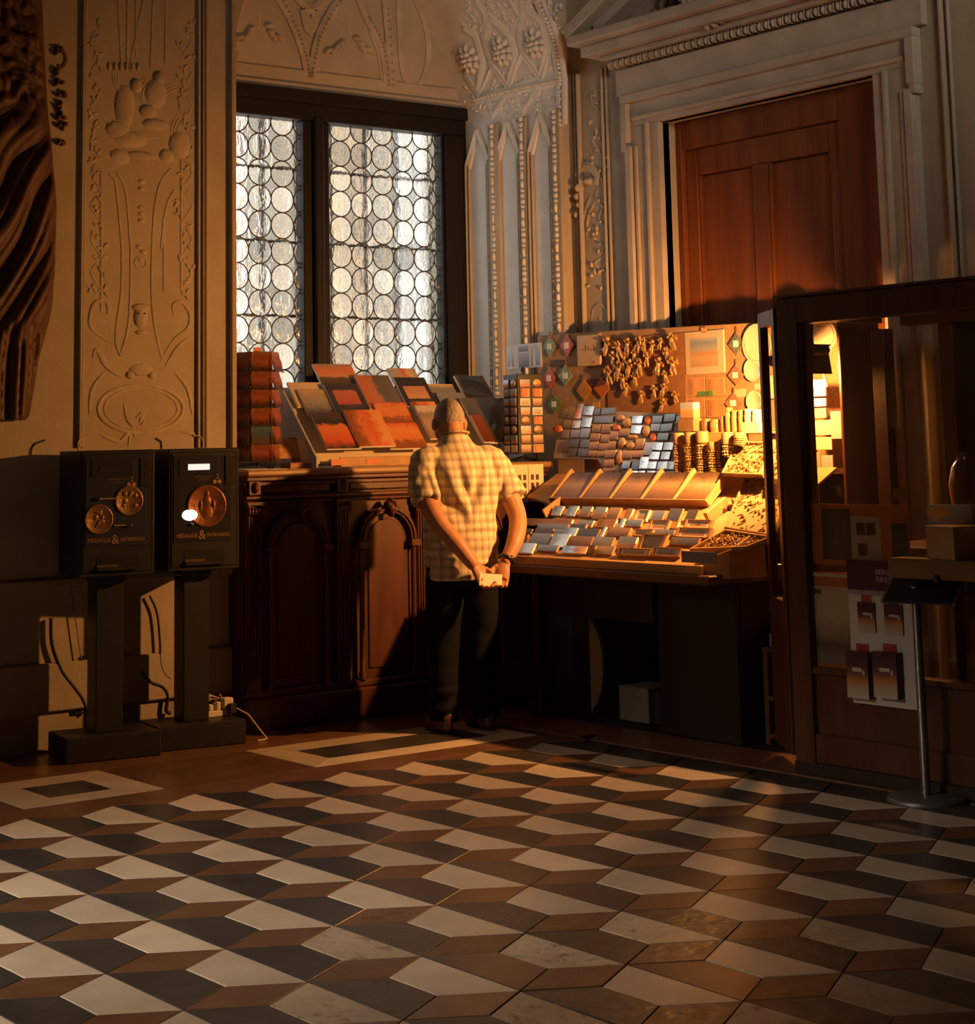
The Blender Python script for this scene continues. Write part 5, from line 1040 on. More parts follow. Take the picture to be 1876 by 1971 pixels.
# cherubs
IVORY = mat('gilt_cherub', (0.62, 0.40, 0.16), (0.34, 0.18, 0.06), scale=60, rough=0.3, spec=0.6, metal=0.35, rnd=0.2)
def cherub_meshes(sd):
    r = random.Random(sd); b_ = MB(); s_ = 1.0
    b_.ball((0, 0, 0.02), 0.011, 0.016, 0.010, 10, 6); b_.ball((0.001, 0.026, 0.022), 0.010, 0.011, 0.010, 10, 6)
    for sg in (-1, 1):
        k = r.uniform(-0.006, 0.008); b_.tube([(sg*0.005, -0.010, 0.02), (sg*0.009+k, -0.024, 0.026), (sg*0.007+k*1.5, -0.040, 0.022), (sg*0.010+k*1.5, -0.044, 0.026)], [0.007, 0.0065, 0.0045, 0.004], 7)
        b_.tube([(sg*0.009, 0.012, 0.022), (sg*0.020, 0.006+r.uniform(-0.006, 0.014), 0.026), (sg*r.uniform(0.008, 0.026), 0.014+r.uniform(0, 0.016), 0.03)], [0.0052, 0.0045, 0.0035], 7)
    w_ = MB()
    for sg in (-1, 1):
        for q_ in range(3): w_.ball((0, 0, 0), 0.013-0.002*q_, 0.005, 0.003, 8, 4, T(sg*(0.014+0.003*q_), 0.012-0.006*q_, 0.010) @ RZ(sg*(0.7-0.35*q_)))
    return b_.mesh('cherub_body', smooth=True), w_.mesh('wings', smooth=True)
CH = [cherub_meshes(k) for k in range(5)]
cpos = [(1176, 664, 1.15), (1199, 672, 1.15), (1215, 664, 1.0), (1237, 660, 1.0), (1246, 662, .9), (1262, 666, .8), (1277, 660, .7), (1301, 655, 1.1), (1181, 720, 1.15), (1199, 711, 1.2), (1219, 706, 1.1), (1239, 705, 1.1), (1275, 702, 1.05), (1303, 702, 1.1), (1212, 748, .8), (1265, 752, .75), (1283, 748, .75), (1240, 762, .75), (1306, 763, .75), (1282, 778, .75), (1188, 690, 1.0), (1209, 690, .95), (1228, 684, .9), (1252, 690, .85), (1290, 680, .85), (1229, 728, .9), (1206, 732, .9), (1287, 724, .8)]
rows = ['top row', 'second row', 'lower cluster']
cnt = {}
for i, (u, v, s_) in enumerate(cpos):
    a, b = PBf.at(u, v); rw = 0 if v < 680 else 1 if v < 725 else 2; cnt[rw] = cnt.get(rw, 0)+1
    t = thing('cherub_figure', 'small gilt winged cherub, %s from the left in the %s' % (ORD[cnt[rw]-1], rows[rw]), 'figurine', PBf.mat(a, b, 0.008, random.uniform(-0.4, 0.4)) @ Matrix.Scale(s_*1.22, 4), 'gilt cherubs on the cork panel')
    bm_, wm_ = CH[i % 5]; link('cherub_body', bm_, IVORY, t); link('wings', wm_, IVORY, t)
# framed print, engravings, labels, plates
fp = card('framed_print', 'square lagoon print in a wide cream mount on the backboard', 'print', PBf, 1322, 721, 1394, 634, mat('mount_cream', (0.70, 0.60, 0.44), (0.66, 0.56, 0.40), rough=0.5), 0.006, 0.002)
a, b, w_, hh = PBf.rect(1322, 721, 1394, 634)
MB().box(-w_*0.36, w_*0.34, hh*0.16, hh*0.84, 0.006, 0.0072).build('picture', P_PAINT, fp); MB().box(-0.02, 0.025, hh-0.01, hh+0.02, 0.006, 0.0075).build('tape', mat('tape_orange', (0.5, 0.28, 0.1), (0.45, 0.24, 0.08), rough=0.3), fp)
MB().box(-w_*0.5, w_*0.48, 0.003, hh-0.003, 0.008, 0.0088).build('plastic_sleeve', clearglass('plastic_film'), fp)
k = 0
for v0, v1 in ((762, 726), (804, 766)):
    for u0, u1 in ((1323, 1357), (1360, 1394)):
        card('engraving', 'brown engraving sheet, %s of the four below the framed print' % ('upper left', 'upper right', 'lower left', 'lower right')[k], 'print', PBf, u0, v0, u1, v1, P_BROWNP, 0.002, 0.001, group='engravings under the framed print'); k += 1
gl_ = card('price_label', 'green price label on the brown engravings', 'label', PBf, 1344, 763, 1373, 752, mat('green_label', (0.10, 0.26, 0.05), (0.08, 0.22, 0.04), rough=0.5), 0.002, 0.004)
text('5,00', 0.02, INK, gl_, T(0, 0.014, 0.0022), width=0.06)
for u0, v0, u1, v1, lb in ((1414, 765, 1436, 748, 'cream price card beside the small plates'), (1452, 750, 1463, 738, 'tiny cream card above the smallest plate')): card('price_card', lb, 'card', PBf, u0, v0, u1, v1, CREAM, 0.002, 0.001)
PLATEM = pic('souvenir_plate', [(0.1, (0.34, 0.20, 0.08)), (0.38, (0.42, 0.26, 0.12)), (0.46, (0.20, 0.10, 0.04)), (0.55, (0.34, 0.36, 0.34)), (1, (0.42, 0.44, 0.42))], 'y', 0.2, 5, rough=0.25, spec=0.4)
RIMW = mat('plate_rim', (0.58, 0.50, 0.38), (0.50, 0.42, 0.32), rough=0.2, spec=0.6)
def plate_(u, v, r, label, plane=PBf, h=0.006, m=PLATEM, tilt=None):
    a, b = plane.at(u, v); M = plane.mat(a, b, h)
    t = thing('souvenir_plate', label, 'plate', M, 'souvenir plates')
    MB().lathe([(r*0.55, 0), (r*0.98, 0.012), (r, 0.015), (r*0.96, 0.016), (r*0.88, 0.012)], 36).build('rim', RIMW, t, 0, True); MB().lathe([(r*0.9, 0.0), (r*0.88, 0.0125), (r*0.6, 0.009), (r*0.3, 0.008), (0.0008, 0.008)], 36).build('painted_centre', m, t, 0, True)
plate_(1461, 662, 0.105, 'large painted souvenir plate left of the booth post'); plate_(1452, 712, 0.060, 'small painted plate below the large one'); plate_(1455, 772, 0.055, 'small painted plate just above the jars'); plate_(1524, 655, 0.108, 'large painted plate seen through the booth glass', h=0.02); plate_(1490, 745, 0.06, 'small blue plate between the two booth posts', m=pic('blue_plate', [(0, (0.5, 0.42, 0.3)), (0.5, (0.24, 0.33, 0.44)), (1, (0.2, 0.3, 0.42))], 'x', 0.2, 3, rough=0.2))
n_ = Vector((-0.66, -0.75, 0.0)).normalized(); Pv = Plane((3.70, -0.25, 1.8), Vector((0, 0, 1)).cross(n_), (0, 0, 1))
plate_(1575, 646, 0.086, 'large glossy dark plate hanging in front of the others, behind glass', Pv, 0.0, pic('dark_glazed_plate', [(0.1, (0.30, 0.16, 0.06)), (0.45, (0.16, 0.09, 0.04)), (0.6, (0.07, 0.09, 0.11)), (1, (0.08, 0.10, 0.13))], 'y', 0.15, 2, rough=0.08, spec=0.9))

# ---- grey magnet board with rows of magnets
GB = slopeX(3.665, 1.205, 72); gb = thing('magnet_board', 'grey metal magnet board leaning at the back of the stall', 'board', GB.mat(0, 0)); Gi = gb.matrix_world.inverted()
GREYM = mat('grey_metal_board', (0.36, 0.35, 0.33), (0.32, 0.31, 0.29), rough=0.5, metal=0.2)
q = [GB.at(1050, 916), GB.at(1300, 918), GB.at(1330, 800), GB.at(1208, 790), GB.at(1080, 782)]
MB().prism([GB.at(1064, 882), GB.at(1150, 884), GB.at(1165, 917), GB.at(1302, 918), GB.at(1326, 799), GB.at(1082, 786)], -0.006, 0, ).build('board', GREYM, gb, 0.001)
mg = [[(1077, 806, 1094, 787, 's'), (1094, 808, 1109, 783, 's'), (1107, 808, 1123, 776, 'v'), (1123, 801, 1145, 781, 'v'), (1144, 800, 1157, 785, 'd'), (1158, 799, 1187, 784, 'd')],
      [(1086, 826, 1101, 809, 's'), (1101, 826, 1120, 809, 'v'), (1120, 824, 1141, 803, 'v'), (1143, 816, 1183, 800, 'd'), (1184, 813, 1203, 798, 'r'), (1217, 817, 1239, 800, 'v'), (1240, 818, 1255, 800, 'o'), (1256, 816, 1277, 800, 's'), (1279, 813, 1302, 796, 's'), (1302, 817, 1320, 799, 's')],
      [(1064, 834, 1084, 818, 'o'), (1081, 846, 1098, 828, 's'), (1099, 844, 1118, 827, 's'), (1118, 844, 1137, 824, 's'), (1140, 834, 1157, 817, 'b'), (1158, 835, 1178, 816, 'b'), (1177, 829, 1197, 817, 'o'), (1196, 825, 1216, 804, 'r'), (1215, 836, 1237, 818, 'v'), (1253, 832, 1273, 815, 's'), (1272, 832, 1296, 815, 's')],
      [(1096, 862, 1116, 845, 'd'), (1117, 863, 1136, 845, 'd'), (1136, 850, 1156, 834, 'b'), (1157, 853, 1175, 836, 'b'), (1174, 848, 1191, 830, 'b'), (1192, 841, 1213, 825, 'b'), (1236, 843, 1252, 819, 'r'), (1250, 850, 1266, 833, 'o'), (1266, 849, 1289, 833, 's')],
      [(1083, 872, 1096, 850, 'd'), (1134, 867, 1153, 850, 'b'), (1153, 868, 1172, 853, 'b'), (1171, 866, 1187, 849, 'b'), (1189, 865, 1205, 842, 'r'), (1207, 847, 1228, 837, 'r'), (1224, 866, 1241, 844, 'b'), (1240, 878, 1258, 851, 's'), (1257, 868, 1278, 851, 'v'), (1278, 868, 1298, 851, 'v')],
      [(1094, 880, 1111, 863, 'd'), (1113, 880, 1133, 863, 'd'), (1132, 880, 1150, 867, 'b'), (1150, 880, 1168, 868, 'b'), (1165, 883, 1187, 866, 'r2'), (1186, 896, 1199, 866, 'r'), (1204, 867, 1223, 851, 'r'), (1198, 884, 1219, 867, 'b'), (1218, 882, 1240, 867, 'b'), (1251, 886, 1272, 869, 'v'), (1273, 886, 1292, 869, 'v')],
      [(1163, 900, 1184, 884, 'r2'), (1198, 904, 1215, 888, 's'), (1217, 906, 1232, 885, 'd'), (1232, 904, 1250, 879, 'v'), (1247, 904, 1266, 888, 'v'), (1266, 905, 1287, 888, 'v'), (1286, 905, 1300, 888, 'v')],
      [(1161, 914, 1182, 901, 'r2'), (1182, 916, 1194, 903, 'b'), (1212, 914, 1230, 906, 'v'), (1229, 915, 1244, 906, 'v'), (1246, 914, 1264, 906, 'v'), (1264, 915, 1281, 906, 'v'), (1283, 915, 1300, 907, 's')]]
MK = {'s': (P_SLATE, 'slate grey'), 'v': (P_SILVER, 'shiny silver'), 'd': (P_DARKBK, 'dark photo'), 'b': (P_BRONZE, 'tan bronze'), 'r': (P_BRONZE, 'rounded bronze'), 'r2': (P_BRONZE, 'curled bronze'), 'o': (P_ORANGE, 'red brown figure')}
for ri, row in enumerate(mg):
    for ci, (u0, v0, u1, v1, k) in enumerate(row):
        m, nm = MK[k]; a, b, w_, hh = GB.rect(u0, v0, u1, v1); w_ = abs(GB.at(u1, (v0+v1)/2)[0]-GB.at(u0, (v0+v1)/2)[0])*0.94; hh *= 0.94; M = GB.mat(a, b, 0.0005, random.uniform(-0.05, 0.05))
        if k in ('r', 'o'): o = MB().lathe([(0.5, 0), (0.5, 0.006), (0.42, 0.011), (0.2, 0.012), (0.001, 0.012)], 18, Matrix.Diagonal((w_, hh, 1, 1))).build('magnet', m, None, 0, True, M=M)
        else: o = MB().box(-w_/2, w_/2, -hh/2, hh/2, 0, 0.008).build('magnet', m, None, 0.002, M=M)
        tag(o, '%s magnet, %s in the %s row of the grey board' % (nm, ORD[ci], ORD[ri]), 'magnet', 'magnets on the grey board')

# ---- jars, tins and bracelet columns on the ledge
JX = 3.62; PJ = PX(JX)
TANJ = mat('tan_jar', (0.36, 0.22, 0.09), (0.26, 0.15, 0.055), scale=20, rough=0.45, rnd=0.15); GLJ = mat('glass_jar', (0.18, 0.09, 0.03), (0.32, 0.18, 0.07), scale=18, rough=0.12, spec=0.9, rnd=0.2)
led = thing('jar_shelf', 'small stepped wooden shelf carrying jars at the back of the stall', 'shelf', PX(3.70).pt(-0.35, 0, 0)); Li = led.matrix_world.inverted()
zl = PX(3.70).at(1380, 832)[1]; zl2 = PJ.at(1400, 846)[1]
MB().box(3.66, 3.80, -0.28, 0.58, zl-0.014, zl, Li).build('upper_board', PALEWOOD, led, 0.002); MB().box(3.63, 3.66, 0.05, 0.42, zl-0.05, zl-0.014, Li).build('front_lip', PALEWOOD, led, 0.002); MB().box(3.66, 3.80, -0.28, -0.26, 1.05, zl-0.014, Li).build('end_board', PALEWOOD, led, 0.002); MB().box(3.66, 3.80, 0.56, 0.58, 1.05, zl-0.014, Li).build('end_board', PALEWOOD, led, 0.002)
PJ2 = PX(3.73)
jars = [(1339, 831, 13, 26, 'j', 'tan capped jar below the castle tin'), (1361, 831, 12, 26, 'j', 'tan jar beside the castle tin jar'), (1377, 831, 17, 24, 'g', 'glass jar of beads in the middle of the shelf'), (1393, 831, 10, 30, 'g', 'slim glass jar on the shelf'), (1404, 831, 13, 46, 'j', 'tall tan candle jar on the shelf'), (1416, 831, 13, 40, 'j', 'second tall candle jar on the shelf'), (1429, 831, 13, 40, 'j', 'third tall candle jar on the shelf'), (1443, 831, 16, 42, 'p', 'pale figurine jar near the booth post'), (1458, 831, 16, 40, 'p', 'pale figurine jar against the booth post')]
for u, v, wpx, hpx, k, lb in jars:
    a, b = PJ2.at(u, v); r = wpx/2/292; hh = hpx/366
    t = thing('souvenir_jar', lb, 'jar', Matrix.Translation(Vector((3.73, -a, zl))), 'jars on the stepped shelf')
    MB().lathe([(r*0.95, 0), (r, 0.004), (r, hh*0.72), (r*0.85, hh*0.8)], 18).build('body', {'j': TANJ, 'g': GLJ, 'p': CREAM}[k], t, 0, True); MB().lathe([(r*0.9, hh*0.8), (r*0.92, hh*0.97), (r*0.8, hh)], 18).build('lid', TANJ if k != 'p' else RIMW, t, 0, True)
tin = card('castle_tin', 'printed tin with a castle view standing at the left of the jars', 'tin', PX(3.74), 1322, 806, 1347, 774, pic('castle_print', [(0, (0.5, 0.26, 0.1)), (0.5, (0.62, 0.36, 0.16)), (0.65, (0.36, 0.44, 0.50)), (1, (0.4, 0.48, 0.54))], 'y', 0.2, 5), 0.05, 0.0, bev=0.004)
stp = PX(3.74).rect(1322, 831, 1350, 806); MB().box(-stp[2]/2, stp[2]/2, -stp[3], 0, 0, 0.06).build('tin_pedestal', TANJ, tin)
card('price_box', 'small open carton of cards with a green label among the jars', 'carton', PX(3.665), 1437, 834, 1470, 812, CREAM, 0.03, 0.0)
BEADM = mat('bead_mix', (0.62, 0.38, 0.14), (0.20, 0.08, 0.03), scale=90, rough=0.15, spec=1.0, detail=1)
cols = [(1308, 833, 915, 17, 'first'), (1332, 832, 915, 19, 'second'), (1354, 830, 914, 19, 'third'), (1375, 850, 914, 18, 'fourth'), (1402, 832, 880, 19, 'fifth'), (1424, 832, 858, 19, 'sixth')]
PQ = PX(3.60)
for u, v1, v0, wpx, ow in cols:
    a, b0 = PQ.at(u, v0); b1 = PQ.at(u, v1)[1]; r = wpx/2/292
    t = thing('bracelet_column', 'cork-topped column of bead bracelets, %s from the grey board' % ow, 'bracelet stand', Matrix.Translation(Vector((3.60, -a, b0))), 'bracelet columns')
    H = b1-b0; capz = H*(0.72 if H > 0.15 else 0.5)
    MB().lathe([(r*0.75, 0), (r*0.75, capz)], 16).build('core', GLJ, t, 0, True); MB().lathe([(r*0.85, capz), (r, capz+0.004), (r, H-0.004), (r*0.9, H)], 16).build('cork_top', TANJ, t, 0, True)
    bd = MB(); z = 0.006; rr = random.Random(int(u))
    while z < capz-0.004:
        s_ = rr.choice((0.004, 0.005, 0.007)); n2 = max(6, int(2*math.pi*r*0.85/(2*s_)))
        for k in range(n2):
            t_ = 2*math.pi*(k+rr.random()*0.3)/n2; bd.ball((r*0.84*math.cos(t_), r*0.84*math.sin(t_), z+s_), s_, s_, s_, 6, 4)
        z += 2*s_+0.0015
    tag(bd.build('beads', BEADM, t, 0, True), kind='stuff')
# ---- print rack with dividers on the slope, framed prints below it
def on(pl, u0, v0, u1, v1): return pl.rect(u0, v0, u1, v1)
p_ = SL.hit(1064, 968); RK = slopeX(p_.x, p_.z+0.002, 41); rk = thing('divided_rack', 'pale wooden rack with five compartments of print blocks', 'rack', RK.mat(0, 0))
ra0, rb0 = RK.at(1064, 968); ra1, rb1 = RK.at(1386, 914); ral = RK.at(1366, 972)[0]; rs_b = SL.at(1064, 968)[1]
wR = (ral-ra0); 
MB().box(ra0, ral+0.01, rb0-0.012, rb0, 0, 0.045).build('front_ledge', PALEWOOD, rk, 0.003); MB().box(ra0, ral+0.01, rb0, rb1, 0.0, 0.006).build('base_board', PALEWOOD, rk, 0.002)
for k in range(6):
    x = ra0 + wR*k/5; MB().prism([(rb0, 0.006), (rb1, 0.006), (rb1, 0.048), (rb1-0.02, 0.050), (rb0, 0.036)], -0.006, 0.006, Matrix(((0, 0, 1, x), (1, 0, 0, 0), (0, 1, 0, 0), (0, 0, 0, 1)))).build('divider', PALEWOOD, rk, 0.001)
for k in range(5):
    x = ra0 + wR*(k+0.5)/5; wd = wR/5-0.03
    o = MB().box(-wd/2, wd/2, 0, (rb1-rb0)*0.92, 0, 0.025).build('print_block', pic('relief_block', [(0.0, (0.10, 0.05, 0.025)), (0.3, (0.25, 0.14, 0.07)), (0.55, (0.42, 0.27, 0.14)), (0.8, (0.12, 0.07, 0.04)), (1, (0.06, 0.04, 0.03))], 'y', 0.15, 5), None, 0.002, M=RK.mat(x, rb0+0.004, 0.0065)); tag(o, 'dark relief print block, %s compartment of the wooden rack' % ORD[k], 'print block', 'print blocks in the rack')
# second tray: ledge and side pieces
tr = thing('print_tray', 'pale wooden tray frame holding small prints below the rack', 'tray', SL.mat(0, 0)); ta0, tb0 = SL.at(1058, 994); ta1 = SL.at(1352, 1004)[0]
MB().box(ta0-0.02, ta0-0.006, tb0-0.02, rs_b-0.014, 0, 0.05).build('side', PALEWOOD, tr, 0.002); MB().box(ta1+0.05, ta1+0.075, tb0-0.03, rs_b-0.014, 0, 0.06).build('side', PALEWOOD, tr, 0.002)
TL_ = [  # bottom-left, top-right, kind, row
 [(1062, 994, 1088, 976, 'w'), (1090, 995, 1116, 976, 'w'), (1116, 996, 1143, 977, 'v'), (1141, 999, 1171, 978, 'v'), (1167, 1002, 1199, 979, 't'), (1200, 1004, 1222, 981, 'b'), (1223, 1005, 1255, 984, 'vf'), (1254, 1004, 1284, 985, 's'), (1283, 1005, 1318, 981, 'd'), (1318, 1007, 1348, 983, 'd')],
 [(1000, 1012, 1105, 1002, 'b'), (1034, 1022, 1098, 1011, 's'), (1096, 1020, 1132, 1011, 'd'), (1112, 1016, 1146, 1004, 'v'), (1148, 1016, 1190, 1002, 'b'), (1191, 1018, 1206, 1000, 'w'), (1206, 1015, 1240, 1003, 's'), (1250, 1022, 1294, 1004, 'f'), (1288, 1018, 1310, 1006, 'b'), (1318, 1018, 1376, 1004, 'f')],
 [(985, 1028, 1028, 1020, 'd'), (1030, 1028, 1068, 1020, 'd'), (1066, 1030, 1108, 1022, 's'), (1083, 1038, 1115, 1018, 'w'), (1111, 1036, 1158, 1020, 'd'), (1156, 1036, 1170, 1016, 'w'), (1168, 1034, 1218, 1018, 't'), (1220, 1034, 1262, 1022, 'f'), (1240, 1032, 1302, 1022, 's'), (1300, 1036, 1376, 1020, 'f')],
 [(988, 1046, 1020, 1030, 'd'), (1018, 1050, 1066, 1029, 's'), (1058, 1054, 1100, 1030, 'w'), (1092, 1054, 1146, 1035, 't'), (1140, 1054, 1186, 1036, 's'), (1186, 1058, 1230, 1036, 'v'), (1227, 1062, 1290, 1030, 'ff'), (1290, 1050, 1350, 1038, 's')],
 [(985, 1065, 1034, 1048, 'w'), (1034, 1062, 1078, 1052, 's'), (1082, 1066, 1134, 1054, 'w'), (1128, 1066, 1150, 1052, 'd'), (1146, 1068, 1186, 1054, 's'), (1188, 1070, 1258, 1060, 'f'), (1254, 1072, 1316, 1058, 'f')]]
KM = {'w': (P_SILVER, 'white glossy'), 'v': (P_VIEW, 'city view'), 't': (P_BRONZE, 'tan'), 'b': (P_BROWNP, 'brown'), 's': (P_SLATE, 'slate grey'), 'd': (P_DARKBK, 'dark'), 'f': (P_VIEWB, 'pale framed'), 'vf': (P_VIEWB, 'white framed city'), 'ff': (P_GREYPH, 'large wood-framed grey')}
for ri, row in enumerate(TL_):
    for ci, (u0, v0, u1, v1, k) in enumerate(row):
        m, nm = KM[k]; p_ = SL.hit(u0, v0); PT2 = slopeX(p_.x, p_.z+0.002, 57); a, b, w_, hh = PT2.rect(u0, v0, u1, v1); M = PT2.mat(a, b-hh/2)
        lb = '%s print tile, %s in the %s row of the sloping top' % (nm, ORD[ci], ORD[ri])
        t = thing('print_tile', lb, 'print', M, 'print tiles on the sloping top')
        MB().box(-w_/2, w_/2, 0, hh, 0, 0.012).build('tile_body', PALEWOOD if k in ('f', 'ff', 't', 'd', 's') else PAPER, t, 0.001)
        e = 0.16 if k in ('ff',) else 0.1 if k in ('f', 'vf') else 0.0
        MB().box(-w_/2+e*w_+0.0008, w_/2-e*w_-0.0008, e*hh+0.0008, hh-e*hh-0.0008, 0.010 if e else 0.012, 0.0125).build('picture', m, t)
        if e:
            fr = MB()
            for x0, x1, y0, y1 in ((-w_/2, w_/2, 0, e*hh*0.8), (-w_/2, w_/2, hh-e*hh*0.8, hh), (-w_/2, -w_/2+e*w_*0.8, 0, hh), (w_/2-e*w_*0.8, w_/2, 0, hh)): fr.box(x0, x1, y0, y1, 0.012, 0.017)
            fr.build('frame', PALEWOOD if k != 'vf' else RIMW, t, 0.001)
card('front_sign', 'dull grey sign board on the front corner of the stall', 'sign', PX(XT0-0.028), 1313, 1082, 1379, 1063, mat('grey_sign', (0.22, 0.20, 0.18), (0.2, 0.18, 0.16), rough=0.6), 0.006)
# snow globes
for k, (u, v, ow) in enumerate(((1392, 984, 'nearer'), (1412, 977, 'further'))):
    a, b = SL.at(u, v); p = SL.pt(a, b, 0.0)
    t = thing('snow_globe', 'small glass snow globe, the %s of two at the right of the rack' % ow, 'snow globe', Matrix.Translation(p), 'snow globes')
    MB().lathe([(0.030, -0.012), (0.028, 0.012), (0.022, 0.016)], 18).build('base', DARKWOOD, t, 0, True); MB().ball((0, 0, 0.040), 0.028, 0.028, 0.028, 18, 10).build('globe', clearglass('plastic_film'), t, 0, True); MB().ball((0, 0, 0.032), 0.012, 0.012, 0.016, 8, 5).build('figure', IVORY, t, 0, True)
# jewellery trays and necklace boards at the right
GOLDB = mat('gilt_jewel', (0.50, 0.32, 0.12), (0.20, 0.09, 0.03), scale=120, rough=0.12, spec=1.0, metal=0.5, detail=1)
def tray(label, plane, pts, n, sd, m=PALEWOOD):
    P = [plane.at(u, v) for u, v in pts]; cx = sum(p[0] for p in P)/len(P); cy = sum(p[1] for p in P)/len(P)
    t = thing('jewellery_tray', label, 'tray', plane.mat(cx, cy), 'jewellery trays'); Q = ccw([(x-cx, y-cy) for x, y in P])
    MB().prism(Q, 0.0, 0.012).build('board', m, t, 0.001)
    rim = MB(); 
    for i in range(len(Q)):
        p, q_ = Vector(Q[i-1]), Vector(Q[i]); an = math.atan2((q_-p).y, (q_-p).x); rim.box(0, (q_-p).length, 0, 0.008, 0.0, 0.028, T(p.x, p.y, 0) @ RZ(an))
    rim.build('rim', m, t, 0.001); r = random.Random(sd); bd = MB()
    xs = [p[0] for p in Q]; ys = [p[1] for p in Q]
    def inside(x, y): return all((Q[i][0]-Q[i-1][0])*(y-Q[i-1][1])-(Q[i][1]-Q[i-1][1])*(x-Q[i-1][0]) > 0.006*math.hypot(Q[i][0]-Q[i-1][0], Q[i][1]-Q[i-1][1]) for i in range(len(Q)))
    while n > 0:
        x, y = r.uniform(min(xs), max(xs)), r.uniform(min(ys), max(ys)); n -= 1
        if not inside(x, y): continue
        s_ = r.choice((0.004, 0.006, 0.008))
        if r.random() < 0.5: bd.ball((x, y, 0.012+s_*0.8), s_, s_, s_, 7, 5)
        else:
            an = r.uniform(0.6, 1.2); bd.tube([(x-0.012*math.cos(an), y-0.012*math.sin(an), 0.015), (x+0.012*math.cos(an), y+0.012*math.sin(an), 0.015)], 0.003, 5)
    tag(bd.build('rings_and_charms', GOLDB, t, 0, True), kind='stuff')
QT = slopeX(3.40, 1.10, 45)
tray('pale jewellery tray of rings standing below the jars', QT, [(1393, 918), (1470, 921), (1486, 858), (1425, 856)], 220, 1, TRAYC)
NB = slopeX(3.22, 0.93, 55)
tray('cream necklace board sloping down beside the booth door', SL, [(1398, 1024), (1490, 1040), (1530, 930), (1440, 918)], 300, 2, TRAYC)
tray('low jewellery tray with charm rows at the front corner of the stall', SL, [(1330, 1066), (1440, 1062), (1490, 1042), (1400, 1028)], 420, 3, PALEWOOD)
tray('upper jewellery tray seen between the booth posts', QT, [(1478, 930), (1520, 930), (1530, 830), (1488, 832)], 260, 4, TRAYC)
# note papers and cartons under the lamp
NP = PX(3.80)
for i, (u0, v0, u1, v1, m, lb) in enumerate(((1551, 764, 1590, 730, PAPER, 'white notepad sheet hanging brightly lit under the lamp'), (1561, 783, 1592, 766, PAPER, 'white card below the bright notepad'), (1563, 805, 1594, 785, CREAM, 'cream greeting card in the middle of the lit stack'), (1564, 838, 1605, 808, CREAM, 'cream booklet with a small picture in the lit stack'), (1556, 866, 1604, 841, CREAM, 'cream booklet lowest in the lit stack'), (1605, 845, 1627, 791, mat('grey_pad', (0.36, 0.33, 0.29), (0.3, 0.27, 0.24), rough=0.7), 'grey pad at the edge of the lit backboard'), (1535, 800, 1548, 735, CREAM, 'cream strip beside the notepad under the lamp'), (1585, 903, 1606, 876, mat('grey_pad'if False else 'grey_carton', (0.34, 0.31, 0.27), (0.28, 0.26, 0.22), rough=0.7), 'small grey carton low behind the glass'), (1563, 920, 1583, 870, CARDB, 'brown carton low behind the glass'))):
    card('stationery', lb, 'paper', NP, u0, v0, u1, v1, m, 0.012, 0.004*(i % 3))
for k, (u, lb) in enumerate(((1542, 'left'), (1582, 'right'))):
    bd = MB(); 
    for j in range(11):
        p = PX(3.78).hit(u + (j*0.9 if k else -j*0.3), 712+j*3.1); bd.ball(p, 0.006, 0.006, 0.006, 8, 5)
    o = bd.build('pearl_strand', mat('pearl', (0.85, 0.78, 0.66), (0.8, 0.7, 0.55), rough=0.15, spec=0.8), None, 0, True); tag(o, 'strand of white pearls hanging under the lamp, %s one' % lb, 'necklace', 'pearl strands')
# ================================================================== THINGS AT THE LEFT EDGE AND AT THE BOOTH
# dark carved drapery at the left edge
edge_ = [(-80, 74), (0, 76), (90, 80), (200, 86), (300, 96), (400, 104), (470, 102), (560, 98), (600, 94), (640, 84), (690, 70), (740, 62), (800, 52), (812, 40)]
def redge(v):
    for (v0, u0), (v1, u1) in zip(edge_, edge_[1:]):
        if v0 <= v <= v1: return u0 + (u1-u0)*(v-v0)/(v1-v0)
    return 45
DRAP = mat('carved_drapery', (0.05, 0.022, 0.010), (0.13, 0.058, 0.022), scale=12, rough=0.55, spec=0.3, stretch=(1.6, 1, 0.5), bump=0.25, bscale=40)
def fold(t, k=0.75): return abs(math.sin(t))**k
def dr(i, j):
    v = -60 + 870*j; ur = redge(v); ul = -150; u = ul + (ur-ul)*i
    p = hL(u, v); x = p.x; z = p.z; e = 1-abs(2*i-1)**8; wv = 0.9*noise.noise((x*3, 0, z*2.5))
    swag = 0.075*fold(x*13 - z*9 + 2*wv) + 0.022*fold(x*37 - z*22 + 3*wv)
    drop = 0.060*fold(x*26 + 0.8*math.sin(z*3) + 2*wv) + 0.018*fold(x*70 + 2*wv)
    knot = 0.07*max(0, noise.noise((x*8, 4, z*8))) + 0.035*abs(noise.noise((x*19, 5, z*15))) + 0.02*fold(z*30 + x*8 + 4*wv)
    a = min(1, max(0, (v-170)/90)); b = min(1, max(0, (v-610)/70)); f = knot*(1-a) + swag*a*(1-b) + drop*b
    return Vector((x, Y0-0.03-f*e-0.03*e, z))
d_ = MB().grid(dr, 90, 260); dr_o = d_.build('carved_drapery', DRAP, None, 0, True)
sd_ = dr_o.modifiers.new('thick', 'SOLIDIFY'); sd_.thickness = 0.015; sd_.offset = 1
tag(dr_o, 'dark brown carved drapery with deep folds hanging at the left edge', 'drapery')
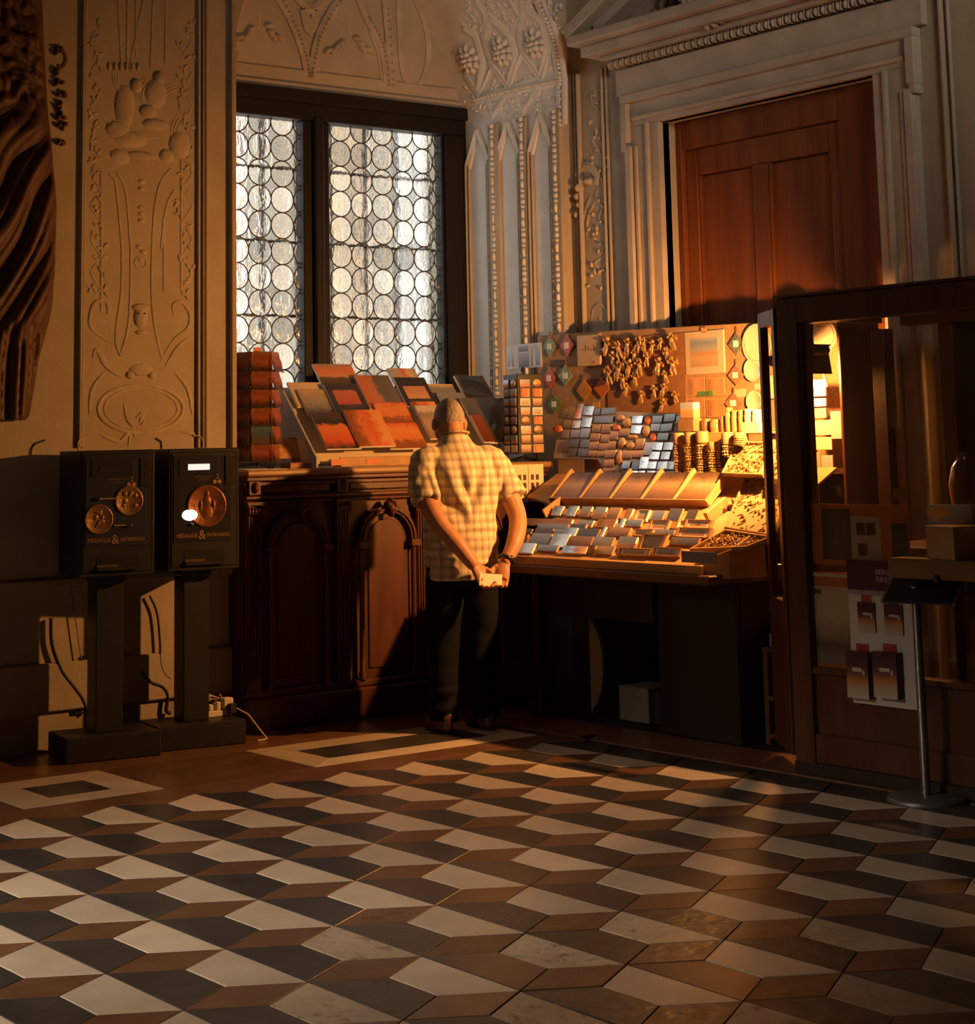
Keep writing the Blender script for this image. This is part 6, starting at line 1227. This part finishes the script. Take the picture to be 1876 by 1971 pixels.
# posters on the booth glass
PG = PX(XB+0.036)
def stick(nm, label, cat, u0, v0, u1, v1, m, th=0.003, h=0.0, group=None): 
    a, b, w_, hh = PG.rect(u0, v0, u1, v1); t = thing(nm, label, cat, PG.mat(a, b, h), group); MB().box(-w_/2, w_/2, -hh/2, hh/2, 0, th).build('sheet', m, t, 0.0005)
    def on(nm2, x0, y0, x1, y1, m2, d=0.001): return MB().box(-w_/2+x0*w_, -w_/2+x1*w_, -hh/2+y0*hh, -hh/2+y1*hh, th, th+d).build(nm2, m2, t)
    return t, on, w_, hh
OFR = mat('poster_orange', (0.58, 0.16, 0.04), (0.46, 0.12, 0.03), rough=0.4)
t, on_, w_, hh = stick('poster', 'orange framed poster with a grey crowd photograph low on the booth', 'poster', 1541, 1292, 1646, 1104, OFR, h=-0.003)
on_('photograph', 0.10, 0.10, 0.90, 0.86, pic('crowd_photo', [(0.1, (0.22, 0.19, 0.15)), (0.24, (0.08, 0.07, 0.05)), (0.36, (0.26, 0.21, 0.16)), (0.6, (0.56, 0.47, 0.36)), (1, (0.62, 0.53, 0.42))], 'y', 0.2, 5)); on_('pale_header', 0.0, 0.955, 0.97, 0.985, PAPER)
on_('dark_window', 0.10, 0.58, 0.28, 0.74, BLACKMETAL, 0.0012); on_('arch_moulding', 0.10, 0.78, 0.42, 0.83, mat('poster_grey', (0.16, 0.14, 0.11), (0.12, 0.10, 0.08)), 0.0012)
t, on_, w_, hh = stick('poster', 'wide orange poster with small pictures at counter height on the booth', 'poster', 1563, 1084, 1746, 972, OFR, h=-0.004)
on_('picture', 0.12, 0.08, 0.42, 0.92, pic('dark_street_photo', [(0.1, (0.03, 0.03, 0.02)), (0.5, (0.11, 0.09, 0.06)), (1, (0.06, 0.06, 0.045))], 'x', 0.5, 6)); on_('white_card', 0.42, 0.10, 0.72, 0.80, mat('poster_card', (0.55, 0.48, 0.40), (0.48, 0.41, 0.34)))
for x, y in ((0.48, 0.5), (0.58, 0.5), (0.49, 0.16)): on_('thumbnail', x, y, x+0.09, y+0.2, pic('thumb', [(0.2, (0.04, 0.03, 0.03)), (0.8, (0.10, 0.06, 0.05))], 'x', 0.5, 5), 0.0015)
on_('grey_strip', 0.83, 0.05, 0.99, 0.70, mat('poster_grey'if False else 'poster_dark', (0.09, 0.08, 0.065), (0.07, 0.06, 0.05)))
st, on_, w_, hh = stick('notice', 'pale lined notice with turquoise logo behind the booth glass edge', 'notice', 1541, 1062, 1564, 975, mat('notice_pale', (0.30, 0.26, 0.2), (0.26, 0.22, 0.17)), h=-0.006)
on_('turquoise_logo', 0.1, 0.06, 0.9, 0.13, mat('turquoise', (0.06, 0.13, 0.12), (0.05, 0.11, 0.10)))
for k in range(9): on_('text_line', 0.15, 0.3+k*0.07, 0.85, 0.315+k*0.07, INK)
# souvenir package board
PGf = PX(XB-0.004); a, b, w_, hh = PGf.rect(1644, 1352, 1756, 1082)
pb = thing('product_board', 'white product board with purple header on the booth front', 'display board', PGf.mat(a, b)); MB().box(-w_/2, w_/2, -hh/2, hh/2, 0, 0.006).build('board', mat('board_white', (0.52, 0.47, 0.41), (0.47, 0.42, 0.36), rough=0.5), pb, 0.001)
PUR = mat('purple_print', (0.085, 0.022, 0.035), (0.06, 0.016, 0.03), rough=0.4); MB().box(-w_/2, w_/2, hh*0.29, hh/2, 0.006, 0.0075).build('header', PUR, pb)
LET = mat('pale_letter', (0.5, 0.42, 0.36), (0.45, 0.38, 0.32))
for k, s_ in enumerate(('BERGAMO', 'BRESCIA')): text(s_, 0.03, LET, pb, T(w_*0.16, hh*0.42-k*0.03, 0.008), width=w_*0.42)
sk = MB()
for k in range(16): x = -w_/2+w_*(k+0.1)/16; sk.box(x, x+w_/18, hh*0.255, hh*0.29+0.012*((k*7) % 4)/2, 0.006, 0.007)
sk.build('skyline', mat('skyline_grey', (0.3, 0.25, 0.22), (0.25, 0.2, 0.18)), pb)
PKG = pic('package_print', [(0.0, (0.42, 0.38, 0.33)), (0.2, (0.40, 0.30, 0.2)), (0.38, (0.42, 0.17, 0.04)), (0.52, (0.16, 0.05, 0.05)), (0.7, (0.06, 0.018, 0.03)), (1, (0.05, 0.015, 0.03))], 'y', 0.04, 6)
for k, (u0, v0, u1, v1, th, lb) in enumerate(((1656, 1216, 1686, 1160, 0.006, 'flat purple and orange key ring pack, upper left on the white board'), (1707, 1220, 1739, 1164, 0.006, 'flat purple and orange key ring pack, upper right on the white board'), (1646, 1340, 1683, 1255, 0.04, 'thick stack of purple packs, lower left on the white board'), (1697, 1340, 1738, 1256, 0.04, 'thick stack of purple packs, lower right on the white board'))):
    a, b, w2, h2 = PGf.rect(u0, v0, u1, v1); t = thing('souvenir_pack', lb, 'pack', PGf.mat(a, b, 0.0065), 'packs on the product board')
    MB().box(-w2/2, w2/2, -h2/2, h2/2, 0, th).build('card', PUR, t, 0.001); MB().box(-w2/2, w2/2, -h2/2, h2/2, th, th+0.001).build('printed_front', PKG, t)
    MB().box(-w2*0.28, w2*0.28, h2*0.5, h2*0.5+0.03, 0, 0.003).build('red_hang_tab', mat('hang_red', (0.36, 0.05, 0.03), (0.3, 0.04, 0.025)), t); MB().tube([(0, h2*0.44, 0.0), (0, h2*0.44, th+0.02)], 0.002, 6).build('hook', STEEL, t)
    MB().box(-w2*0.22, w2*0.22, h2*0.08, h2*0.16, th+0.001, th+0.0016).build('product_name', LET, t); MB().ball((w2*0.3, h2*0.06, th+0.001), 0.006, 0.012, 0.001, 8, 4).build('pendant', LET, t)
# ledge in front of the booth with cartons
XG = 2.60; PLd = PX(XG); zl1 = PLd.at(1790, 1077)[1]; zl0 = PLd.at(1790, 1116)[1]; al = PLd.at(1709, 1095)[0]
lg = thing('booth_ledge', 'thick pale brown ledge board projecting from the booth', 'ledge', (XG+0.12, -al-0.4, zl0)); Lg = lg.matrix_world.inverted()
LEDW = wood('ledge_wood', (0.26, 0.13, 0.05), (0.19, 0.09, 0.035), 'y', 4, 0.45, 0.3, 0.1)
MB().box(XG, XB-0.002, -2.75, -al, zl0, zl1, Lg).build('board', LEDW, lg, 0.003); MB().prism([(0, 0), (0.20, 0), (0.20, -0.20)], -0.012, 0.012, Lg @ Matrix(((1, 0, 0, XB-0.202), (0, 0, -1, -al-0.55), (0, 1, 0, zl0), (0, 0, 0, 1)))).build('bracket', DARKWOOD, lg, 0.002)
kb_ = PLd.at(1803, 1110)[0]; MB().lathe([(0.016, 0), (0.016, 0.01), (0.012, 0.014)], 14, Lg @ Matrix(((0, 0, -1, XG), (1, 0, 0, -kb_), (0, 1, 0, zl0+0.004), (0, 0, 0, 1)))).build('knob', BLACKMETAL, lg, 0, True)
def rbox(nm, label, cat, cx, cy, z, w_, d_, h_, ang, m):
    t = thing(nm, label, cat, T(cx, cy, z) @ RZ(ang)); MB().box(-w_/2, w_/2, -d_/2, d_/2, 0, h_-0.003).build('body', m, t, 0.002); MB().box(-w_/2-0.001, w_/2+0.001, -d_/2-0.001, d_/2+0.001, h_*0.8, h_).build('lid', m, t, 0.002); return t
pc = PLd.at(1798, 1070); cy_ = -pc[0]
rbox('carton', 'brown cardboard carton on the booth ledge', 'carton', XG+0.095, cy_-0.04, zl1+0.0005, 0.17, 0.17, 0.125, math.radians(-14), CARDB)
PBl = PX(2.80); a, b, w_, hh = PBl.rect(1786, 1020, 1869, 971)
bx = thing('blue_box', 'blue souvenir box with orange oval logo and lettering on the ledge', 'box', Matrix.Translation(Vector((2.80, -a, zl1+0.0005)))); Mb2 = Matrix(((0, 0, -1, 0), (-1, 0, 0, 0), (0, 1, 0, 0), (0, 0, 0, 1)))
hb_ = PBl.at(1830, 972)[1]-zl1-0.0005
MB().box(-w_/2, w_/2, 0, hb_, -0.035, 0.0, Mb2).build('body', pic('blue_box_print', [(0, (0.03, 0.04, 0.07)), (0.55, (0.05, 0.07, 0.12)), (0.6, (0.24, 0.24, 0.25)), (1, (0.34, 0.34, 0.34))], 'z', 0.03, 4), bx, 0.002)
MB().lathe([(0.06, 0), (0.06, 0.001)], 24, Mb2 @ T(-w_*0.24, hb_*0.86, 0.0002), 1, 0.38).build('oval_logo', mat('logo_orange', (0.7, 0.32, 0.06), (0.6, 0.26, 0.05)), bx); text('BERGAMO', 0.04, MATS['logo_orange'], bx, Mb2 @ T(w_*0.18, hb_*0.66, 0.0008), width=w_*0.52); MB().box(-w_*0.38, -w_*0.28, hb_*0.66, hb_*0.74, 0, 0.0008, Mb2).build('small_mark', MATS['logo_orange'], bx)
gbox('white_box', 'white box cut by the right frame edge on the ledge', 'box', 2.66, 2.78, -2.45, PLd.at(1871, 1020)[0]*-1, zl1, zl1+0.30, mat('grey_white', (0.30, 0.30, 0.30), (0.26, 0.26, 0.26)))
vz = thing('red_vase', 'dark red glossy vase behind the blue box at the right edge', 'vase', (2.98, -PX(2.98).at(1868, 960)[0], 0.95)); RV = mat('red_glaze', (0.10, 0.02, 0.01), (0.14, 0.045, 0.016), scale=4, rough=0.15, spec=0.8)
zv = PX(2.98).at(1868, 885)[1]-0.95; MB().lathe([(0.05, 0), (0.06, 0.02), (0.075, zv*0.45), (0.085, zv*0.72), (0.07, zv*0.92), (0.05, zv)], 28).build('body', RV, vz, 0, True); MB().lathe([(0.045, zv), (0.05, zv+0.02), (0.055, zv+0.03)], 24).build('rim', RV, vz, 0, True)
# sign stand
bp_ = PZ(0).hit(1783, 1541); tp = PX(bp_.x).hit(1766, 1128)
ss = thing('sign_stand', 'steel sign stand with round base and slanted black panel before the booth', 'sign stand', (bp_.x, bp_.y, 0))
MB().lathe([(0.152, 0.0), (0.152, 0.012), (0.145, 0.018), (0.03, 0.022)], 40).build('base', mat('stand_base', (0.16, 0.155, 0.15), (0.13, 0.125, 0.12), rough=0.45, metal=0.6), ss, 0, True)
zt_ = tp.z; MB().tube([(0, 0, 0.02), (0, 0, zt_)], 0.018, 14).build('pole', STEEL, ss, 0, True)
Msn = Matrix(((0.30, 0.62, -0.72, 0), (-0.95, 0.2, -0.22, 0), (0, 0.76, 0.65, zt_+0.005), (0, 0, 0, 1)))
u_ = Vector((0.25, -0.97, 0)).normalized(); v_ = Vector((0.70, 0.18, 0.55)).normalized(); v_ = (v_-u_*v_.dot(u_)).normalized(); n_ = u_.cross(v_)
Msn = Matrix(((u_.x, v_.x, n_.x, 0), (u_.y, v_.y, n_.y, 0), (u_.z, v_.z, n_.z, zt_), (0, 0, 0, 1)))
MB().box(-0.105, 0.19, -0.10, 0.05, -0.004, 0.004, Msn).build('panel', BLACKMETAL, ss, 0.001); 
for x0, x1, y0, y1 in ((-0.113, -0.103, -0.10, 0.05), (0.188, 0.198, -0.10, 0.05)): MB().box(x0, x1, y0, y1, -0.006, 0.006, Msn).build('edge_trim', STEEL, ss, 0.001)
# papers inside the booth
card('wall_sheet', 'pale sheet with a sketch on the inner booth wall', 'sheet', PX(3.60), 1703, 940, 1737, 822, mat('inner_sheet', (0.50, 0.36, 0.24), (0.42, 0.30, 0.2)), 0.003); card('wall_sheet', 'lower pale sheet on the inner booth wall', 'sheet', PX(3.60), 1702, 975, 1737, 958, MATS['inner_sheet'], 0.003)
# ================================================================== THE MAN
PSI = math.radians(14)
man = thing('person', 'man in a checked short-sleeved shirt, hands behind his back, looking at the books', 'person', T(2.572, 1.02, 0) @ RZ(-PSI))
def ring_loft(mb, rings, seg=28, pw=2.3):
    """rings: (z, cx, cy, rx, ry) super-ellipses, closed ends"""
    n0 = len(mb.v); vs_ = []; fs = []
    for z, cx, cy, rx, ry in rings:
        for k in range(seg):
            t = 2*math.pi*k/seg; c, s_ = math.cos(t), math.sin(t)
            vs_.append((cx+rx*math.copysign(abs(c)**(2/pw), c), cy+ry*math.copysign(abs(s_)**(2/pw), s_), z))
    for i in range(len(rings)-1):
        for k in range(seg):
            a, b = i*seg+k, i*seg+(k+1) % seg; fs.append((a, b, b+seg, a+seg))
    fs.append(tuple(range(seg-1, -1, -1))); fs.append(tuple(range((len(rings)-1)*seg, len(rings)*seg))); mb.add(vs_, fs)
def dense(pts, rad, k=5):
    """smooth resample of a limb axis with radii"""
    P = [Vector(p) for p in pts]; out = []; rr = []
    for i in range(len(P)-1):
        a, b, c, d = P[max(i-1, 0)], P[i], P[i+1], P[min(i+2, len(P)-1)]
        for j in range(k):
            t = j/k; out.append(0.5*((2*b)+(c-a)*t+(2*a-5*b+4*c-d)*t*t+(3*b-a-3*c+d)*t**3)); rr.append(rad[i]+(rad[i+1]-rad[i])*t)
    out.append(P[-1]); rr.append(rad[-1]); return out, rr
def limb(mb, pts, rad, seg=14, k=5, flat=1.0, up=None): p, r = dense(pts, rad, k); mb.tube(p, r, seg, flat, up)
def remesh(mb, name, voxel, smooth=3, fn=None):
    me = mb.mesh(name); o = bpy.data.objects.new(name, me); COL.objects.link(o)
    r = o.modifiers.new('r', 'REMESH'); r.mode = 'VOXEL'; r.voxel_size = voxel
    s_ = o.modifiers.new('s', 'SMOOTH'); s_.iterations = smooth; s_.factor = 0.5
    dg = bpy.context.evaluated_depsgraph_get(); out = bpy.data.meshes.new_from_object(o.evaluated_get(dg)); bpy.data.objects.remove(o, do_unlink=True)
    if fn:
        nn = [v.normal.copy() for v in out.vertices]
        for v, n_ in zip(out.vertices, nn): v.co = v.co + n_*fn(v.co, n_)
    out.polygons.foreach_set('use_smooth', [True]*len(out.polygons)); out.update(); out.name = name; return out
SKIN = mat('skin', (0.50, 0.24, 0.13), (0.42, 0.19, 0.10), scale=14, rough=0.5, spec=0.35, bump=0.1, bscale=80)
# --- body: head, neck, trunk, arms, hands, legs in one surface
B = MB()
HC = Vector((-0.005, 0.125, 1.535))
B.ball((0, 0, 0), 0.074, 0.094, 0.104, 24, 16, T(HC.x, HC.y, HC.z) @ Matrix.Rotation(-0.30, 4, 'X')); B.ball((0, 0, 0), 0.060, 0.065, 0.062, 18, 12, T(HC.x, HC.y+0.045, HC.z-0.062)); B.ball((HC.x, HC.y-0.02, HC.z-0.03), 0.066, 0.068, 0.07, 18, 12)
B.ball((HC.x, HC.y+0.112, HC.z-0.045), 0.013, 0.022, 0.022, 10, 8); B.ball((HC.x, HC.y+0.085, HC.z-0.088), 0.025, 0.018, 0.012, 10, 8)         # nose, mouth
for sg in (-1, 1):
    B.ball((0, 0, 0), 0.014, 0.023, 0.034, 10, 8, T(HC.x+sg*0.083, HC.y+0.002, HC.z-0.028) @ RZ(sg*0.35)); B.ball((HC.x+sg*0.030, HC.y+0.090, HC.z-0.018), 0.015, 0.012, 0.010, 10, 8)
limb(B, [(0, 0.045, 1.36), (0, 0.07, 1.43), (-0.003, 0.10, 1.49)], [0.070, 0.060, 0.058])
ring_loft(B, [(0.74, 0, 0.0, 0.145, 0.115), (0.90, 0, 0.012, 0.155, 0.13), (1.05, 0, 0.02, 0.15, 0.125), (1.22, 0, 0.022, 0.165, 0.11), (1.33, 0, 0.035, 0.155, 0.085), (1.38, 0, 0.045, 0.09, 0.07)])
ARM = {-1: [(-0.165, 0.035, 1.335), (-0.200, -0.005, 1.20), (-0.185, -0.115, 1.045), (-0.105, -0.195, 0.915), (-0.030, -0.225, 0.810)],
        1: [(0.170, 0.035, 1.335), (0.232, -0.005, 1.20), (0.272, -0.085, 1.040), (0.215, -0.175, 0.920), (0.135, -0.218, 0.815)]}
for sg in (-1, 1): limb(B, ARM[sg], [0.060, 0.056, 0.047, 0.043, 0.029])
# hands: palm and five bent fingers each, closing on the card
def hand(base, d, side, nrm):
    d = Vector(d).normalized(); nrm = Vector(nrm); nrm = (nrm-d*nrm.dot(d)).normalized(); s_ = d.cross(nrm)*side; b_ = Vector(base)
    limb(B, [b_-d*0.01, b_+d*0.035, b_+d*0.075], [0.029, 0.038, 0.036], 14, 4, 0.55, nrm)
    for k, (off, L) in enumerate(((-0.030, 0.062), (-0.010, 0.074), (0.010, 0.072), (0.029, 0.058))):
        r0 = b_ + d*0.078 + s_*off; c = nrm
        p1 = r0 + d*L*0.42 + c*0.004; p2 = p1 + d*L*0.20 + c*L*0.34; p3 = p2 - d*L*0.08 + c*L*0.26
        limb(B, [r0-d*0.03, r0, p1, p2, p3], [0.0105, 0.0105, 0.0095, 0.0088, 0.0072], 10, 4)
    t0 = b_ + d*0.018 - s_*0.030; t1 = t0 - s_*0.024 + d*0.028 + nrm*0.012; t2 = t1 + d*0.028 + nrm*0.014 - s_*0.004; limb(B, [t0, t0-s_*0.014+d*0.010, t1, t2], [0.016, 0.014, 0.0115, 0.009], 10, 4)
CARD = Vector((0.040, -0.262, 0.742))
hand((-0.026, -0.228, 0.806), (0.45, -0.22, -0.86), 1, (0.35, -0.85, 0.3)); hand((0.130, -0.222, 0.812), (-0.30, -0.22, -0.92), -1, (-0.35, -0.85, 0.3))
LEG = {-1: [(-0.088, 0.0, 0.80), (-0.105, 0.015, 0.46), (-0.122, -0.02, 0.09)], 1: [(0.088, 0.0, 0.80), (0.100, 0.02, 0.46), (0.105, -0.015, 0.09)]}
for sg in (-1, 1): limb(B, LEG[sg], [0.085, 0.058, 0.042]); B.ball((LEG[sg][2][0], 0.04, 0.055), 0.040, 0.11, 0.035, 14, 8)
link('body', remesh(B, 'body', 0.0052, 2), SKIN, man)
# --- hair: short grey crop over crown and back of the head
hr = MB()
def hp(i, j):
    t = 2*math.pi*i; a = -0.52 + (math.pi/2+0.52)*j
    lim = -0.40 if math.sin(t) < 0.25 else 0.35; a = max(a, lim) if j < 0.25 else a
    k = 1.035 + 0.012*noise.noise((math.cos(t)*9, math.sin(t)*9, a*9))
    return (Matrix.Rotation(-0.30, 4, 'X') @ Vector((0.074*k*math.cos(a)*math.cos(t), 0.094*k*math.cos(a)*math.sin(t), 0.104*k*math.sin(a)))) + HC
hr.grid(hp, 48, 24, True)
link('hair', hr.mesh('hair', smooth=True), mat('grey_hair', (0.36, 0.31, 0.26), (0.20, 0.16, 0.12), scale=60, rough=0.75, spec=0.2, stretch=(1, 1, 0.25), bump=0.8, bscale=160), man)
# --- shirt
S_ = MB()
ring_loft(S_, [(0.735, 0, -0.005, 0.186, 0.158), (0.80, 0, 0.0, 0.188, 0.166), (0.92, 0, 0.012, 0.190, 0.170), (1.05, 0, 0.020, 0.186, 0.160), (1.18, 0, 0.022, 0.196, 0.146), (1.27, 0, 0.026, 0.204, 0.132), (1.335, 0, 0.034, 0.190, 0.112), (1.375, 0, 0.042, 0.145, 0.092), (1.41, 0, 0.055, 0.088, 0.078), (1.455, 0, 0.075, 0.068, 0.070)], 36, 2.2)
SLV = {-1: [(-0.12, 0.035, 1.325), (-0.178, 0.03, 1.315), (-0.208, -0.005, 1.22), (-0.208, -0.052, 1.125)], 1: [(0.12, 0.035, 1.325), (0.182, 0.03, 1.315), (0.232, -0.005, 1.22), (0.262, -0.050, 1.130)]}
for sg in (-1, 1): limb(S_, SLV[sg], [0.070, 0.080, 0.076, 0.078], 18, 6)
def wrinkle(co, n_):
    d = 0.004*noise.noise((co.x*16, co.y*16, co.z*5.0))
    back = 1 if co.y < 0.03 else 0.5
    # folds pulled from the shoulders towards the elbows and hands
    if co.z > 0.98 and abs(co.x) < 0.20: d += back*0.010*math.sin(abs(co.x)*62 + (1.36-co.z)*20 + 2.0*noise.noise((co.x*7, co.y*5, co.z*6)))*min(1, (1.36-co.z)*5 if co.z < 1.36 else 0)*min(1, max(0, (co.z-0.98)*6))*1.7
    if co.z < 1.0: d += back*0.007*noise.noise((co.x*9+3, co.y*9, co.z*24)) + 0.004*math.sin(co.z*70+4*noise.noise((co.x*6, co.y*6, co.z*6)))
    d *= min(1, max(0.15, (co.z-0.74)*14))
    if abs(co.x) > 0.19 and co.z > 1.08: d += 0.006*noise.noise((co.x*20, co.y*20, co.z*30))
    return d
sm_ = remesh(S_, 'shirt', 0.0075, 4, wrinkle)
def plaid():
    m, n, l, b = base('checked_cloth'); tc = n.new('ShaderNodeTexCoord'); sp = n.new('ShaderNodeSeparateXYZ'); l.new(tc.outputs['Object'], sp.inputs[0])
    def band(ax, per, ph, thr):
        a = n.new('ShaderNodeMath'); a.operation = 'MULTIPLY_ADD'; a.inputs[1].default_value = 2*math.pi/per; a.inputs[2].default_value = ph; l.new(sp.outputs[ax], a.inputs[0])
        s_ = n.new('ShaderNodeMath'); s_.operation = 'SINE'; l.new(a.outputs[0], s_.inputs[0]); r = n.new('ShaderNodeMapRange'); r.inputs[1].default_value = thr; r.inputs[2].default_value = thr+0.35; l.new(s_.outputs[0], r.inputs[0]); return r.outputs[0]
    outs = [(band(0, 0.040, 0.4, 0.15), 0.40), (band(2, 0.044, 0.0, 0.15), 0.40), (band(0, 0.020, 1.0, 0.65), 0.2), (band(2, 0.022, 1.0, 0.65), 0.2)]
    col = None
    for o, k in outs:
        mx = n.new('ShaderNodeMix'); mx.data_type = 'RGBA'; mu = n.new('ShaderNodeMath'); mu.operation = 'MULTIPLY'; mu.inputs[1].default_value = k; l.new(o, mu.inputs[0]); l.new(mu.outputs[0], mx.inputs['Factor'])
        if col is None: mx.inputs['A'].default_value = (0.70, 0.60, 0.42, 1)
        else: l.new(col, mx.inputs['A'])
        mx.inputs['B'].default_value = (0.17, 0.12, 0.075, 1); col = mx.outputs['Result']
    l.new(col, b.inputs['Base Color']); b.inputs['Roughness'].default_value = 0.85; b.inputs['Specular IOR Level'].default_value = 0.15; return m
shirt = link('shirt', sm_, plaid(), man)
cl = MB(); cl.tube([(0.069*math.cos(t), 0.075+0.071*math.sin(t), 1.458-0.012*math.sin(t)) for t in [2*math.pi*k/32 for k in range(32)]], 0.013, 8, 0.5, (0, 0, 1), closed=True); link('collar', cl.mesh('collar', smooth=True), shirt.data.materials[0], shirt)
# --- trousers and shoes
Tm = MB(); ring_loft(Tm, [(0.70, 0, 0.0, 0.158, 0.122), (0.80, 0, 0.0, 0.160, 0.130), (0.92, 0, 0.008, 0.150, 0.125)], 30)
for sg in (-1, 1): limb(Tm, [(sg*0.085, 0.0, 0.80), (LEG[sg][1][0]*0.96, 0.004, 0.60), (LEG[sg][1][0], 0.012, 0.44), (LEG[sg][2][0]*0.98, -0.008, 0.20), (LEG[sg][2][0], -0.012, 0.055)], [0.105, 0.094, 0.082, 0.074, 0.074], 18, 5)
tm_ = remesh(Tm, 'trousers', 0.009, 4, lambda co, n_: 0.006*noise.noise((co.x*12, co.y*12, co.z*14)) + (0.006*math.sin(co.z*60+5*noise.noise((co.x*5, co.y*5, co.z*5))) if co.z < 0.22 else 0))
link('trousers', tm_, mat('dark_trousers', (0.009, 0.009, 0.012), (0.006, 0.006, 0.008), scale=20, rough=0.85, spec=0.1), man)
for sg in (-1, 1):
    sh_ = MB(); x0 = LEG[sg][2][0]
    ring_loft(sh_, [(0.003, x0, 0.045, 0.044, 0.140), (0.022, x0, 0.045, 0.047, 0.143), (0.030, x0, 0.045, 0.046, 0.141), (0.055, x0, 0.030, 0.044, 0.118), (0.080, x0, -0.010, 0.042, 0.075), (0.095, x0, -0.018, 0.038, 0.060)], 24, 2.4)
    so = link('shoe', sh_.mesh('shoe', smooth=True), mat('brown_leather', (0.12, 0.045, 0.02), (0.08, 0.03, 0.012), rough=0.4, spec=0.4), man); sl_ = MB(); ring_loft(sl_, [(0.0, x0, 0.045, 0.046, 0.143), (0.018, x0, 0.045, 0.049, 0.146)], 24, 2.4); link('sole', sl_.mesh('sole'), mat('sole_dark', (0.03, 0.02, 0.015), (0.02, 0.015, 0.01)), so)
wt = MB(); wp = Vector(ARM[1][4])*0.82+Vector(ARM[1][3])*0.18; wd_ = (Vector(ARM[1][4])-Vector(ARM[1][3])).normalized(); e1 = wd_.orthogonal().normalized(); e2 = wd_.cross(e1)
wt.tube([wp+(e1*math.cos(t)+e2*math.sin(t))*0.034 for t in [2*math.pi*k/24 for k in range(24)]], 0.008, 8, closed=True); wt.ball(wp+Vector((0.016, -0.030, 0.004)), 0.017, 0.010, 0.017, 14, 8); link('wristwatch', wt.mesh('wristwatch', smooth=True), mat('watch_black', (0.02, 0.018, 0.016), (0.03, 0.026, 0.022), rough=0.25, spec=0.6), man)
# the ticket he holds
tk = MB().box(-0.062, 0.062, -0.030, 0.030, -0.0015, 0.0015).build('ticket', mat('ticket_white', (0.80, 0.74, 0.62), (0.76, 0.70, 0.58), rough=0.6), None, 0.0005, M=man.matrix_world @ T(CARD.x, CARD.y, CARD.z) @ RZ(0.05) @ Matrix.Rotation(math.pi/2-0.12, 4, 'X') @ RZ(-0.12)); tag(tk, 'small white folded ticket held in the man\'s hands', 'ticket')
